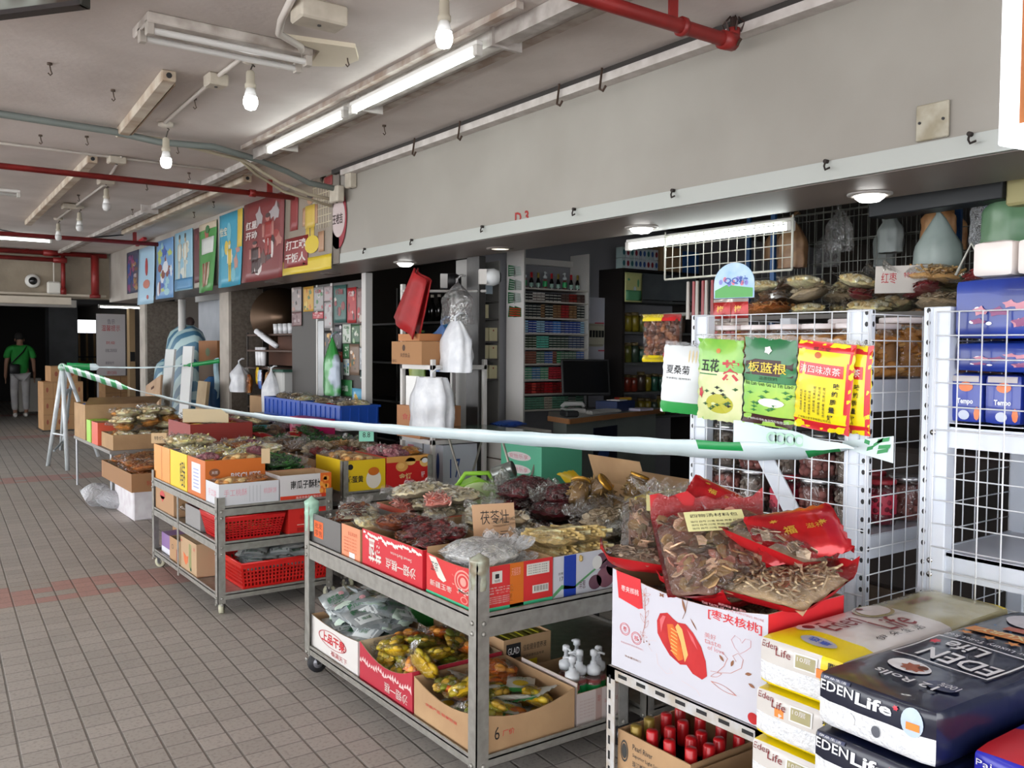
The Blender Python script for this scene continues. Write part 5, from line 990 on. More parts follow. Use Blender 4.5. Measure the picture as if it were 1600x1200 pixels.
hookp(hung(pouchp('dark green herbal tea pack with gold lettering, third on the grid', .2, .29, .03, M('0f7a3a', .28, 0, '14663a', 9, coat=.3), [M('8fcf5a', .3, 0, 'b4d95a', 12, coat=.3), M('3a1718', .4), M('e6c83c', .35), M('123c1c', .5), M('2d7d34', .4), WHITE], band((.52, 1), (1, 0)), d6, seed=5), (2.40, 1.875, 1.395), 2, 4, -4), .2, .29)
def d7(mb, fn):
    for q in ((.0, .0, 1, .1), (.0, .9, 1, 1), (.9, 0, 1, 1)): prect(mb, fn, *q, 1, .001)
    prect(mb, fn, .06, .62, .86, .76, 1, .002); ptext(mb, fn, '清四味凉茶', .1, .645, .72, .09, 2, .004, .004); pblob(mb, fn, .4, .85, .06, .035, 3, 16, .002); ptext(mb, fn, '健之堂', .3, .9, .3, .04, 4)
    for i, c in enumerate('味纯质量好'): ptext(mb, fn, c, .72-i*.02, .5-i*.09, .1, .065, 4, .02, .003)
    for i in range(6): ptext(mb, fn, '清热解毒 生津止渴', .55-i*.085, .16+.02*(i % 3), .045, .34-.02*i, 4, 0, .002, True)
    ptext(mb, fn, '广东健之堂凉茶有限公司出品', .1, .11, .6, .03, 4)
YT = M('f0dc1a', .28, coat=.3)
hookp(hung(pouchp('yellow and red herbal tea pack, front one of the pair on the grid', .195, .275, .035, YT, [M('d0222c', .3, coat=.3), WHITE, M('c8642c', .4), M('1c1a10', .5)], None, d7, seed=7), (2.395, 1.665, 1.39), 2, 4, -6), .195, .275)
hookp(hung(pouchp('yellow and red herbal tea pack behind the front one, beside the rack post', .17, .27, .03, YT, [M('d0222c', .3, coat=.3), WHITE, M('c8642c', .4), M('1c1a10', .5)], None, d7, seed=8), (2.425, 1.605, 1.385), -4, 2, -3), .17, .27)
hookp(hung(pouchp('white herbal tea pack with a green foot, leftmost on the grid', .16, .25, .03, M('dde2e4', .25, coat=.4), [M('2f9a4a', .35), INK, M('e3d2a6', .5)], band((.18, 1), (1, 0)), lambda mb, fn: (ptext(mb, fn, '夏桑菊', .1, .58, .55, .13, 2, .01), ptext(mb, fn, '凉茶颗粒 植物饮料', .1, .5, .6, .03, 2), [pblob(mb, fn, .62+.08*k, .85, .02, .1, 3, 8, .001) for k in range(4)])), (2.43, 2.29, 1.39), 28, 2, -4), .16, .25)
# tea tag and string of red sachets over the rack
def header_card():
    o = thing('sachet_strip', 'round-topped card with strips of red sachets above the grid rack', 'sachet strip'); n = 20; mb = MB(); pts = [(.085*cos(pi*i/n), .055+.075*sin(pi*i/n)) for i in range(n+1)]+[(-.085, 0), (.085, 0)]
    mb.prism((0, 0, 0), X3, Y3, (0, 0, .003), pts, 0); e = (0, 0, .0036); mb.poly(e, X3, Y3, [(-.08, .002), (.08, .002), (.08, .035), (-.03, .05), (-.08, .03)], 1)
    for i in range(7): mb.disc((0, 0, .0042), X3, Y3, -.055+i*.018, .06+.01*sin(i*2), .008, .01, 2 if i % 2 else 3, 8)
    mb.text('QQ糖', (-.04, .05, .0048), (.1, 0, 0), (0, .03, 0), 0, 0, 1, 1, 4, .02); mb.build('header_card', [M('8fb9e0', .4, 0, 'b9d3ec', 12), M('5aa65a', .5), M('d97a8c', .5), M('8a8ad0', .5), M('3c5aa8', .5)], o)
    for c in range(2):
        for r_ in range(3 if c else 2):
            fn = pillow(.075, .085, .02, c*3+r_); q = MB(); pillow_mesh(q, fn, 6, 7, band((.15, 1), (.85, 0), (1, 1)), 0); ptext(q, fn, '梅', .3, .4, .4, .3, 2, .02); s = q.build('sachet', [M('a81c1c', .2, .2, '7d1a14', 12), M('c9c3bd', .2, .6), M('e0b04a', .3)], o); s.location = (-.045+c*.075, -.045-r_*.085, -.004*r_)
    return o
hung(header_card(), (2.6, 2.21, 1.69), 8)
def candy(label, loc, yawd, w=.2, h=.22):
    o = bag(label, w, h, .06, 'ball', ('6a3c28', '8a5a3c', '4a2a1c'), .014, 80, .02, name='snack_bag'); del o['desc']; fn = pillow(w*.99, h*.99, .066, 3); q = MB(); prect(q, fn, .0, .86, .55, 1, 0, .003); prect(q, fn, .55, .86, 1, 1, 1, .003); q.build('header_strip', [M('e6cf1c', .4), M('c81c20', .4)], o); q = MB(); prect(q, fn, 0, 0, .6, .14, 0, .003); pblob(q, fn, .78, .14, .18, .12, 1, 14, .004); ptext(q, fn, '话梅', .7, .1, .16, .1, 2, .01, .006); q.build('printed_label', [M('e6cf1c', .4), M('c81c20', .4), WHITE], o); return hung(o, loc, yawd)
candy('clear snack bag with yellow and red ends hanging left of the white rack', (2.98, 2.93, 1.55), 15)
# ------------------------------------------------------------------ barrier tape
def strip(label, pts, wid, tw, mat2, n=70, name='barrier_tape', mi=None, group=None):
    P = [Vector(p) for p in pts]; mb = MB(); mb.s = False
    def at(t):
        s = t*(len(P)-1); i = min(int(s), len(P)-2); f = s-i; p0, p1, p2, p3 = P[max(i-1, 0)], P[i], P[i+1], P[min(i+2, len(P)-1)]
        return .5*((2*p1)+(p2-p0)*f+(2*p0-5*p1+4*p2-p3)*f*f+(3*p1-p0-3*p2+p3)*f**3)
    vs = []
    for k in range(n+1):
        t = k/n; p = at(t); d = (at(min(1, t+.01))-at(max(0, t-.01))).normalized(); a = d.cross(Z3).normalized(); b = a.cross(d); an = tw(t); w = wid(t)
        for j in (-1, 0, 1): vs.append(p+(b*cos(an)+a*sin(an))*w/2*j+Vector((0, 0, .002*sin(k*1.3)*j)))
    mb.add(vs, [], 0)
    for k in range(n):
        for j in (0, 1): mb.f.append([3*k+j, 3*k+3+j, 3*k+4+j, 3*k+1+j]); mb.mi.append(mi(k/n, j) if mi else 0); mb.sm.append(True)
    o = mb.build(name, mat2); m = o.modifiers.new('t', 'SOLIDIFY'); m.thickness = .0006; return tag(o, label, 'tape', group)
def tapemat(dirv):
    m, N, L, b = nt('tape'); g = N.new('ShaderNodeNewGeometry'); w = N.new('ShaderNodeTexWave'); w.bands_direction = 'DIAGONAL'; w.inputs['Scale'].default_value = 1.6
    L.new(g.outputs['Position'], w.inputs['Vector']); cr = N.new('ShaderNodeValToRGB'); cr.color_ramp.interpolation = 'CONSTANT'; cr.color_ramp.elements[1].position = .5; cr.color_ramp.elements[0].color = c4(hx('d6e2e4')); cr.color_ramp.elements[1].color = c4(hx('1f9a55')); L.new(w.outputs['Fac'], cr.inputs[0]); L.new(cr.outputs[0], b.inputs['Base Color']); b.inputs['Roughness'].default_value = .3; return m
TW, TG, TS = M('d3e2e6', .28, 0, 'c3d6da', 3), M('17904a', .35), tapemat(0)
strip('long green and white barrier tape strung from the trestle past the trolleys to the rack', [(1.905, 11.75, 1.235), (1.964, 10.549, 1.17), (2.03, 9.3, 1.1), (2.12, 7.354, 1.03), (2.191, 6.074, 1.017), (2.24, 5.105, 1.035), (2.292, 4.087, 1.067), (2.335, 3.235, 1.10), (2.374, 2.46, 1.135), (2.40, 1.9, 1.165), (2.43, 1.58, 1.208)],
      lambda t: .1 if t < .19 else (.1-.09*math.sin(pi*min(1, (t-.19)/.08)) if t < .27 else (.048+.018*t+.006*sin(t*9) if t < .93 else .06*max(.15, (1-t)/.07))), lambda t: .55+.35*sin(t*7) if t > .22 else .4, [TW, TG, TS], 110, mi=lambda t, j: 2 if t < .21 else (1 if (j == 1 and .84 < t < .88) or (j == 0 and .93 < t < .97) else 0))
mb = MB()
mb.sheet(lambda a, b: Vector((2.385+.006*sin(a*6), 2.02-.46*a, 1.172+.032*a+b*(.085*(1-a)**.8+.004)+.004*sin(a*15))), 18, 3, 0)
for k, (a, w_) in enumerate(((.35, .05), (.42, .04), (.5, .05), (.58, .04))): mb.disc((2.382, 2.02-.46*a, 1.215), (0, -1, 0), Z3, 0, 0, .022, .02, 1, 14, .6)
ot = mb.build('folded_tape_end', [TW, M('a8d4bd', .4)]); m = ot.modifiers.new('s', 'SOLIDIFY'); m.thickness = .0006; tag(ot, 'wide flap of white tape with faint green print, knotted beside the rack post', 'tape')
mb = MB(); mb.sheet(lambda a, b: Vector((2.443-.004*sin(a*3.1), 1.64-a*.17, 1.21+(b-.5)*(.02+.06*a))), 8, 3, 0)
for a, b, c, d in ((.45, .7, .55, .62), (.5, .3, .62, .42), (.62, .5, .8, .85), (.7, .75, .92, .9), (.7, .2, .9, .35), (.72, .45, .94, .55)): y = lambda t: 1.64-t*.17; mb.quad((2.4385, y(a), 1.18+b*.06), (0, y(c)-y(a), (d-b)*.06), (0, -.003, .012), 1)
ot = mb.build('tape_wrap', [TW, TG]); ot.modifiers.new('s', 'SOLIDIFY').thickness = .0006; tag(ot, 'end of the tape wrapped flat around the white rack post', 'tape')
# ------------------------------------------------------------------ trolley 2 and its goods
trolley('three-tier steel trolley of cookie cartons and red baskets, with a pale caster', 1.56, 4.94, 2.25, 6.34, [.115, .40, .60], .66, 'pale', mids=[(1.56, 5.725)], rim=.045, drop=.05, post=.044)
T2 = .602
carton('low white carton with faint pink print at the near corner of the second trolley', 1.575, 4.955, 1.92, 5.19, T2, .13, M('cfd0d4', .5), None, (), [M('d99aa8', .6), M('8f9699', .6)], lambda mb, PL, PF, PT: (txt(mb, PL, '手工饼', .2, .4, .6, .3, 2), txt(mb, PF, '手工桃酥', .08, .45, .38, .3, 2), [rect(mb, PF, .5+k*.06, .15, .505+k*.06, .85, 3) for k in range(4)], txt(mb, PF, '桃酥饼', .74, .45, .22, .25, 2)), fl=.05)
pile([CARAM, BUNS], 1.585, 1.91, 4.965, 5.18, T2+.05, 2, 1, 2, 'the low white carton', 'bags in the low white carton', .05, .15, .4, (.8, .9), 20)
def p_ng(mb, PL, PF, PT): rect(mb, PF, 0, 0, 1, .2, 2); rect(mb, PF, .78, .2, 1, 1, 3); [mb.disc(lift(PF)[0], PF[1], PF[2], .8+.17*random.random(), .25+.6*random.random(), .04, .1, 4, 10) for _ in range(9)]; txt(mb, PF, '南瓜子酥糖', .2, .44, .58, .34, 5, .02); txt(mb, lift(PF), '恩平市食品有限公司', .3, .06, .5, .09, 6)
carton('carton lettered in black brush characters beside the low white carton', 1.928, 4.955, 2.245, 5.19, T2, .15, M('cfcccc', .5), None, (), [M('cf3a1c', .5), M('d8641c', .5), M('e89a3c', .5), INK, WHITE], p_ng, fl=.05)
pile([CARAM, BROWNM], 1.94, 2.23, 4.965, 5.18, T2+.05, 1, 1, 1, 'the black-lettered carton', None, .03, .1, .3, (.8, .85), 21)
def p_bi(mb, PL, PF, PT): rect(mb, PL, .25, .15, .75, .88, 2); [rect(mb, lift(PL), .35, .25+k*.09, .65, .28+k*.09, 4) for k in range(6)]; txt(mb, PF, 'BISCUITS', .42, .5, .5, .16, 2, .02); mb.disc(PF[0], PF[1], PF[2], .15, .7, .09, .1, 3, 16); txt(mb, lift(PF), '天然', .1, .66, .1, .08, 2); mb.disc(PF[0], PF[1], PF[2], .2, .25, .07, .08, 3, 14)
carton('orange carton marked BISCUITS behind the low white carton', 1.575, 5.2, 1.93, 5.55, T2, .235, M('cc6a1e', .5), None, (), [M('e4dfe0', .5), M('7d4a2a', .5), M('9aa8d0', .5)], p_bi, fl=.14)
pile([PURP, YLP, BUNS, PALE], 1.585, 1.92, 5.21, 5.54, T2+.14, 2, 2, 2, 'the orange BISCUITS carton', 'bags in the BISCUITS carton', .05, .2, .8, (.8, .95), 22)
carton('red and white carton of dark green vegetables on the second trolley', 1.94, 5.2, 2.245, 5.55, T2, .15, M('c01f2c', .5), None, (), [M('d9cfcf', .5), RED], lambda mb, PL, PF, PT: (rect(mb, PF, .1, 0, .95, .82, 2), rect(mb, lift(PF), .2, .45, .85, .52, 3)), fl=.1)
pile([GREENV], 1.95, 2.235, 5.21, 5.54, T2+.1, 1, 2, 2, 'the red and white carton', 'green vegetables', .05, .1, .2, (.9, 1.0), 23, -1.57)
carton('bright yellow carton in the row behind the orange one', 1.575, 5.565, 1.93, 5.93, T2, .235, M('ecc81e', .5), M('8d8f94', .6), (), [INK], lambda mb, PL, PF, PT: txt(mb, PL, '鸡蛋卷', .6, .1, .3, .7, 2), fl=.14)
pile([PALE, YLP, PALE], 1.585, 1.92, 5.575, 5.92, T2+.14, 2, 2, 2, 'the yellow carton', 'bags in the yellow carton', .05, .25, .8, (.9, 1.0), 24)
carton('plain orange carton at the far end of the second trolley', 1.575, 5.945, 1.93, 6.33, T2, .235, M('e59a4a', .5), None, (), [M('d68433', .5)], lambda mb, PL, PF, PT: rect(mb, PL, .48, 0, .52, 1, 2), fl=.16)
pile([PALE, WHEAT, PALE], 1.585, 1.92, 5.955, 6.32, T2+.16, 2, 2, 2, 'the plain orange carton', 'bags in the orange carton', .06, .2, .8, (.9, 1.05), 25)
carton('brown carton in the middle of the second trolley, full of snack bags', 1.94, 5.56, 2.245, 6.33, T2, .2, fl=.12)
pile([PALE, CARAM, PURP, ORAN, WHEAT], 1.95, 2.235, 5.57, 6.32, T2+.12, 2, 4, 2, 'the long brown carton', 'bags in the long brown carton', .06, .2, .8, (.9, 1.05), 26)
card('small blank price card stuck between the cartons of the second trolley', (1.93, 5.19, .80), R(-20), .05, .09, [], 'cdb48e'); card('square brown card on the far orange carton', (1.6, 6.3, .84), R(-30), .1, .07, [('特价', .2, .3, .6, .4)], 'c9ab84')
# middle tier
def basket(label, x0, y0, x1, y1, z, h, col='c81c1e', taper=.03, holes='slot'):
    o = thing('plastic_basket', label, 'basket', ((x0+x1)/2, (y0+y1)/2, z)); w, d = (x1-x0)/2, (y1-y0)/2; m = M(col, .35, coat=.2); mb = MB(); t = .004
    for (ax, ay), (bx, by) in (((-w, d), (-w, -d)), ((-w, -d), (w, -d)), ((w, -d), (w, d)), ((w, d), (-w, d))):
        A, B = Vector((ax, ay, h)), Vector((bx, by, h)); a, b = A*1, B*1; s = 1-taper/w; a = Vector((ax*s, ay*(1-taper/d), 0)); b = Vector((bx*s, by*(1-taper/d), 0)); n = (B-A).cross(A-a).normalized()*t
        def q(u0, v0, u1, v1):
            P = lambda u, v: (a+(A-a)*v)*(1-u)+(b+(B-b)*v)*u
            p = [P(u0, v0), P(u1, v0), P(u1, v1), P(u0, v1)]; mb.add(p+[x+n for x in p], [(0, 3, 2, 1), (4, 5, 6, 7), (0, 1, 5, 4), (1, 2, 6, 5), (2, 3, 7, 6), (3, 0, 4, 7)], 0)
        q(0, 0, 1, .12); q(0, .82, 1, 1)
        nn = max(6, int((B-A).length/.022))
        for i in range(nn+1): q(max(0, i/nn-.006), .12, min(1, i/nn+.2/nn+.004), .82)
        for k in range(1, 5 if holes == 'grid' else 7): v = .12+.7*k/(5 if holes == 'grid' else 7); q(0, v-.02, 1, v+.03)
    s1, s2 = 1-taper/w, 1-taper/d; mb.box((-w*s1, -d*s2, 0), (w*s1, d*s2, .004)); mb.build('basket_body', m, o)
    r = MB(); r.s = True; r.tube([(-w, -d, h), (w, -d, h), (w, d, h), (-w, d, h), (-w, -d, h)], .007, 6); r.build('rim', m, o); return o
basket('red slotted basket of yellow bags on the middle tier of the second trolley', 1.575, 4.955, 1.96, 5.3, .402, .14)
pile([YLP, BUNS], 1.61, 1.92, 4.99, 5.26, .43, 2, 1, 3, 'the red slotted basket', 'yellow packets in the red slotted basket', .03, .15, .6, (.95, 1.1), 27)
carton('plain red carton beside the slotted basket', 1.98, 4.96, 2.24, 5.25, .402, .15, M('d02822', .5), M('d02822', .5), (), [M('e8c4b4', .5), M('a81c18', .5)], lambda mb, PL, PF, PT: (rect(mb, PF, .2, .35, .8, .38, 2), txt(mb, PF, '福', .25, .55, .2, .2, 3), rect(mb, PF, .2, .1, .85, .25, 3)), closed=True)
carton('grey open box behind the red slotted basket', 1.58, 5.32, 1.95, 5.62, .402, .13, M('8b8988', .6), M('b98a8a', .6), fl=.04)
pile([WHEAT], 1.6, 1.93, 5.34, 5.62, .446, 1, 1, 1, 'the grey open box', None, .03, .1, .3, (.9, 1), 28)
o = place('wheat', dup(WHEAT, (0, 0, 0)), (1.72, 5.72, .405), (0, 0, .3), 'clear bag of pale snacks slumped behind the mid post of the second trolley', None, 1.0)
carton('brown carton with a red heart mark on the middle tier at the far end', 1.575, 5.86, 1.93, 6.3, .402, .17, M('b08a66', .8), None, (), [M('c4403a', .6)], lambda mb, PL, PF, PT: (mb.disc(PL[0], PL[1], PL[2], .4, .66, .14, .16, 2, 14), mb.poly(PL[0], PL[1], PL[2], [(.27, .62), (.53, .62), (.4, .38)], 2)), closed=True)
# bottom tier
basket('bright red crate of silver seed packets on the bottom tier of the second trolley', 1.70, 4.955, 2.23, 5.36, .118, .15, 'd2201c', .02, 'grid')
pile([SILP, SILP, packet('silver packet of green pumpkin seeds', .15, .2, .04, M('c6c9c6', .25, .4), [M('55603a', .5, 0, '74804c', 60)], lambda a, b: 1 if .2 < b < .75 and .15 < a < .85 else 0)], 1.73, 2.2, 4.99, 5.33, .19, 3, 2, 4, 'the bright red crate', 'silver packets in the red crate', .03, .2, 1.2, (1.1, 1.25), 29, over=.01)
carton('tan carton printed with an orange fruit on the bottom tier', 1.575, 5.38, 1.69, 5.72, .118, .2, M('b89a78', .8), None, (), [M('d8703c', .6), M('7d9a5a', .6), M('2f5a3a', .6), M('c05a4a', .6)], lambda mb, PL, PF, PT: (mb.poly(PL[0], PL[1], PL[2], [(.2, .55), (.24, .3), (.36, .18), (.48, .3), (.5, .5), (.4, .46), (.32, .5)], 2), rect(mb, PL, .56, .15, .6, .9, 3), rect(mb, PL, .64, .15, .68, .9, 3), mb.disc(PL[0], PL[1], PL[2], .66, .14, .05, .06, 4, 10), rect(mb, PL, .05, .85, .12, .9, 5), txt(mb, PL, '果', .8, .75, .12, .1, 5)), closed=True)
carton('small purple box on the bottom tier of the second trolley', 1.6, 6.0, 1.8, 6.25, .118, .13, M('8a6aa0', .5), M('dfe0ea', .5), (), [M('dfe0ea', .5)], lambda mb, PL, PF, PT: rect(mb, PL, 0, 0, 1, .3, 2), closed=True)
carton('open brown carton of small packets on the floor under the second trolley', 1.60, 5.72, 1.86, 5.98, .0, .26, M('b08a64', .8), None, (), [M('8a3a2c', .6), INK], lambda mb, PL, PF, PT: (mb.disc(PL[0], PL[1], PL[2], .3, .62, .1, .07, 3, 14, .8), rect(mb, PL, .65, .1, .72, .6, 2)), fl=.15) if False else None
carton('open brown carton of small packets low at the far end of the second trolley', 1.58, 5.74, 1.84, 5.98, .118, .15, M('b08a64', .8), None, (), [M('8a3a2c', .6), INK], lambda mb, PL, PF, PT: (mb.disc(PL[0], PL[1], PL[2], .3, .62, .1, .1, 3, 14, .8), rect(mb, PL, .65, .1, .72, .6, 2)), fl=.09)
pile([YLP, REDP, BLP], 1.59, 1.83, 5.75, 5.97, .118+.08, 2, 1, 2, 'the low brown carton', 'packets in the low carton', .03, .3, 1, (.8, .9), 30)
# ------------------------------------------------------------------ trolley 3 (inner, behind the second)
trolley('steel trolley with the yellow and red cartons, inside of the second trolley', 2.36, 5.04, 3.0, 6.5, [.1, .595], .80, 'pale', rim=.06)
T3 = .597
carton('yellow carton printed with an egg, on the inner trolley', 2.385, 5.055, 2.66, 5.5, T3, .2, M('e3c01c', .5), None, (), [M('e8e0d2', .5), M('c96a1e', .5), INK, M('b03a2a', .5)], lambda mb, PL, PF, PT: (mb.disc(PF[0], PF[1], PF[2], .7, .38, .19, .3, 2, 24), mb.disc(lift(PF)[0], PF[1], PF[2], .7, .62, .14, .13, 3, 20), txt(mb, PF, '咸蛋黄', .02, .3, .42, .22, 4, .02), mb.disc(PF[0], PF[1], PF[2], .12, .8, .07, .09, 4, 12)), fl=.12)
pile([BUNS, ORAN], 2.395, 2.65, 5.065, 5.49, T3+.12, 1, 2, 2, 'the egg-printed carton', 'bags in the egg carton', .045, .15, .5, (.85, 1.0), 31)
carton('red carton printed with golden pastries, on the inner trolley', 2.668, 5.055, 2.985, 5.5, T3, .205, M('c01c1c', .5), None, (), [M('d9a052', .5), M('e8b86a', .5), M('d8c080', .5), WHITE], lambda mb, PL, PF, PT: (rect(mb, PF, .0, .82, 1, 1, 2), mb.disc(PF[0], PF[1], PF[2], .35, .68, .14, .16, 2, 18), mb.disc(lift(PF)[0], PF[1], PF[2], .33, .7, .08, .09, 3, 14), mb.disc(PF[0], PF[1], PF[2], .55, .82, .12, .12, 3, 18), mb.disc(PF[0], PF[1], PF[2], .88, .78, .12, .16, 3, 18), mb.disc(lift(PF)[0], PF[1], PF[2], .88, .82, .07, .08, 5, 14), txt(mb, PF, '金饼', .28, .28, .3, .18, 4, .02), txt(mb, PF, '特产', .8, .28, .08, .2, 5)), fl=.13)
pile([PURP, PURP, ORAN], 2.68, 2.975, 5.065, 5.49, T3+.13, 2, 2, 2, 'the red pastry carton', 'bags in the red pastry carton', .05, .2, .6, (.9, 1.05), 32)
carton('long brown carton further along the inner trolley', 2.385, 5.52, 2.985, 6.48, T3, .16, fl=.1)
pile([BROWNM, TWIG, DRED, GREENV, MUSH], 2.395, 2.975, 5.53, 6.47, T3+.1, 3, 4, 2, 'the long inner carton', 'bags in the long inner carton', .055, .25, .8, (.95, 1.1), 33)
card('mint green price card on the inner trolley', (2.75, 5.5, .86), R(-25), .1, .09, [('8.8', .25, .3, .5, .4)], '8fd6bc')
carton('dark brown carton low on the inner trolley', 2.4, 5.06, 2.95, 5.7, .102, .3, M('6b3f2c', .8), closed=True)
# ------------------------------------------------------------------ trolley 4 (inner, behind the nearest)
trolley('inner steel trolley behind the nearest one, heaped with jars and root bags', 2.39, 2.42, 3.02, 4.0, [.12, .60], .68, 'dark', rim=.06)
T4 = .602
carton('flat brown carton of dark dates on the inner trolley', 2.40, 2.98, 2.72, 3.62, T4, .12, fl=.05)
pile([DATE, DATE], 2.41, 2.71, 2.99, 3.61, T4+.05, 2, 2, 3, 'the date carton', 'dark date bags', .062, .25, .7, (.95, 1.05), 34, .5, .03, over=.03)
carton('brown carton of pale mushroom bags on the inner trolley', 2.40, 2.44, 2.72, 2.96, T4, .11, fl=.05)
pile([MUSH, LILY, MUSH], 2.41, 2.71, 2.45, 2.95, T4+.05, 2, 2, 3, 'the pale mushroom carton', 'bags in the mushroom carton', .05, .2, .7, (.95, 1.05), 35, .5, over=.02)
carton('brown carton of ginseng and root bags at the inner side', 2.735, 2.44, 3.01, 3.05, T4, .14, fl=.08)
pile([ROOT, TWIG, MUSH], 2.745, 3.0, 2.45, 3.04, T4+.08, 1, 3, 3, 'the inner root carton', 'bags in the inner root carton', .05, .25, .5, (.9, 1.05), 36, .4, over=.02)
def pbox(label, loc, rz, w, d, h, cols, text, tilt=0):
    o = thing('printed_box', label, 'box', loc, rot=(R(tilt), 0, rz)); mb = MB(); mb.rbox((-w/2, -d/2, 0), (w/2, d/2, h), .002, 0); e = .001; P = (V(-w/2, -d/2, h+e), V(w, 0, 0), V(0, d, 0)); Q = (V(-w/2, -d/2-e, 0), V(w, 0, 0), V(0, 0, h))
    rect(mb, P, .06, .1, .3, .5, 1); txt(mb, lift(P), '补', .1, .2, .16, .2, 3); mb.disc(P[0], P[1], P[2], .7, .5, .18, .35, 2); txt(mb, P, text, .35, .3, .3, .3, 3); rect(mb, Q, .1, .2, .9, .8, 1); mb.build('box_body', [M(c, .4) for c in cols]+[INK], o); return o
pbox('tilted yellow medicine box with a white bottle picture on the root bags', (2.52, 2.56, .84), R(28), .17, .1, .07, ['e8cc1c', 'c8341c', 'e6e4dc'], '膏', 18)
pbox('small yellow box lying flat near the tilted one', (2.56, 2.46, .80), R(10), .13, .07, .02, ['e8b01c', 'c8241c', 'e6d0a0'], '贴')
pbox('little red topped yellow box under the tilted one', (2.62, 2.5, .82), R(-8), .09, .06, .03, ['d83a1c', 'e8c01c', 'e6d0a0'], '油')
def gjar(label, loc, rot, cols=('8a6a3c', 'a3824c'), lid=M('c9902c', .25, .6, 'd9a84c', 10)):
    o = jar('stick', cols, .045, .11, lid, 26, .012); o.location = loc; o.rotation_euler = rot; o['label'] = label; return o
gjar('gold-lidded jar lying tilted among the dates', (2.6, 3.02, .845), (R(50), 0, R(30))); gjar('gold-lidded jar standing at the back of the inner trolley', (2.86, 3.2, .62+.12), (0, 0, 0)); gjar('gold-lidded jar pressed against the ginseng bag', (2.8, 2.95, .83), (R(20), 0, 1)); gjar('gold-lidded jar at the front edge of the date pile', (2.5, 2.97, .83), (R(35), R(10), 2))
# lunch case, can and teal bag
o = thing('lunch_case', 'pale green rounded case with a lime side, at the far end of the inner trolley', 'case', (2.5, 3.75, T4), R(-20)); mb = MB(); mb.s = True
pts = [(-.13, 0), (.13, 0), (.14, .1), (.1, .2), (0, .24), (-.1, .2), (-.14, .1)]; mb.s = False; mb.prism((0, -.02, 0), X3, Z3, (0, .12, 0), pts, 0); mb.build('case_side', M('8fc83a', .4), o); mb = MB(); mb.s = True; mb.ball((0, -.025, .15), (.115, .03, .075), 20, 10); mb.build('lid', M('c6dfa0', .35), o); mb = MB(); mb.s = True; mb.tube([(-.1, .04, .2), (-.06, .04, .26), (.06, .04, .26), (.1, .04, .2)], .012, 8); mb.build('handle', M('8fc83a', .4), o)
o = thing('tin_can', 'grey tin can lying on the green case', 'can', (2.56, 3.70, .86), rot=(R(70), 0, R(40))); mb = MB(); mb.s = True; mb.lathe([(0, 0), (.04, 0), (.042, .004), (.04, .01), (.04, .1), (.042, .106), (.04, .11), (0, .107)], n=20); mb.build('can_body', M('8f938f', .3, .8, '6f736f', 12), o)
tp = packet('crumpled teal bag beside the green case', .24, .26, .1, M('5fb3a0', .35, 0, '86c9b6', 8, .6, 18), seed=14, name='plastic_bag', cat='bag', nu=16, nv=16); tp.location = (2.68, 3.6, .74); tp.rotation_euler = (R(20), 0, R(30))
carton('carton under the teal bag at the far end of the inner trolley', 2.60, 3.64, 3.0, 3.98, T4, .12, closed=True)
place('yl', dup(YLP, (0, 0, 0)), (2.84, 3.38, .8), (R(40), 0, R(20)), 'bright yellow packet standing at the back of the inner trolley', None, 1.3)
carton('open brown carton of red and green chilli packets at the back', 3.08, 2.62, 3.4, 3.1, .45, .36, flaps=(('L', R(50)),), fl=.26)
pile([REDP, GRP, GRP], 3.09, 3.39, 2.63, 3.09, .45+.26, 2, 2, 3, 'the open chilli carton', 'chilli packets', .035, .4, 1.2, (1.0, 1.2), 37)
carton('tall brown carton standing behind the inner trolley', 3.06, 3.12, 3.4, 3.5, .4, .42, flaps=(('L', R(70)),), fl=.35)
pile([GRP, REDP], 3.07, 3.39, 3.13, 3.49, .76, 2, 2, 1, 'the tall brown carton', 'packets in the tall carton', .035, .3, 1, (1, 1.1), 38)
t = thing('plank_shelf', 'low plank shelf behind the inner trolley carrying cartons', 'shelf', (3.05, 2.6, 0)); MB().box((0, 0, .37), (.4, .95, .4)).build('board', M('8a7a68', .8), t)
for x in (.02, .36):
    for y in (.02, .9): MB().box((x, y, 0), (x+.03, y+.03, .37)).build('leg', STEELD, t)
MB().box((3.1, 2.63, .4), (3.38, 3.08, .45)).build('crate', M('6a5a4a', .8)); tag(bpy.data.objects['crate'], 'shallow wooden crate under the open chilli carton', 'crate')
# ------------------------------------------------------------------ low table and floor goods beyond the second trolley
def cover(label, x0, y0, x1, y1, z0, h, lid, name='foam_box'):
    o = thing(name, label, 'box', ((x0+x1)/2, (y0+y1)/2, z0)); w, d = (x1-x0)/2, (y1-y0)/2; MB().rbox((-w, -d, 0), (w, d, h-.05), .01).build('box_body', M('e4e3e6', .5, 0, 'd3cdd3', 9), o); MB().rbox((-w-.008, -d-.008, h-.05), (w+.008, d+.008, h), .01).build('lid', lid, o); return o
cover('white wrapped block with a pink top standing on the floor beside the trolley', 1.83, 8.05, 2.3, 8.75, 0, .31, M('e3a3c4', .5, 0, 'e8e3e8', 4))
carton('flat brown carton of caramel crisps on the pink-topped block', 1.72, 7.62, 2.3, 8.75, .312, .15, M('9c7450', .8), None, (), [M('a83a2c', .6), M('d8d0cc', .5)], lambda mb, PL, PF, PT: (txt(mb, PF, '特产食品', .2, .3, .35, .3, 2), rect(mb, PF, .82, .2, .95, .9, 3)), fl=.08)
pile([CARAM, CARAM], 1.73, 2.29, 7.63, 8.74, .392, 3, 4, 2, 'the flat crisp carton', 'caramel crisp bags', .06, .15, .8, (1.0, 1.15), 39)
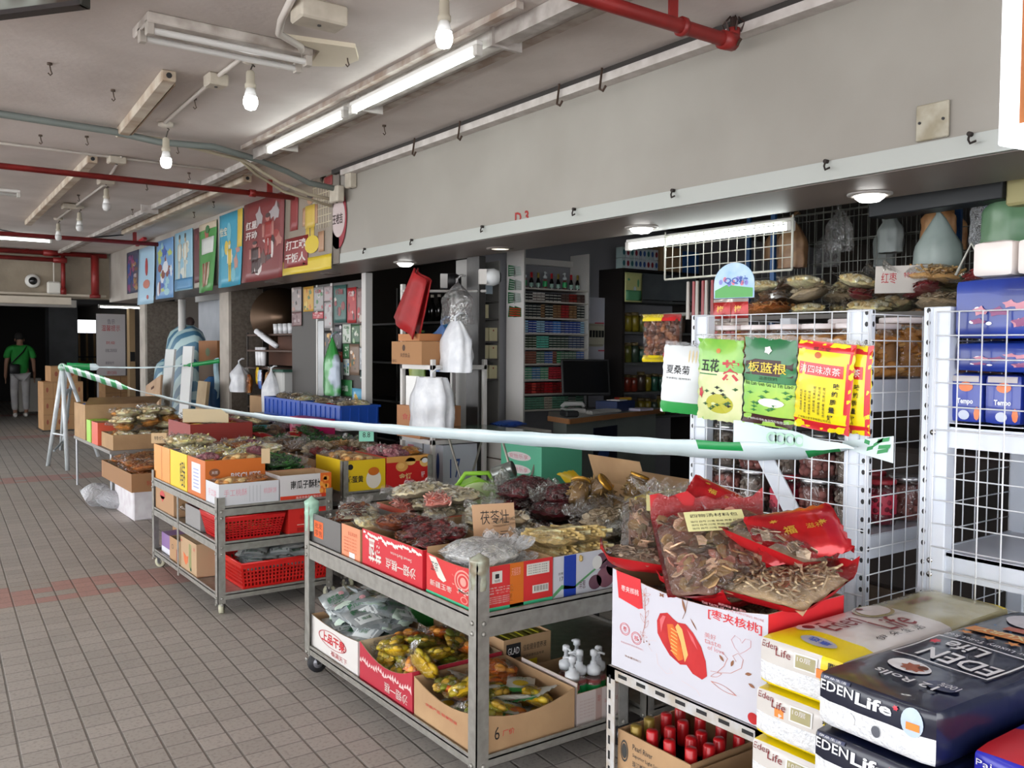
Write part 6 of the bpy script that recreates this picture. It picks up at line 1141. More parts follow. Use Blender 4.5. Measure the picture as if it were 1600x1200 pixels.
t = thing('low_table', 'low folding table of snack heaps between trolley and trestle', 'table', (1.8, 8.8, 0)); MB().box((0, 0, .5), (.85, 1.75, .53)).build('tabletop', M('8a8580', .6), t)
for x in (.02, .8):
    for y in (.03, 1.69): MB().cyl((x, y, 0), (x, y, .5), .012).build('leg', M('b9bcc0', .4, .5), t)
carton('brown carton heaped with creamy puffed snacks on the low table', 1.83, 8.8, 2.5, 9.3, .532, .14, fl=.08); pile([WHEAT, WHEAT, ORAN], 1.84, 2.49, 8.81, 9.29, .612, 3, 2, 4, 'the puffed snack carton', 'puffed snack bags', .06, .2, .8, (1.0, 1.15), 40, 0, .08)
carton('orange red carton at the edge of the low table', 1.80, 9.32, 2.0, 9.6, .532, .22, M('d8593c', .5), fl=.1); carton('lime green packet box on the low table', 1.8, 9.65, 1.98, 9.85, .532, .22, M('9ad03a', .5), M('9ad03a', .5), closed=True, name='green_box')
carton('brown carton of blue and white packets on the low table', 2.02, 9.35, 2.6, 9.88, .532, .2, fl=.13); pile([BLP, BLP, SILP], 2.03, 2.59, 9.36, 9.87, .662, 3, 3, 3, 'the blue packet carton', 'blue and white packets', .04, .3, 1.2, (1.1, 1.3), 41)
carton('tall brown carton at the far corner of the low table', 1.80, 9.92, 2.5, 10.5, .532, .36, fl=.3, flaps=(('F', R(20)),)); pile([BLP, WHEAT], 1.81, 2.49, 9.93, 10.49, .84, 3, 2, 1, 'the tall far carton', 'packets in the far carton', .04, .3, 1.2, (1.1, 1.3), 42)
for i, (x, y, z, s) in enumerate(((1.72, 8.95, .02, 1), (1.78, 8.72, .02, .8))):
    p = packet('knotted translucent plastic bag on the floor beside the pink-topped block, %s' % ('farther' if not i else 'nearer'), .26, .3, .2, film((1, 1, 1), .3, .25, 14, (.9, .92, .96)), name='plastic_bag', cat='bag', seed=60+i, nu=14, nv=14); p.location = (x, y, z); p.rotation_euler = (R(12), 0, i); p.scale = (s, s, s)
# bench of goods further inside between trolley 2 and column
t = thing('long_table', 'long table along the shop edge behind the trolleys', 'table', (2.38, 6.62, 0)); MB().box((0, 0, .62), (.7, 2.3, .65)).build('tabletop', M('8a8580', .6), t)
for x in (.03, .63):
    for y in (.05, 2.2): MB().box((x, y, 0), (x+.03, y+.03, .62)).build('leg', STEELD, t)
carton('dark red fronted carton standing up behind the orange cartons', 1.9, 6.62, 2.36, 7.2, .6, .33, M('8a2c24', .6), M('7a2c24', .6), name='carton', fl=.25); MB().box((1.92, 6.64, .0), (2.34, 7.18, .6)).build('stacked_carton', M('a07a56', .8)); tag(bpy.data.objects['stacked_carton'], 'brown carton on the floor carrying the dark red one', 'carton')
pile([CARAM, YLP, BROWNM], 1.91, 2.35, 6.63, 7.19, .85, 3, 2, 2, 'the dark red fronted carton', 'bags in the dark red carton', .04, .2, .8, (.8, .95), 43)
card('brown card and paper bundle standing in the dark red carton', (2.05, 6.75, .93), R(-35), .34, .1, [], 'c2b08e')
carton('shallow carton of wrapped greens on the long table', 2.4, 6.64, 3.05, 7.3, .652, .12, fl=.08); pile([GREENV, BROWNM, REDP, LILY], 2.41, 3.04, 6.65, 7.29, .732, 3, 2, 2, 'the shallow greens carton', 'bags in the shallow greens carton', .05, .25, .8, (.9, 1.05), 44)
basket('teal plastic basket on the long table', 2.42, 7.35, 2.9, 7.8, .652, .14, '1f6a6e'); pile([HERB3] if False else [WHEAT, LILY], 2.45, 2.87, 7.38, 7.77, .66, 2, 2, 2, 'the teal basket', 'bags in the teal basket', .06, .2, .8, (.9, 1.0), 45)
carton('brown carton of pale bags at the end of the long table', 2.42, 7.9, 3.05, 8.85, .652, .12, fl=.08); pile([WHEAT, PURP, LILY], 2.43, 3.04, 7.91, 8.84, .732, 3, 3, 2, 'the end carton', 'bags in the end carton', .06, .25, .8, (1, 1.15), 46)
# ------------------------------------------------------------------ trestle (white folding stand)
t = thing('trestle_stand', 'white painted A-frame trestle standing in the passage with barrier tape tied on', 'trestle', (1.9, 11.8, 0)); WP = M('dfe6ea', .4, .1, 'cfd6da', 10)
def bar(a, b, r, nm, m=WP): q = MB(); q.s = True; q.cyl(a, b, r, n=10); q.build(nm, m, t)
for nm, a, b in (('leg', (-.09, .54, 0), (.0, 0, 1.24)), ('leg', (.035, -.03, 0), (.0, 0, 1.24)), ('leg', (.34, 2.3, 0), (.28, 1.5, 1.22)), ('leg', (.62, 1.2, 0), (.28, 1.5, 1.22))): bar(a, b, .026, nm)
bar((0, 0, 1.2), (.28, 1.5, 1.2), .02, 'top_rail'); bar((-.06, .35, .42), (.02, -.02, .42), .012, 'cross_bar'); bar((.03, 0, .9), (.3, 1.45, .9), .018, 'cross_bar', M('9aa2a6', .5, .2)); bar((.03, 0, .55), (.32, 1.6, .55), .016, 'cross_bar', M('9aa2a6', .5, .2)); bar((.34, 1.5, .95), (.1, .6, .3), .02, 'diagonal_brace', M('a9b0b4', .5, .2)); bar((-.04, .4, .2), (.33, 1.9, .2), .014, 'cross_bar', M('9aa2a6', .5, .2))
q = MB(); q.s = True; q.ball((1.9, 11.8, 1.235), (.05, .06, .05), 10, 7); tag(q.build('tape_knot', M('2f9a62', .4, 0, 'd6e4e0', 26, .5, 30)), 'green and white tape knotted on the near top of the trestle', 'tape')
strip('green and white barrier tape running from the trestle to the column', [(2.18, 13.2, 1.22), (2.5, 12.9, 1.21), (2.9, 12.0, 1.22), (3.25, 11.4, 1.26), (3.52, 11.02, 1.32)], lambda t: .09 if t < .25 else .02 if t < .75 else .05, lambda t: .1, [TG, TW, TS], 50, mi=lambda t, j: (2 if t < .1 else 0 if t < .2 else 1) if t < .72 else 0)
q = MB(); q.sheet(lambda a, b: Vector((3.50+.03*sin(a*9), 11.06+.05*a+.02*sin(b*7), 1.33-b*.5*(1-.3*a)+.03*sin(a*6))), 8, 10, 0); o = q.build('tape_tail', [M('b8d4e0', .35, 0, '9dbdca', 6)]); o.modifiers.new('s', 'SOLIDIFY').thickness = .0008; tag(o, 'loose pale blue tape tail hanging at the column', 'tape')
# ------------------------------------------------------------------ things leaning by the recess
def lean(name, label, x, y, w, L, th, lean_, rz, m, cat, side=0):
    o = thing(name, label, cat, (x, y, 0), rot=(0, R(lean_), R(rz)+0)); q = MB(); q.rbox((-th/2, -w/2, .0), (th/2, w/2, L), .003); q.build('plank', m, o); return o
lean('painted_board', 'narrow white board leaning in the recess, the left of two', 3.2, 12.45, .42, 1.46, .03, 5, 0, M('d6dad9', .5), 'board'); lean('painted_board', 'narrow white board leaning in the recess, the right of two', 3.2, 11.55, .4, 1.5, .03, 4, 0, M('d9dbda', .5), 'board')
o = lean('leaning_board', 'pale wooden panel with cut corners and a dark slot, leaning in front', 2.98, 12.25, .7, 1.08, .03, 10, 0, M('c2a283', .7, 0, 'b59475', 5), 'panel'); o.rotation_euler = (R(-14), R(8), 0); q = MB(); q.box((-.02, -.06, .96), (-.0155, .06, .99)); q.build('slot', M('5a3a2c', .8), o)
lean('wooden_plank', 'short wooden plank leaning near the column', 3.2, 10.85+.1, .36, 1.08, .04, 6, 0, M('b09a78', .7, 0, 'a38c6c', 5), 'plank'); o = lean('wooden_plank', 'brown wooden strut slanting beside the column', 3.4, 11.4, .1, .95, .05, 0, 0, M('8a5c40', .7), 'plank'); o.rotation_euler = (R(48), 0, 0)
def stripes():
    m, N, L, b = nt('striped_plastic'); tc = N.new('ShaderNodeTexCoord'); w = N.new('ShaderNodeTexWave'); w.bands_direction = 'DIAGONAL'; w.inputs['Scale'].default_value = 2.2; w.inputs['Distortion'].default_value = 1.5; w.inputs['Detail'].default_value = 1; L.new(tc.outputs['Object'], w.inputs['Vector']); cr = N.new('ShaderNodeValToRGB'); cr.color_ramp.elements[0].position = .42; cr.color_ramp.elements[1].position = .55; cr.color_ramp.elements[0].color = c4(hx('3f6f8a')); cr.color_ramp.elements[1].color = c4(hx('a9c4c6')); L.new(w.outputs['Fac'], cr.inputs[0]); L.new(cr.outputs[0], b.inputs['Base Color']); b.inputs['Roughness'].default_value = .45; return m
STRP = stripes()
def sack(label, loc, w, d, h, seed, m=STRP, name='striped_sack'):
    o = thing(name, label, 'sack', loc); q = MB(); q.s = True
    def f(a, b): tt = 2*pi*a; r = (1-.25*b**3)*(1 if b < .93 else 1-(b-.93)*9)*(.9+.1*min(1, b*8)); n = 1+.13*smoothn((cos(tt)*1.4+seed, sin(tt)*1.4, b*3), 1.3)+.04*smoothn((cos(tt)*5, sin(tt)*5, b*9+seed), 1); return Vector((cos(tt)*w/2*r*n, sin(tt)*d/2*r*n, h*b))
    q.sheet(f, 28, 18); q.build('cloth_body', m, o); return o
sack('tall blue and white striped sack standing in the recess', (3.72, 13.1, 0), .55, 1.35, 1.8, 3); sack('crumpled lower striped sack left of the tall one', (3.72, 14.15, 0), .4, .7, 1.3, 8)
KY = (12.95, 13.35)
for y in KY: q = MB(); q.s = True; q.ball((3.72, y, 1.84), (.06, .12, .07), 10, 6); tag(q.build('rolled_tie', M('3a2824', .8)), 'dark knot on top of the striped sack, %s' % ('right' if y == min(KY) else 'left'), 'knot')
sack('blue sack beside the column under the tape', (3.5, 11.25, 0), .3, .42, 1.12, 12, M('2f5f8f', .5, 0, '274f78', 4), 'blue_sack')
carton('brown carton on the goods inside the recess', 3.62, 11.42, 3.95, 12.2, 1.3, .27, M('8a5c38', .8), None, (), [M('5a6a4a', .7)], lambda mb, PL, PF, PT: mb.disc(PL[0], PL[1], PL[2], .5, .45, .12, .2, 2, 14), closed=True)
carton('stack carton under the brown one in the recess', 3.62, 11.42, 3.95, 12.2, .0, 1.298, M('6a5a4c', .8), closed=True)
MB().cyl((3.6, 12.9, 0), (3.6, 12.9, 2.148), .05, n=14).build('trim_1', M('c9c6c2', .5), kind='structure')
# carton stacks at the far end
def cst(label, x0, y0, x1, y1, z0, h, g): return carton(label, x0, y0, x1, y1, z0, h, M('b58a60', .8, 0, 'c09669', 3), None, (), [M('a05a44', .7), M('8f6a48', .7)], lambda mb, PL, PF, PT: (mb.disc(PF[0], PF[1], PF[2], .2, .5, .06, .16, 2, 12), mb.disc(PF[0], PF[1], PF[2], .8, .5, .06, .16, 2, 12), rect(mb, PF, 0, .93, 1, .95, 3), rect(mb, PF, .49, 0, .51, 1, 3)), closed=True, group=g)
for c in range(2):
    for r_ in range(3): cst('sealed brown carton in the far stack behind the trestle, %s column, %s' % ('left' if c == 0 else 'right', ('bottom', 'middle', 'top')[r_]), 2.48+c*.32, 17.3, 2.79+c*.32, 17.9, .02+r_*.28, .278, 'far carton stack')
cst('sealed brown carton alone on top of the far stack', 2.6, 17.3, 3.03, 17.9, .861, .27, 'far carton stack')
q = MB(); q.box((2.45, 17.25, 0), (3.15, 17.95, .02)); tag(q.build('dolly', STEELD), 'flat dark trolley board under the far carton stack', 'dolly')
for r_ in range(3): cst('sealed brown carton of the stack right of the trestle, %s' % ('bottom', 'middle', 'top')[r_], 3.72, 18.5, 4.27, 19.1, r_*.3, .298, 'right carton stack')
q = MB(); q.box((2.75, 22.6, 0), (3.2, 23.0, .75)); tag(q.build('low_counter', M('a9a49c', .7)), 'pale low counter beyond the walking person at the far end', 'counter')
# banner stand
t = thing('banner_stand', 'tall white roll-up banner with red characters at the far end', 'banner', (3.86, 20, 0)); q = MB(); q.box((0, 0, .06), (.56, .012, 2.15), 0); P = (V(0, -.002, .06), V(.56, 0, 0), V(0, 0, 2.09))
for s, a, b, w, h, m in (('告示', .38, .9, .26, .05, 2), ('温馨提示', .18, .83, .64, .06, 1), ('防疫', .34, .7, .3, .03, 1), ('请佩戴口罩保持距离', .3, .62, .4, .035, 2), ('谢谢合作', .3, .5, .3, .03, 2), ('请扫码', .34, .4, .34, .035, 1), ('欢迎光临', .25, .3, .4, .03, 1)): txt(q, P, s, a, b, w, h, m)
q.build('banner_sheet', [M('cfc9c9', .6), M('c02a34', .6), M('6a5a6a', .6)], t); MB().rbox((-.02, -.1, 0), (.58, .1, .06), .01).build('base', STEELD, t)
q = MB(); q.box((4.03, 17.9, 0), (4.13, 18.1, 2.2)); tag(q.build('timber_post', M('a58a66', .8)), 'upright timber post right of the far banner', 'post'); q = MB(); q.box((4.04, 17.88, 1.2), (4.12, 17.9, 1.38)); tag(q.build('switch_box', BLK), 'small black box fixed on the far timber post', 'box')
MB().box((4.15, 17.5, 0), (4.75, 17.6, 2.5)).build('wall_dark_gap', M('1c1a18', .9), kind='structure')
# ------------------------------------------------------------------ person walking away
def skin(name, nodes, edges, mat, parent, sub=2, root=0):
    me = bpy.data.meshes.new(name); me.from_pydata([n[0] for n in nodes], edges, []); o = bpy.data.objects.new(name, me); S.collection.objects.link(o); bpy.context.view_layer.objects.active = o
    o.modifiers.new('s', 'SKIN'); sv = me.skin_vertices[0].data if me.skin_vertices else None
    if sv is None: bm = bmesh.new(); bm.from_mesh(me); bm.verts.layers.skin.verify(); bm.to_mesh(me); bm.free(); sv = me.skin_vertices[0].data
    for i, n in enumerate(nodes): sv[i].radius = n[1] if hasattr(n[1], '__len__') else (n[1], n[1]); sv[i].use_root = i == root
    u = o.modifiers.new('u', 'SUBSURF'); u.levels = u.render_levels = sub; bpy.context.view_layer.update()
    m2 = bpy.data.meshes.new_from_object(o.evaluated_get(bpy.context.evaluated_depsgraph_get())); nm = o.name; bpy.data.objects.remove(o); p = bpy.data.objects.new(name, m2); S.collection.objects.link(p); m2.materials.append(mat); m2.polygons.foreach_set('use_smooth', [True]*len(m2.polygons)); p.parent = parent; return p
pr = thing('person', 'person in a green T-shirt and grey trousers walking away with a black crossbody bag', 'person', (2.6, 21.1, 0), R(0)); SK = M('8a6450', .6); SHT = M('1f8a34', .8, 0, '1a7a2c', 5, .2, 12); TRO = M('a9a6a6', .8, 0, '989595', 5, .2, 12)
nd = [((0, 0, .95), (.16, .11)), ((0, 0, 1.12), (.15, .1)), ((0, .01, 1.33), (.18, .11)), ((0, .01, 1.43), (.12, .08)), ((0, .01, 1.5), .05), ((0, .02, 1.58), (.075, .09)), ((0, .02, 1.68), (.075, .09)),
 ((-.19, .01, 1.4), .055), ((-.25, -.02, 1.15), .045), ((-.26, .06, .9), .032), ((-.26, .09, .82), (.022, .035)), ((.19, .01, 1.4), .055), ((.25, 0, 1.15), .045), ((.27, .05, .9), .032), ((.27, .07, .82), (.022, .035)),
 ((-.1, 0, .85), .09), ((-.11, .06, .48), .062), ((-.11, -.06, .1), .04), ((-.11, .06, .04), (.045, .035)), ((.1, 0, .85), .09), ((.1, -.02, .48), .062), ((.1, -.02, .1), .04), ((.1, .11, .04), (.045, .035))]
ed = [(0, 1), (1, 2), (2, 3), (3, 4), (4, 5), (5, 6), (3, 7), (7, 8), (8, 9), (9, 10), (3, 11), (11, 12), (12, 13), (13, 14), (0, 15), (15, 16), (16, 17), (17, 18), (0, 19), (19, 20), (20, 21), (21, 22)]
for base in (10, 14):
    hp = nd[base][0]
    for k in range(5):
        i = len(nd); dx = (k-1.5)*.019 if k < 4 else 0
        if k < 4: L = (.075, .085, .08, .062)[k]; nd += [((hp[0]+.002, hp[1]+dx, hp[2]-.045), .009), ((hp[0]+.004, hp[1]+dx+.006, hp[2]-.045-L*.55), .008), ((hp[0]+.002, hp[1]+dx+.016, hp[2]-.045-L), .007)]; ed += [(base, i), (i, i+1), (i+1, i+2)]
        else: nd += [((hp[0], hp[1]+.042, hp[2]-.01), .01), ((hp[0], hp[1]+.058, hp[2]-.045), .008)]; ed += [(base, i), (i, i+1)]
skin('body', nd, ed, SK, pr, 1)
skin('t_shirt', [((0, 0, .86), (.185, .135)), ((0, 0, 1.0), (.175, .125)), ((0, 0, 1.15), (.175, .12)), ((0, .01, 1.34), (.205, .13)), ((0, .01, 1.445), (.13, .09)), ((-.2, .01, 1.41), .075), ((-.26, -.01, 1.2), .07), ((.2, .01, 1.41), .075), ((.26, .0, 1.2), .07)], [(0, 1), (1, 2), (2, 3), (3, 4), (4, 5), (5, 6), (4, 7), (7, 8)], SHT, pr)
skin('trousers', [((0, 0, .92), (.165, .12)), ((-.1, 0, .84), .1), ((-.11, .05, .48), .078), ((-.11, -.06, .13), .065), ((.1, 0, .84), .1), ((.1, -.02, .48), .078), ((.1, -.02, .13), .065)], [(0, 1), (1, 2), (2, 3), (0, 4), (4, 5), (5, 6)], TRO, pr)
q = MB(); q.s = True; q.ball((0, .03, 1.665), (.092, .105, .1), 16, 10); q.build('hair', M('15110f', .8), pr)
for x in (-.083, .083): q = MB(); q.s = True; q.ball((x, .03, 1.6), (.012, .022, .032), 8, 6); q.build('ear', SK, pr)
for s in (-1, 1): q = MB(); q.s = True; q.ball((s*.1, .04 if s > 0 else -.02, .045), (.05, .13, .05), 12, 8); q.build('shoe', M('c9c4c0', .6), pr)
q = MB(); q.s = True; q.rbox((-.22, -.18, .9), (-.02, -.11, 1.1), .02); bg_ = q.build('crossbody_bag', BLK, pr); q = MB(); q.s = True; q.tube([(-.2, -.14, 1.08), (-.1, -.145, 1.2), (.05, -.14, 1.36), (.12, -.06, 1.47), (.1, .06, 1.47)], .014, 6); q.build('strap', BLK, bg_)
# ------------------------------------------------------------------ posters on the beam
def poster(name, label, x, ya, za, yb, zb, cols, art=None, curl=.02, seed=0, th=.002, blobs=18, axis='x', cat='poster'):
    # ya > yb: left edge is farther away.  Built as a sheet with a real curl
    rs = random.Random(seed); mb = MB(); w, h = abs(ya-yb), zb-za
    if axis == 'x': f = lambda a, b, s=1, l=0: Vector((x-.004-l-curl*(sin(a*5+seed)*.5+.5)*max(0, 1-b)**1.5, ya+(yb-ya)*a, za+h*b))
    else: f = lambda a, b, s=1, l=0: Vector((ya+(yb-ya)*a, x-.004-l-curl*(sin(a*5+seed)*.5+.5)*(1-b), za+h*b))
    mb.s = True; mb.sheet(lambda a, b: f(a, b), 8, 8, 0)
    for k in range(blobs): pblob(mb, f, rs.uniform(.12, .88), rs.uniform(.1, .9), rs.uniform(.04, .16), rs.uniform(.04, .14), 1+rs.randrange(len(cols)-1), 9, .001+.0006*k/blobs*3, rs.choice((0, .6)))
    if art: art(mb, f)
    o = mb.build(name, [M(tuple(x*.8+.015 for x in hx(c)), .45) for c in cols]); m = o.modifiers.new('s', 'SOLIDIFY'); m.thickness = th; m.offset = 0; return tag(o, label, cat)
def fig(mb, f, cx, top, h, skin_, cloth, hair, w=.12):    # a plain standing figure
    pblob(mb, f, cx, top-h*.1, w*.42, h*.09, skin_, 12, .005); pblob(mb, f, cx, top-h*.05, w*.45, h*.06, hair, 12, .0055); prect(mb, f, cx-w*.7, top-h*.6, cx+w*.7, top-h*.2, cloth, .0045); prect(mb, f, cx-w*.6, top-h, cx-.01, top-h*.58, cloth, .004); prect(mb, f, cx+.01, top-h, cx+w*.6, top-h*.58, cloth, .004); prect(mb, f, cx-w*1.1, top-h*.55, cx-w*.7, top-h*.22, skin_, .004); prect(mb, f, cx+w*.7, top-h*.55, cx+w*1.1, top-h*.22, skin_, .004)
def a_yel(mb, f): fig(mb, f, .55, .86, .62, 4, 5, 6, .14); prect(mb, f, 0, 0, 1, .16, 1, .006); prect(mb, f, .02, .08, .52, .42, 2, .007); ptext(mb, f, '打工魂', .06, .28, .42, .11, 3, .02, .009); ptext(mb, f, '干饭人', .06, .13, .42, .11, 3, .02, .009); prect(mb, f, .13, .5, .3, .9, 2, .006); [prect(mb, f, .62+.05*k, .45, .63+.05*k, .95, 7, .003) for k in range(7)]; [prect(mb, f, .6, .5+.08*k, .98, .51+.08*k, 7, .003) for k in range(6)]; pblob(mb, f, .6, .3, .14, .1, 1, 14, .008); prect(mb, f, .72, .2, .84, .42, 4, .008); prect(mb, f, .84, .88, 1, .98, 2, .006)
poster('hanging_poster', 'yellow and grey drink poster at the near end of the beam, with red banner', 2.995, 7.53, 2.115, 6.56, 2.86, ['8f8272', 'dcc01c', '8a1c1c', 'd9d2cc', 'b58a68', 'd0b040', '2a1c18', 'c9bda0'], a_yel, .03, 1, blobs=0)
poster('hanging_poster', 'deep red poster with crouching figures on the beam, second from the near end', 2.995, 8.59, 2.11, 7.56, 2.86, ['7a1c1c', '9a2a24', '5a3a34', 'b5746a', 'a8a0a0', '3a1c1c', 'd9d0cc'], lambda mb, f: (fig(mb, f, .62, .8, .5, 3, 1, 5, .13), fig(mb, f, .3, .5, .4, 3, 5, 5, .12), ptext(mb, f, '红星', .08, .66, .28, .1, 6, .02, .008), ptext(mb, f, '开动', .08, .53, .28, .1, 6, .02, .008)), .03, 2, blobs=14)
poster('hanging_poster', 'turquoise poster with yellow figures hanging on the beam', 2.995, 9.33, 2.1, 8.62, 2.84, ['2f9ab8', 'd8b83c', 'e6e0c8', '6fb8c8', 'c08a7a'], lambda mb, f: (fig(mb, f, .45, .62, .55, 2, 1, 1, .1), ptext(mb, f, '怡宝', .05, .7, .3, .12, 2, .01, .008), prect(mb, f, .8, .5, 1, 1, 1, .005)), .03, 3, blobs=8)
poster('hanging_poster', 'green poster with a white panel and bottles, curled on the beam', 2.995, 10.02, 2.08, 9.42, 2.82, ['3f8f3a', 'd9dcd6', 'a85a4a', 'c9b9a0', '2f6a34'], lambda mb, f: (prect(mb, f, .15, .55, .9, .78, 1, .005), [prect(mb, f, .2+.16*k, .08, .3+.16*k, .42, 2+k % 2, .005) for k in range(4)], prect(mb, f, 0, .9, 1, 1, 3, .003), pblob(mb, f, .5, .9, .12, .06, 4, 10, .006)), .07, 4, blobs=4)
poster('hanging_poster', 'maroon edge of a poster half hidden behind the green one', 3.0, 10.25, 2.2, 9.9, 2.8, ['5a2228', '7a3a3c', '8a8a9a'], None, .01, 5, blobs=4)
poster('hanging_poster', 'pale blue poster with two slender figures on the beam', 2.995, 10.98, 2.14, 10.28, 2.82, ['8fbcd0', 'd6dcd2', '3f3a34', 'd0b894', '4a8ab8'], lambda mb, f: (fig(mb, f, .3, .95, .75, 3, 1, 2, .1), fig(mb, f, .62, .95, .75, 3, 1, 2, .1), prect(mb, f, 0, .02, 1, .2, 4, .006)), .02, 6, blobs=6)
poster('hanging_poster', 'blue and white paddling poster on the beam', 2.995, 11.8, 2.08, 11.05, 2.8, ['6f9fd0', 'dfe4ea', '8a4a3c', '9ac8d0', 'b8c86a', '3f5fb0'], None, .02, 7, blobs=26)
poster('hanging_poster', 'light blue poster with a red rocket shape on the beam', 2.985, 12.65, 2.04, 11.86, 2.78, ['a9cfe6', 'b03a3a', 'e3e8ec', 'c87a6a'], lambda mb, f: (pblob(mb, f, .5, .65, .08, .16, 1, 10, .005), pblob(mb, f, .5, .35, .2, .08, 3, 10, .005), pblob(mb, f, .55, .12, .06, .04, 1, 10, .005)), .03, 8, blobs=0)
poster('hanging_poster', 'dark picture poster at the far end of the beam', 2.995, 13.4, 2.22, 12.72, 2.79, ['3a3f5a', '2a4a8a', '6a4a3a', 'c0b4b8', 'a07a4a', '8a3a6a'], None, .0, 9, blobs=34)
q = MB(); q.prism((2.86, 11.9, 2.82), (.05, .5, 0), (0, 0, .07), (.04, 0, 0), [(0, .2), (1.5, 0), (1.5, 1), (.2, 1)]); tag(q.build('red_fabric', M('b0242c', .7)), 'red cloth scrap above the light blue poster', 'cloth')
# red logo seal and pale board at the beam end
q = MB(); q.s = False; q.disc((2.99, 6.5-.02, 2.5), (0, -1, 0), Z3, 0, 0, .16, .24, 0, 26); q.disc((2.988, 6.48, 2.5), (0, -1, 0), Z3, .02, 0, .12, .15, 1, 24); q.text('王老吉', (2.986, 6.57, 2.42), (0, -.2, 0), (0, 0, .16), .05, .2, .9, .5, 2, .02)
o = q.build('round_sign', [M('8a2430', .6), M('b9aaa8', .6), M('3a2a28', .6)]); o.modifiers.new('s', 'SOLIDIFY').thickness = .004; tag(o, 'round red and white emblem at the beam corner beside the yellow poster', 'sign')
q = MB(); q.box((2.99, 6.45, 2.15), (3.0, 7.0, 2.87)); tag(q.build('backing_board', M('6f675f', .8, 0, '7d756c', 5)), 'dull brown board behind the round emblem on the beam', 'board')
# ------------------------------------------------------------------ inside the shops
ALU = M('4a4846', .4, .4, '3d3b3a', 6); PALW = M('c9c6c2', .5)
MB().rbox((3.5, 5.26, 0), (3.56, 5.42, 2.147), .004).build('trim_2', ALU, kind='structure')
MB().rbox((3.53, 7.08, 0), (3.6, 7.16, 2.147), .004).build('trim_3', PALW, kind='structure')
mb = MB(); mb.rbox((3.58, 7.16, 0), (3.62, 8.86, 2.1), .003, 0); mb.box((3.572, 7.86, 0), (3.58, 7.9, 2.1), 1); mb.box((3.572, 8.2, 0), (3.58, 8.23, 2.1), 1); mb.box((3.575, 8.06, .9), (3.581, 8.2, 1.75), 2); mb.build('door_1', [M('4a4744', .6), PALW, M('565a58', .2)], kind='structure')
FL = [  # px box on the door, palette, label
 (110,90,220,370,('9a8f8c','b58a7c','2f2a2c','c9bab4'),'grey flyer with a dark figure, highest at the left of the sliding door'),(110,370,220,530,('7d5a5a','5a2a30','b09a9a'),'dark reddish flyer under the grey one on the sliding door'),
 (240,75,358,360,('d0a030','5a7a4a','e0c060','c06a20'),'golden yellow flyer at the top of the sliding door'),(360,75,472,350,('a9a6a4','a8323c','5a8a5a','c9c4c0'),'pale flyer with a red figure beside the golden one'),
 (478,60,575,232,('b3a4a4','c08a8c','9a8a8c'),'small pinkish flyer near the door top'),(480,240,572,545,('b9b4b4','c86a74','a9a0a0'),'pale flyer with a faint red drawing below the pinkish one'),
 (345,362,470,440,('b8303c','d8a0a0'),'little red card on the dark glass of the door'),(480,575,565,930,('1f1c1c','d08a3a','a83a24','e0b060'),'black flyer with orange food pictures'),
 (590,40,740,480,('2f5f58','8a2a2c','3a3a3c','c9c0b4','5a8a70'),'tall teal poster with a red-clad figure'),(752,60,862,480,('b01c24','e0c9c4','3a1c20','d86a5c'),'bright red poster with white characters'),(868,60,985,480,('8f6f6c','b8343a','c0b0a4','7a5a58'),'greyish red poster at the door edge'),
 (602,500,688,815,('26242e','5a5a66','c9c4c8'),'dark flyer with a white heading'),(695,495,795,720,('c9d0c4','3a6a44','8fae8c'),'white and green leaf flyer'),(800,495,905,725,('2f5a34','9ab88c','d0d4c4'),'deep green flyer with pale curves'),(700,725,775,900,('1f6a34','c0d0b8'),'small green flyer in the middle'),
 (778,730,898,1100,('7d6450','d09048','c9a4a0','4a5a3a','e8d8c8'),'flyer with a brown bottle picture'),(705,905,775,1100,('c8cfc8','2f7a44','5a9ad0'),'pale flyer with green bottles'),(595,822,692,940,('c8442c','e8c8b0'),'orange red flyer on the sliding door'),(595,945,700,1150,('d8dcd8','d8642c','e8e8e4'),'white and orange flyer'),
 (902,770,978,1040,('c4c8cc','8a9098','e0e2e4'),'white notice sheet near the door edge'),(912,1050,985,1180,('24504a','c8d0cc'),'dark green note low at the door edge'),(905,500,975,765,('b8b0a4','8a9a8c'),'beige sheet at the right edge of the door'),(490,950,565,1190,('c4bcc0','b88a94'),'pale sheet low in the middle')]
def ydoor(px): t = (px/7.5+440-573)/(455-573); return 7.12+(8.831-7.12)*t if False else 1/((1-t)/7.12+t/8.831)
for i, (a, b, c, d, col, lb) in enumerate(FL):
    ya, yb = ydoor(a), ydoor(c); k = (ya+yb)/2/7.8; zt = lambda py: 1.5+(542-(py/7.5+440))*.00600*k
    poster('flyer', lb, 3.572, ya, zt(d), yb, zt(b), list(col)+([col[0]] if len(col) < 2 else []), (lambda mb, f: ptext(mb, f, '优惠', .2, .75, .6, .14, 1, .02, .005)) if i in (9, 8, 12, 19, 3) else None, 0, 30+i, .001, 9, cat='flyer')
poster('flyer', 'green bottle-brand card below the crowded flyers', 3.571, 7.68, 1.05, 7.42, 1.2, ['1f7a3a', 'd8e8d8'], lambda mb, f: ptext(mb, f, '饮品', .2, .3, .5, .35, 1, .02, .005), 0, 71, .001, 0, cat='flyer')
poster('flyer', 'sky blue drink poster with yellow figures low on the door', 3.57, 7.42, .80, 7.17, 1.13, ['5fb0d8', 'e0b83c', 'c8e0ec', 'd88a4a'], None, 0, 72, .001, 14, cat='flyer')
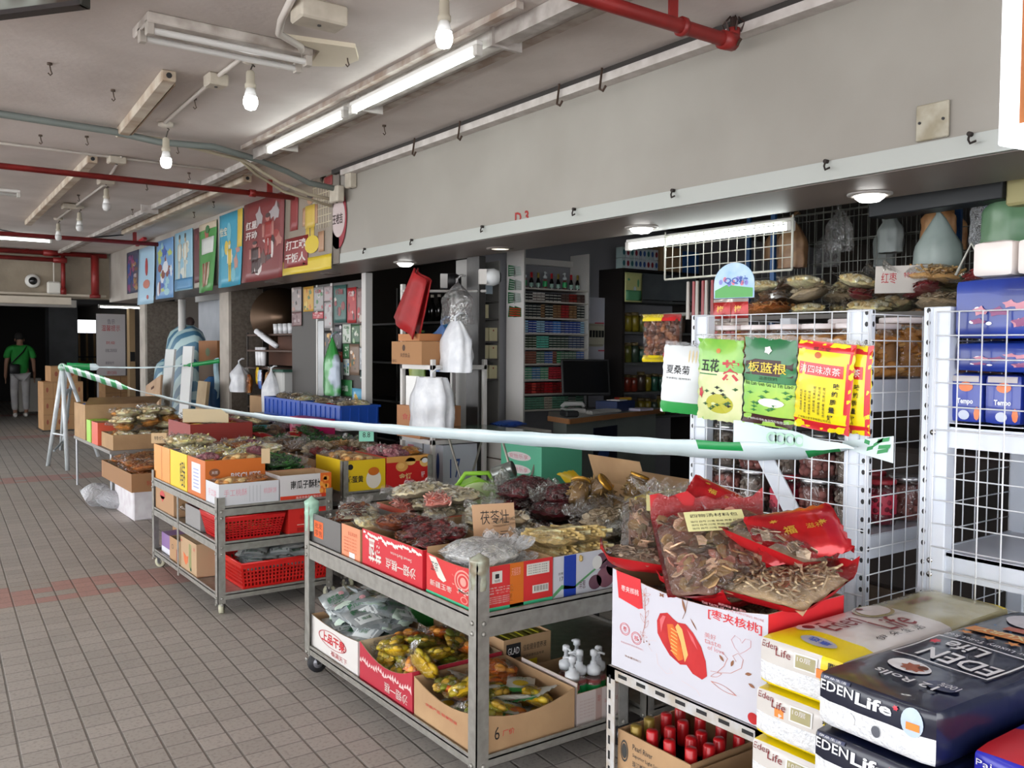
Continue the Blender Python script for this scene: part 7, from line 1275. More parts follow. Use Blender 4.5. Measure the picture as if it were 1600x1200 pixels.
# blue crates and goods in front of the door
t = thing('goods_bench', 'long bench in front of the flyer door carrying the blue crates', 'bench', (3.1, 6.65, 0)); MB().box((0, 0, .82), (.4, 2.0, .85)).build('bench_top', M('c9ccd0', .6), t)
for y in (.05, 1.9): MB().box((.05, y, 0), (.35, y+.04, .82)).build('leg', STEELD, t)
for i, (y0, y1) in enumerate(((6.7, 7.5), (7.53, 8.4))):
    t = thing('plastic_crate', 'ribbed blue plastic crate heaped with snack bags in front of the flyer door, %s' % ('nearer' if not i else 'farther'), 'crate', (3.12, y0, .852)); BC = M('1f4fb0', .4, coat=.2); q = MB(); L = y1-y0
    for a, b in (((0, 0, 0), (.008, L, .17)), ((.34, 0, 0), (.348, L, .17)), ((0, 0, 0), (.348, .008, .17)), ((0, L-.008, 0), (.348, L, .17)), ((0, 0, 0), (.348, L, .008))): q.box(a, b)
    for k in range(9): q.box((-.008, k*(L-.012)/8, 0), (0, k*(L-.012)/8+.012, .17))
    for k in range(5): q.box((k*.08, -.008, 0), (k*.08+.012, 0, .17))
    for z in (.0, .15): q.box((-.01, -.01, z), (.358, 0, z+.02)); q.box((-.01, 0, z), (0, L, z+.02))
    q.build('crate_body', BC, t)
    q = MB(); q.box((.01, .01, .01), (.338, L-.01, .08)); q.build('liner', M('8a8078', .8), t)
    pile([BROWNM, REDP, WHEAT, MUSH], 3.14, 3.45, y0+.02, y1-.02, .935, 2, 3, 2, 'the %s blue crate' % ('nearer' if not i else 'farther'), 'snack bags in the blue crates', .055, .25, .8, (.75, .85), 50+i)
carton('flat magenta gift box lying in front of the blue crates', 2.96, 6.75, 3.1, 7.25, .652, .26, M('b01c5a', .35), M('b01c5a', .35), closed=True, name='gift_box', rz=R(6)); o = bpy.data.objects['gift_box']; o.location.x = 3.0
t = thing('red_tray', 'flat red plastic lid lying on the inner end carton', 'lid', (2.98, 6.5, .72)); q = MB(); q.rbox((-.02, -.2, 0), (.12, .2, .02), .004); q.build('lid_body', M('d0281c', .4), t)
# left shop goods between the column and the door
t = thing('goods_shelf', 'dim shelf of cups and snacks right of the tiled column', 'shelf', (3.66, 8.95, 0))
for z in (.8, 1.26, 1.46, 1.64): MB().box((0, 0, z-.02), (.3, 1.5, z)).build('shelf_board', M('4a3428', .7), t)
for x in (0, .28):
    for y in (0, 1.48): MB().box((x, y, 0), (x+.02, y+.02, 1.66)).build('post', M('3a3430', .6), t)
q = MB(); q.box((.27, .0, 1.28), (.28, 1.5, 1.62)); q.build('back_panel', M('5a3a2c', .8), t)
CUP = thing('paper_cup_stack', 'cup', 'cups'); q = MB(); q.s = True; q.lathe([(0, 0), (.028, 0), (.034, .2), (.03, .2), (0, .2)], n=14); q.build('cups', PLW, CUP)
for i in range(5): place('cup', CUP, (3.7, 9.05+i*.14, 1.64), (0, 0, 0), 'short stack of white paper cups on the top shelf, %s from the right' % ORD[i], 'white cup stacks', (1, 1, .55))
for i in range(3): place('cup', CUP, (3.7, 10.0+i*.09, 1.28), (0, 0, 0), 'tall white cup stack at the far end of the shelf, %s from the right' % ORD[i], 'white cup stacks', (1, 1, 1.05))
for i in range(4): place('cup', CUP, (3.66, 9.48+i*.1, 1.5+.03*i), (R(-65), 0, R(20)), 'white cup stack lying aslant on the shelf, %s from the right' % ORD[i], 'white cup stacks', 1)
for i, (p, lb) in enumerate(((YLP, 'yellow'), (REDP, 'red'), (ORAN, 'orange'), (REDP, 'deep red'), (BLP, 'blue'), (YLP, 'golden'), (CARAM, 'brown'))): place('lg', dup(p, (0, 0, 0)), (3.62+.03*(i % 2), 9.15+i*.17, 1.1+.03*(i % 3)), (R(90), 0, R(-100)), '%s snack pack hanging in front of the cup shelf, %s from the right' % (lb, ORD[i]), None, 1.2)
q = MB(); q.s = True; t = thing('tin_basin', 'round brown metal basin hanging in the dark behind the column', 'basin', (3.98, 10.2, 1.85), rot=(R(90), 0, R(-30))); q.lathe([(0, .02), (.05, .03), (.08, .0), (.3, .02), (.34, .06)], n=32); q.build('basin_body', M('5a4636', .35, .7), t)
t = thing('white_bucket', 'square white plastic tub below the cup shelf', 'tub', (3.6, 9.0, .98)); q = MB(); q.rbox((-.12, -.14, 0), (.12, .14, .26), .02); q.build('tub_body', M('b9b9b6', .5), t); q = MB(); q.rbox((-.13, -.15, .255), (.13, .15, .28), .01); q.build('lid', M('2f5a4a', .5), t)
def hbag(label, loc, w, h, d, m=None, seed=1, name='plastic_bag', neck=.1, ple=.05):      # bag hanging from its handles
    o = thing(name, label, 'bag', loc); q = MB(); q.s = True
    def f(a, b): tt = 2*pi*a; k = neck+(1-neck)*min(1, ((1-b)/.38))**.9; n = 1+.16*smoothn((cos(tt)*1.6+seed, sin(tt)*1.6, b*3), 1.2)+ple*sin(tt*9+seed); return Vector((cos(tt)*d/2*k*n, sin(tt)*w/2*k*n, -h*(1-b)*(1-.04*n)))
    q.sheet(f, 26, 14); q.add([f(i/26, 0) for i in range(26)], [tuple(range(26))[::-1]]); q.build('bag_body', m or PLW, o)
    q = MB(); q.s = True; q.tube([(0, 0, -.02), (0, .01, .03), (.03, 0, .055), (.06, 0, .055)], .01, 6); q.build('handle', m or PLW, o); return o
BUN = M('e6e8ec', .4, 0, 'd3d6dc', 12, .4, 22)
hbag('white plastic bag bundle hanging low beside the tiled column', (3.5, 10.25, 1.3), .3, .34, .18, BUN, 3); hbag('white plastic bag bundle hanging above the blue crate', (3.45, 9.1, 1.24), .28, .48, .18, BUN, 5); carton('brown carton under the hanging white bag by the column', 3.5, 9.3, 3.64, 9.9, .55, .4, closed=True)
hbag('large green and silver bag hanging in front of the flyer door', (3.5, 7.7, 1.58), .3, .55, .1, M('8f9aa8', .25, .1, '2f8a3c', 3.2, .4, 14, contrast=(.45, .5)), 7)
# bag rack in front of the dark shop
t = thing('bag_rack', 'white framed rack of plastic bags and cartons before the dark shop', 'rack', (3.1, 5.22, 0))
for x, y in ((0, 0), (0, .42), (.42, 0), (.42, .42)): MB().rbox((x, y, 0), (x+.03, y+.03, 1.95 if y else 1.42), .003).build('post', PALW, t)
for z in (.87, 1.38): MB().box((0, 0, z-.03), (.45, .45, z)).build('shelf', PALW, t)
q = MB(); q.cyl((.0, .43, 1.9), (.45, .02, 1.9), .01); q.build('rail', PALW, t)
q = MB(); q.box((.02, .05, 1.0), (.03, .4, 1.3)); q.box((.018, .12, 1.12), (.0195, .3, 1.28)); q.build('notice', [WHITE], t)
carton('brown carton with dark print on the upper shelf of the bag rack', 3.07, 5.31, 3.28, 5.74, 1.382, .16, M('a67a52', .8), None, (), [M('4a3020', .7)], lambda mb, PL, PF, PT: (txt(mb, PL, '天然食品', .3, .3, .32, .2, 2), mb.disc(PL[0], PL[1], PL[2], .42, .72, .05, .14, 2, 12), txt(mb, PL, '18KG', .03, .08, .14, .12, 2)), closed=True)
carton('slanted brown carton flap on top of the bag rack carton', 3.08, 5.36, 3.26, 5.66, 1.545, .05, M('b5784a', .7), closed=True)
carton('brown carton with pink print on the lower shelf of the bag rack', 3.07, 5.33, 3.4, 5.66, .872, .22, M('b07c56', .8), None, (), [M('b8343c', .6)], lambda mb, PL, PF, PT: (txt(mb, PL, '食品', .25, .55, .5, .2, 2), txt(mb, PL, '精品', .3, .2, .4, .1, 2)), closed=True)
q = MB(); rdm = M('a81418', .6, 0, '8f1014', 6, .4, 12); t = thing('red_bag_stack', 'bunch of flat red carrier bags hanging slanted from the rack', 'bags', (3.05, 5.3, 1.98), rot=(R(28), 0, 0)); q.s = True
q.sheet(lambda a, b: Vector((.02*sin(a*8)+.015*b, (a-.35)*.34*(1-.35*b)-.0, -.42*(1-b))), 8, 6); q.sheet(lambda a, b: Vector((.05+.02*sin(a*7), (a-.35)*.34*(1-.35*b), -.4*(1-b))), 8, 6); q.build('bag_body', rdm, t).modifiers.new('s', 'SOLIDIFY').thickness = .01
hbag('big bundle of white carrier bags hanging beside the aluminium door post', (3.25, 5.16, 1.68), .34, .36, .14, BUN, 9, neck=.3, ple=.1); hbag('pale blue carrier bags behind the white bundle', (3.3, 5.42, 1.66), .26, .34, .14, M('7fa3dc', .4, 0, '6a90cf', 8, .3, 18), 11)
hbag('thick sheaf of white shopping bags hanging from the lower rack shelf', (3.1, 5.22, 1.30), .44, .36, .2, BUN, 13, neck=.72, ple=.13); hbag('crumpled clear bag of small things at the top of the rack', (3.35, 5.3, 1.95), .26, .3, .2, film((1, 1, 1), .25, .15, 20), 15)
for i, y in enumerate((5.05, 5.55)):
    t = thing('spot_camera', ('white' if i == 0 else 'dark')+' round camera head fixed high near the door post', 'camera', (3.42, y, 1.98), rot=(R(90), 0, R(60))); q = MB(); q.s = True; q.lathe([(0, 0), (.055, 0), (.06, .05), (.045, .09), (0, .09)], n=18); q.build('head', M('c9ccce', .4) if i == 0 else BLK, t); q = MB(); q.s = True; q.lathe([(0, .088), (.038, .09), (.03, .1), (0, .1)], n=16); q.build('lens', BLK, t); q = MB(); q.box((-.05, -.05, -.05), (.05, .05, 0)); q.build('bracket', PALW, t)
# dark shop behind the rack
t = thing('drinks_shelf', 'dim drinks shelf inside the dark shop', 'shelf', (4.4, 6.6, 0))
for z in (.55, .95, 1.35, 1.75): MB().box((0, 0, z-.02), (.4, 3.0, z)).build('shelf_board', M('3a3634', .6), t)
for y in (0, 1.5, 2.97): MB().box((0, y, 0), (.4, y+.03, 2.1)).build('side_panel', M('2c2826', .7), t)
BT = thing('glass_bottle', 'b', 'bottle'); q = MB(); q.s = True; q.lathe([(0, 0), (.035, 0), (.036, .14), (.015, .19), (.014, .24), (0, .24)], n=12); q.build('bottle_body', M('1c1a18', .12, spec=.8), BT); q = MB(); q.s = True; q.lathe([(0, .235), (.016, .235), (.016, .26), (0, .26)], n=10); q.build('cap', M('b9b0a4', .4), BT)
for k, z in enumerate((.55, .95, 1.35, 1.75)):
    for i in range(9): place('bt', BT, (4.47, 6.75+i*.13, z+.001), (0, 0, 0), 'dark glass bottle in the unlit shop, %s shelf, %s from the right' % (('lowest', 'second', 'third', 'top')[k], ORD[i]), 'dark bottles')
hbag('green printed bag hanging in the dark shop opening', (3.75, 6.55, 1.58), .24, .5, .1, M('5a7a34', .4, 0, '8f9a3c', 4, .3, 12), 17); hbag('blue plastic bundle in the dark shop behind the green bag', (3.95, 6.35, 1.72), .5, .3, .2, M('1f6a9a', .5, 0, '175a86', 4), 19)
t = thing('yellow_sign_stack', 'small stack of yellow edged trays in the dark shop opening', 'trays', (3.6, 5.95, 1.02)); 
for k in range(3): q = MB(); q.rbox((-.1+.03*k, -.12, k*.05), (.1+.03*k, .12, k*.05+.02), .004); q.build('tray', M('cfc25a', .5) if k == 1 else PALW, t)
MB().box((3.5, 5.8, 0), (3.72, 6.04, 1.018)).build('storage_bin', M('6a6a6c', .6)); tag(bpy.data.objects['storage_bin'], 'grey bin in the opening under the yellow trays', 'bin')
# folding glass table, white cartons, mint box
t = thing('glass_table', 'low glass-topped folding table with crossed legs at the shop entrance', 'table', (3.15, 4.45, 0)); q = MB(); q.box((0, 0, .955), (.36, .74, .965)); q.build('glass_top', M('6d857c', .1, 0, '5d756c', 3, spec=.8), t); q = MB(); q.box((-.006, 0, .93), (0, .74, .97)); q.box((0, -.006, .93), (.36, 0, .97)); q.build('frame', M('b9b9b4', .3, .8), t)
for y in (.05, .7):
    for s in (0, 1): q = MB(); q.s = True; q.cyl((.02 if s else .34, y, .95), (.34 if s else .02, y, .0), .008); q.build('leg', M('a9a49a', .4, .6), t)
carton('white carton with blue logo marks on the dark stool by the bag rack', 3.2, 5.24, 3.48, 5.5, .5, .33, M('c4c9d2', .6), None, (), [M('2f4a86', .5), M('c86a7c', .5)], lambda mb, PL, PF, PT: (mb.disc(PL[0], PL[1], PL[2], .4, .5, .12, .24, 2, 20, .7), txt(mb, PL, 'T.', .34, .38, .14, .24, 2), mb.disc(PL[0], PL[1], PL[2], .75, .55, .08, .28, 2, 14), txt(mb, PF, '17', .2, .3, .3, .4, 2)), closed=True)
carton('white carton with a small pink label on the dark stool, the farther one', 3.2, 5.52, 3.48, 5.82, .5, .33, M('ccd0d6', .6), None, (), [M('2f4a86', .5), M('d87a8c', .5)], lambda mb, PL, PF, PT: (rect(mb, PL, .3, .55, .6, .9, 3), rect(mb, PL, .85, .2, .95, .7, 2), mb.disc(PL[0], PL[1], PL[2], .1, .5, .05, .2, 2, 12)), closed=True)
t = thing('stool', 'dark low stool carrying the white cartons', 'stool', (3.18, 5.23, 0)); MB().box((0, 0, .46), (.32, .6, .5)).build('seat', STEELD, t)
for x in (0, .28):
    for y in (0, .56): MB().box((x, y, 0), (x+.04, y+.04, .46)).build('leg', STEELD, t)
carton('mint green carton with pink character ovals at the shop entrance', 3.42, 4.42, 3.75, 4.86, .6, .28, M('5fb894', .5), None, (), [M('d9d0d0', .5), M('c86a80', .5)], lambda mb, PL, PF, PT: [(mb.disc(PL[0], PL[1], PL[2], .45, b, .3, .1, 2, 20), txt(mb, lift(PL), '安怡乐享', .22, b-.05, .46, .1, 3)) for b in (.72, .42, .12)], closed=True)
MB().box((3.42, 4.42, 0), (3.75, 4.86, .6)).build('storage_crate', M('7a6a58', .8)); tag(bpy.data.objects['storage_crate'], 'plain crate under the mint green carton', 'crate')
t = thing('plastic_cabinet', 'worn white cabinet with dark trim lines beside the glass table', 'cabinet', (3.58, 4.9, 0)); q = MB(); q.rbox((0, 0, 0), (.3, .45, .93), .005, 0); q.build('cabinet_body', M('b9b4ae', .6, 0, 'a9a29a', 5), t)
for z in (.5, .72, .86): q = MB(); q.box((-.006, .02, z), (0, .43, z+.008)); q.build('trim_line', M('4a3a30', .6), t)
tp = packet('blue plastic bag lying on the white cabinet', .22, .16, .05, M('2f5ab0', .4, 0, '2448a0', 8, .5, 20), seed=77, name='plastic_bag', cat='bag'); tp.location = (3.72, 5.2, .935)
# counter
ct = thing('shop_counter', 'pale grey shop counter with wood-edged top', 'counter', (4.07, 4.95, 0), R(18.5)); q = MB(); q.prism((0, 0, .965), X3, Y3, (0, 0, .035), [(-.02, -.02), (1.5, -.02), (1.42, .3), (.5, .5), (.13, .26)], 0); q.prism((0, 0, .962), X3, Y3, (0, 0, .036), [(-.02, -.02), (-.024, -.026), (1.5, -.026), (1.5, -.02)], 1); q.prism((0, 0, .962), X3, Y3, (0, 0, .036), [(-.02, -.02), (.13, .26), (.124, .262), (-.027, -.02)], 1); q.build('countertop', [M('8f8f8c', .3, 0, '83837f', 4), M('9a6a44', .6)], ct); q = MB(); q.prism(V(0, 0, 0), X3, Y3, (0, 0, .962), [(.04, .04), (1.46, .04), (1.4, .27), (.5, .45), (.2, .26)]); q.build('base', M('8a928e', .6, 0, '7d8581', 3), ct); q = MB(); q.box((.42, .033, .05), (.78, .04, .9), 0); q.disc((.42, .0325, .05), (.36, 0, 0), (0, 0, .85), .5, .3, .2, .09, 1, 16); q.disc((.42, .0325, .05), (.36, 0, 0), (0, 0, .85), .4, .75, .25, .05, 2, 16); q.build('display_poster', [M('141a34', .4), M('8a2434', .4), M('3f5a9a', .4)], ct)
mn = thing('computer_monitor', 'black screen monitor tilted back on the counter', 'monitor', (4.75, 5.55, 1.0), R(-28)); q = MB(); q.rbox((-.09, -.06, 0), (.09, .08, .02), .004); q.build('foot', BLK, mn); q = MB(); q.cyl((0, .02, .02), (0, .03, .2), .02); q.build('stand', BLK, mn); q = MB(); T = Matrix.Translation((0, 0, .12)) @ Matrix.Rotation(R(-14), 4, 'X'); q.rbox((-.2, -.012, 0), (.2, .02, .3), .006, 0, T); q.box((-.185, -.0135, .02), (.185, -.0125, .285), 1, T); q.build('screen', [M('1a1a1c', .4), M('0c0d10', .12, spec=.8)], mn)
t = thing('telephone', 'small white telephone at the left of the monitor', 'telephone', (4.42, 5.32, 1.0), R(-20)); q = MB(); q.rbox((-.08, -.09, 0), (.08, .09, .04), .01); q.build('phone_base', M('b9b9b8', .5), t); q = MB(); q.s = True; q.tube([(-.09, 0, .05), (-.07, 0, .075), (.07, 0, .075), (.09, 0, .05)], .018, 8); q.build('handset', M('a9a9a8', .5), t)
t = thing('cash_box', 'low dark blue box in front of the monitor', 'box', (4.95, 5.42, 1.0), R(18)); q = MB(); q.rbox((-.15, -.1, 0), (.15, .1, .08), .004); q.build('box_body', M('1c2f5a', .5), t); q = MB(); q.box((-.04, -.06, .08), (.09, .06, .086)); q.build('paper', WHITE, t)
t = thing('keyboard', 'pale keyboard on the counter front', 'keyboard', (4.65, 5.27, 1.0), R(14)); q = MB(); q.rbox((-.2, -.07, 0), (.2, .07, .018), .004); [q.box((-.19+k*.027, -.06+j*.03, .018), (-.168+k*.027, -.036+j*.03, .024)) for k in range(14) for j in range(4)]; q.build('keys', M('b3b3b0', .5), t)
t = thing('notebook', 'white and lilac notebook near the counter end', 'notebook', (5.12, 5.3, 1.0), R(10)); q = MB(); q.rbox((-.09, -.06, 0), (.09, .06, .02), .002, 0); q.build('pages', M('c4bfd4', .6), t)
t = thing('card_reader', 'black payment card reader on the left end of the counter', 'card reader', (4.2, 5.1, 1.0), R(-20)); q = MB(); q.rbox((-.05, -.08, 0), (.05, .08, .045), .01); q.build('reader_body', BLK, t); q = MB(); q.box((-.03, .0, .045), (.03, .05, .047)); q.build('display', M('9ab0a8', .3), t)
t = thing('red_candy_box', 'little red and yellow box standing on the counter', 'box', (5.2, 5.6, 1.0), 0); q = MB(); q.box((-.07, -.03, 0), (.07, .03, .09), 0); q.box((-.07, -.031, .05), (.07, -.03, .09), 1); q.build('box_body', [M('b8341c', .5), M('d0a83a', .5)], t)
# cigarette and sundries shelving
cs = thing('goods_shelving', 'tall back-wall shelving of small colourful packets behind the counter', 'shelving', (4.31, 5.8, 0)); ZS = [1.0, 1.13, 1.245, 1.375, 1.50, 1.625, 1.75, 1.885, 1.99]
for z in ZS: MB().box((0, 0, z-.012), (.66, .22, z)).build('shelf_board', M('b5b0a6', .5), cs)
for x in (-.015, .66): MB().box((x, 0, .9), (x+.015, .24, 2.3)).build('side_panel', PALW, cs)
PC = [['5a8a74', 'a8a090', '3a4a44'], ['a81c24', 'c84a40', '7a1418', 'd8c8c0'], ['b8303c', '3a6a9a', 'd0c8b8', '4a8a6a', '8a3a40'], ['2f7a4a', '3a5a9a', '8a5a4c', '4a6a5a'], ['33402f', '5fb8a4', '24382f', 'c9d4c8', '2a3a5a'], ['1f3a8a', '2f6ab8', '8fb8d0', '26346a', 'c9ccd0'], ['3a7a70', '9a2a2c', '2a3030', '8a6a4a', '6a9aa4'], ['5a4a44', '8a2a24', 'b9b4ac', '2c2c2e']]
CG = {}
def cig(c, h):
    if (c, h) not in CG:
        o = thing('cigarette_packet', 'p', 'packet'); q = MB(); n = int(h/.02)
        for k in range(n): q.box((-.019, 0, k*h/n), (.019, .09, (k+.9)*h/n), 0); q.box((-.019, -.0006, k*h/n+.002), (.019, 0, k*h/n+.3*h/n), 1)
        q.build('packet_body', [M(c, .4), M('d9d6cc', .5) if c[0] in '1234' else M('3a1c1c', .5)], o); CG[(c, h)] = o; return o
    return dup(CG[(c, h)], (0, 0, 0))
rs = random.Random(4)
for r_ in range(8):
    run = None; left = 0; h = ZS[r_+1]-ZS[r_]-.03
    for i in range(15):
        if left <= 0: run = rs.choice(PC[r_]); left = rs.choice((1, 2, 2, 3))
        left -= 1; o = cig(run, round(h, 2)); o.location = (4.335+i*.0425, 5.82, ZS[r_]+.001); o['label'] = 'stack of small packets on the %s shelf behind the counter, %s from the left' % (('lowest', 'second', 'third', 'fourth', 'fifth', 'sixth', 'seventh', 'top')[r_], ORD[i]); o['group'] = 'packets on the back shelves'
for i in range(9):
    o = dup([PB, SB, GRP][i % 3] if i % 3 < 2 else SG, (4.36+i*.07, 5.88, 1.992), (0, 0, i), 'small bottle among the clutter on the highest shelf, %s from the left' % ORD[i], 'bottles on the highest shelf', .62)
MB().box((4.3, 6.0, 2.2), (5.0, 6.05, 2.25)).build('ledge', PALW); tag(bpy.data.objects['ledge'], 'narrow pale ledge above the cluttered top shelf', 'ledge')
# cream box cabinet by the door post
cb = thing('narrow_cabinet', 'narrow cabinet of cream medicine boxes just inside the door post', 'cabinet', (3.6, 5.5, 0))
for z in (.85, 1.27, 1.42, 1.55, 1.72, 1.85, 2.05): MB().box((0, 0, z-.012), (.24, .2, z)).build('shelf_board', M('4a4644', .6), cb)
for x in (-.012, .24): MB().box((x, 0, 0), (x+.012, .2, 2.15)).build('side_panel', M('8a8884', .5), cb)
MB().box((0, .19, 0), (.24, .2, 2.15)).build('back_panel', M('5a5654', .6), cb)
CBX = thing('medicine_box', 'm', 'box'); q = MB(); q.rbox((-.036, 0, 0), (.036, .1, .1), .002, 0); q.disc((0, -.0006, .08), X3, Z3, 0, 0, .006, .008, 1, 8); q.build('box_body', [M('c9c09a', .6), M('8a3a2c', .6)], CBX)
for k, z in enumerate((1.27, 1.42, 1.55, 1.72)):
    for i in range(3 if k != 3 else 2): place('cbx', CBX, (3.64+i*.08, 5.51, z+.001), (0, 0, 0), 'cream medicine box in the narrow cabinet, %s shelf, %s' % (('lowest', 'second', 'third', 'top')[k], words(i, 3, 'x')), 'cream medicine boxes')
q = MB(); q.box((3.63, 5.495, 1.9), (3.78, 5.5, 2.06)); tag(q.build('hanging_sheet', M('a9b8c4', .5)), 'pale blue sheet hung on the narrow cabinet', 'sheet'); q = MB(); q.rbox((3.62, 5.52, 1.855), (3.7, 5.6, 1.93), .01); tag(q.build('black_pouch', BLK), 'black pouch on the narrow cabinet shelf', 'pouch')
for c in range(2):
    for r_ in range(4): q = MB(); q.prism((0, 0, 0), X3, Z3, (0, .004, 0), [(0, 0), (.07, .01), (.065, .075), (.005, .085)], 0); [q.box((.008, -.002, .012+.017*k), (.058, 0, .02+.017*k), 1) for k in range(4)]; o = q.build('blister_card', [M('1f6a3c' if c == 0 or r_ > 2 else 'c9d0cc', .4), M('b9c4bc', .3) if r_ < 3 else M('c83a24', .4)]); o.location = (3.87+.05*c, 5.42, 2.03-r_*.1); o.rotation_euler = (0, R(8*(r_ % 2)-4), 0); tag(o, 'green and white blister card hanging by the shelves, %s column, %s from the top' % (('left', 'right')[c], ORD[r_]), 'card', 'hanging blister cards')
# notes wall, calendar, right cabinet
q = MB(); q.box((4.99, 5.98, .9), (5.42, 6.0, 1.95), 0); [q.disc((4.99, 5.979, .9), (.43, 0, 0), (0, 0, 1.05), .15+.6*rs.random(), .2+.7*rs.random(), .03, .02, 1, 8) for _ in range(7)]; [q.quad((4.99, 5.979, .9), (.43, 0, 0), (0, 0, 1.05), 2, a, b, a+.25, b+.012) for a, b in ((.3, .4), (.6, .55), (.5, .78), (.1, .6))]; tag(q.build('notice_board', [M('b0b0ba', .6), M('3a3c50', .6), M('b84a5a', .6)]), 'pale board of notes and stickers left of the dark cabinet', 'board')
q = MB(); q.rbox((5.02, 5.95, 1.52), (5.3, 5.978, 1.72), .02, 0); [q.box((5.05+k*.035, 5.94, 1.6), (5.07+k*.035, 5.95, 1.66), 1) for k in range(7)]; tag(q.build('letter_rack', [M('a8a492', .6), BLK]), 'cream wall rack holding small dark cards', 'rack')
poster('paper_calendar', 'yellow and green calendar hung on the dark cabinet edge', 5.62, 5.22, 1.9, 5.42, 2.15, ['cfd08a', '5aa070', 'c9d8e0', 'b8b03a'], lambda mb, f: prect(mb, f, .05, .05, .95, .4, 1, .004), 0, 88, .003, 4, 'y', 'calendar')
dc = thing('dark_cabinet', 'dark open cabinet of jars and bottles right of the notes board', 'cabinet', (5.35, 5.75, 0)); DK = M('221c1a', .6)
for z, d_ in ((.9, 1), (1.12, 1), (1.38, 1), (1.65, 1), (1.93, 1), (2.2, 1)): MB().box((0, 0, z-.02), (.9, .4, z)).build('shelf_board', DK if z > 2 else M('5a5c5c', .5), dc)
for x in (-.03, .9): MB().box((x, 0, 0), (x+.03, .42, 2.2)).build('side_panel', DK, dc)
MB().box((0, .4, 0), (.9, .42, 2.2)).build('back_panel', M('2a2624', .8), dc)
q = MB(); q.box((0, .02, 1.94), (.9, .03, 2.17)); q.build('glass_pane', M('6a7074', .15, 0, '5a6064', 3, spec=.8), dc)
cols = ['6a6a2c', '8a7a24', '3a4a3c', '7a3020', '4a3a30', '2c5a4a']; JB = []
for c in cols: o = thing('storage_jar', 'j', 'jar'); q = MB(); q.s = True; q.lathe([(0, 0), (.035, 0), (.036, .1), (.03, .125), (0, .125)], n=12); q.build('jar_body', M(c, .3, spec=.7), o); q = MB(); q.s = True; q.lathe([(0, .125), (.031, .125), (.031, .15), (0, .15)], n=12); q.build('lid', M('6a5a3a', .4), o); JB.append(o)
for k, z in enumerate((.9, 1.12, 1.38, 1.65)):
    for i in range(10): j = rs.randrange(6); place('jb%d' % j, JB[j], (5.41+i*.085, 5.87, z+.001), (0, 0, 0), 'dim coloured jar in the dark cabinet, %s shelf, %s from the left' % (('lowest', 'second', 'third', 'fourth')[k], ORD[i]), 'jars in the dark cabinet', rs.uniform(.9, 1.2))
SBX = []
for c, d_ in (('c4cdd4', '3a5a9a'), ('b9d0d0', '2f6a74'), ('d0d4dc', '8a2a3a')): o = thing('soap_box', 'b', 'box'); q = MB(); q.rbox((-.022, 0, 0), (.022, .08, .09), .002, 0); q.disc((0, -.0006, .045), X3, Z3, 0, 0, .015, .025, 1, 12); q.build('box_body', [M(c, .5), M(d_, .5)], o); SBX.append(o)
for r_ in range(2):
    for i in range(9): j = rs.randrange(3); place('sx%d' % j, SBX[j], (5.35+i*.049, 5.77, 2.201+r_*.094), (0, 0, 0), 'small soap box on top of the dark cabinet, %s row, %s from left' % (('lower', 'upper')[r_], ORD[i]), 'boxes on the dark cabinet')
carton('brown carton on top of the dark cabinet', 5.82, 5.78, 6.08, 6.1, 2.2, .22, closed=True); carton('blue box at the end of the dark cabinet top', 6.1, 5.78, 6.3, 6.1, 2.2, .2, M('2a5a9a', .5), M('2a5a9a', .5), closed=True, name='blue_box')
# right interior: hanging wire panel, grid walls, shelf clutter, hanging bags
t = thing('hanging_wire_panel', 'white wire grid panel hanging below the soffit above the tea packs', 'wire panel', (3.6, 2.71, 1.885)); q = MB(); grid(q, (0, 0, 0), (0, .84, 0), (0, 0, .24), 15, 4, .0025, .006); q.build('wire_grid', M('cfcfc4', .5), t)
for y in (0, .84): q = MB(); q.s = True; q.cyl((0, y, .24), (0, y, .262), .004); q.build('hanger_rod', M('b9b9ae', .5), t)
t = thing('hanging_rail', 'grey rail hanging level below the wire panel', 'rail', (3.6, 2.6, 1.69)); q = MB(); q.s = True; q.cyl((0, 0, 0), (0, .95, 0), .01); q.build('bar', M('8a8a84', .5, .4), t); q = MB(); q.s = True; q.cyl((0, -.01, 0), (0, .05, 0), .013); q.build('end_cap', BLK, t)
t = thing('skewer_packs', 'bunch of narrow red and clear packs hanging on the rail', 'packs', (3.57, 3.25, 1.86))
for k in range(6): q = MB(); q.prism((-.01*(k % 2), -.09+k*.032, -.2), Y3, Z3, (-.01, 0, 0), [(0, 0), (.022, 0), (.02, .2), (.006, .2)], 0); q.build('pack', [M('8a1a1e', .3) if k % 2 == 0 else M('a09a92', .3)], t)
for i, (x, y0_, y1_, z0, z1) in enumerate(((4.35, 1.2, 3.4, 1.62, 2.35), (5.1, .9, 4.2, 1.2, 2.4))):
    t = thing('wire_screen', 'tall wire grid hung with goods inside the right shop, %s' % ('nearer' if not i else 'farther'), 'wire grid', (x, y0_, z0)); q = MB(); grid(q, (0, 0, 0), (0, y1_-y0_, 0), (0, 0, z1-z0), int((y1_-y0_)/.055), 6, .0028, .008); q.build('wire_grid', M('6a6a64', .5), t)
    for y in (0, (y1_-y0_)/2, y1_-y0_): q = MB(); q.box((-.02, y-.015, -z0), (.0, y+.015, 2.62-z0)); q.build('post', M('1f4a7a', .5) if y else M('4a4a46', .5), t)
ZF = [('plain clear bag', CLR), ('clear bag', HAZE), ('red bag', M('8a1c1c', .4, 0, '6a1414', 5)), ('pale grey bag', M('8f9492', .5, 0, '747a78', 5)), ('dark green bag', M('24522c', .4, 0, '1a3f22', 5)), ('brown snack bag', M('6a4a34', .5, 0, '8a6a4a', 14)), ('orange snack bag', M('8a5a34', .5, 0, 'b08458', 14)), ('silvery bag', M('9aa09c', .3, .4))]
k = 0
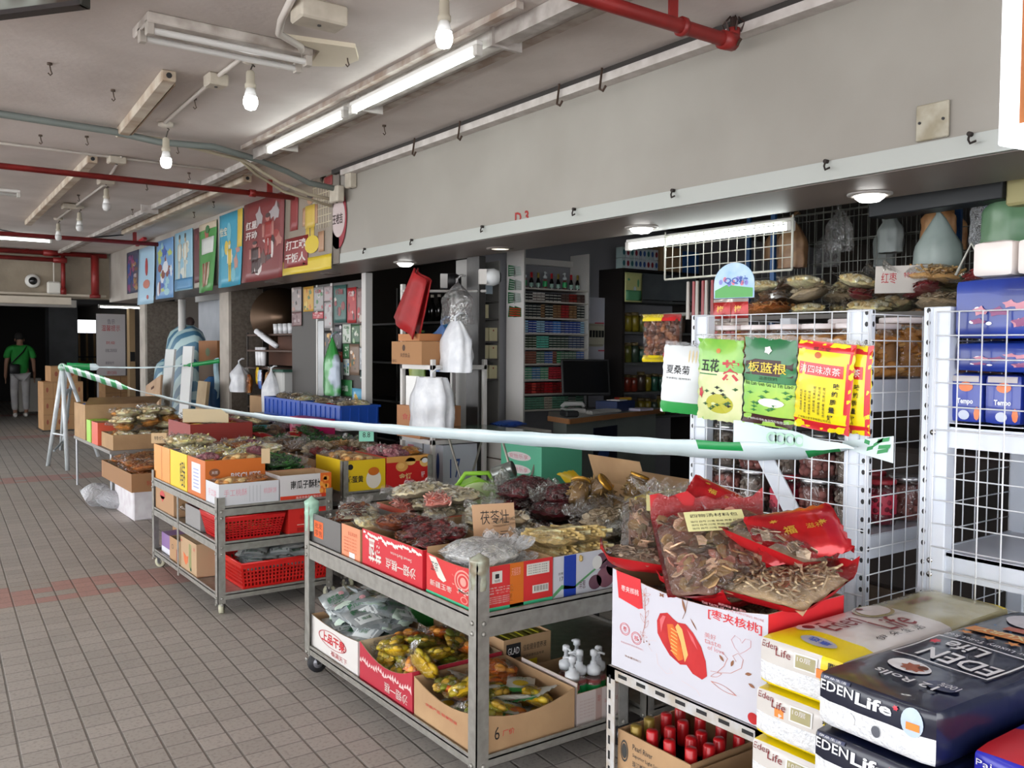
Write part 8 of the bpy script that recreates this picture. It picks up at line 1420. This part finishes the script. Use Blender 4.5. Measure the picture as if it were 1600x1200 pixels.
for x, ys, zs in ((4.3, (1.35, 1.6, 1.85, 2.1, 2.35, 2.6, 2.9, 3.2), 2.25), (5.05, (1.1, 1.5, 1.9, 2.3, 2.7, 3.1, 3.5, 3.9), 2.3), (5.04, (1.3, 1.7, 2.1, 2.5, 2.9, 3.3, 3.7), 1.9)):
    for y in ys: n_, m_ = ZF[(k*5+2) % 8]; hbag('%s hanging on the %s wire grid, %s from the right%s' % (n_, 'nearer' if x < 4.5 else 'farther', ORD[ys.index(y)], ', lower row' if zs < 2 else ''), (x-.05, y, zs-.03*(k % 3)), rnd(.12, .2), rnd(.18, .3), .1, m_, 30+k, neck=.22, ple=.08); k += 1
# cluttered shelf behind the white rack
t = thing('goods_shelf', 'long shelf of bagged goods behind the white wire rack', 'shelf', (3.42, 1.0, 0)); 
for z in (1.3, 1.66): MB().box((0, 0, z-.02), (.5, 2.0, z)).build('shelf_board', M('5a5652', .6), t)
for x in (0, .47):
    for y in (0, 1.97): MB().box((x, y, 0), (x+.03, y+.03, 1.66)).build('post', M('5a5652', .6), t)
pile([MUSH, TWIG, CARAM, BROWNM, WHEAT, SEED, DRED], 3.43, 3.9, 1.05, 3.0, 1.662, 2, 7, 3, 'the shelf behind the rack', 'bags behind the white rack', .06, .35, .9, (.95, 1.1), 60)
pile([KJ, NJ, PJ], 3.13, 3.6, 1.05, 3.0, 1.302, 2, 12, 1, 'x', 'jars', .1, 0, .1, (1, 1), 61) if False else None
card('white price board with a red heading among the bagged goods', (3.48, 2.08, 1.74), R(-62), .2, .12, [('红枣', .12, .35, .3, .4), ('特级', .55, .55, .25, .2)], 'b9b4ae', M('a8242c', .6), tilt=R(-16))
t = thing('wire_easel', 'small white triangular wire easel on the shelf', 'easel', (3.5, 1.8, 1.8)); q = MB(); q.s = True; q.tube([(0, -.06, 0), (0, 0, .12), (0, .06, 0)], .006, 6); q.build('frame', M('b9b9b0', .5), t)
MB().box((3.46, 1.05, 1.301), (3.88, 2.95, 1.52)).build('stored_carton', M('5a3428', .8, 0, '3a2a24', 3)); tag(bpy.data.objects['stored_carton'], 'dark long carton on the lower shelf behind the wire rack', 'carton')
MB().rbox((3.46, 1.05, .5), (3.86, 2.95, 1.1), .02).build('dark_sack', M('2a2624', .8, 0, '3a2c28', 3)); tag(bpy.data.objects['dark_sack'], 'dark sacks stored behind the jars of the wire rack', 'sack')
MB().box((3.46, 1.05, 0), (3.86, 2.95, .5)).build('wooden_pallet', M('4a3c30', .8)); tag(bpy.data.objects['wooden_pallet'], 'wooden pallet under the dark sacks', 'pallet')
t = thing('shop_sign_box', 'dark sign box with a yellow edge tucked up under the soffit', 'sign', (3.62, 1.75, 2.1), R(-6)); q = MB(); q.rbox((0, 0, 0), (.12, .62, .09), .004, 0); q.rbox((.02, -.16, -.03), (.1, 0, .1), .01, 1); q.build('box_body', [M('14181c', .5), M('a8a070', .6)], t)
hbag('large green and clear bag hanging at the top right of the shop', (3.75, 1.78, 2.16), .2, .24, .16, M('2f6a3c', .35, 0, '6a8a6c', 4, .3, 12), 90); hbag('grey clear bag hanging below the green one', (3.8, 2.1, 2.1), .2, .4, .14, M('6a7672', .35, 0, '8a9692', 4, .3, 12), 91)
t = thing('corner_pole', 'grey slotted pole at the right edge above the white tissue bundles', 'pole', (3.38, 1.52, 0)); q = MB(); q.rbox((-.015, -.015, 0), (.015, .015, 2.148), .002); q.build('pole_body', M('8a8a88', .4, .5), t); q = MB(); grid(q, (-.02, -.5, 1.6), (0, .48, 0), (0, 0, .5), 8, 8); q.build('wire_grid', M('7a7a76', .5), t)
# remove prototypes that were never placed
for n in [o.name for o in S.collection.objects if o.type == 'EMPTY' and o.parent is None and o.location.length < 1e-6]:
    o = bpy.data.objects[n]
    for c in [c.name for c in o.children_recursive]: bpy.data.objects.remove(bpy.data.objects[c])
    bpy.data.objects.remove(o)
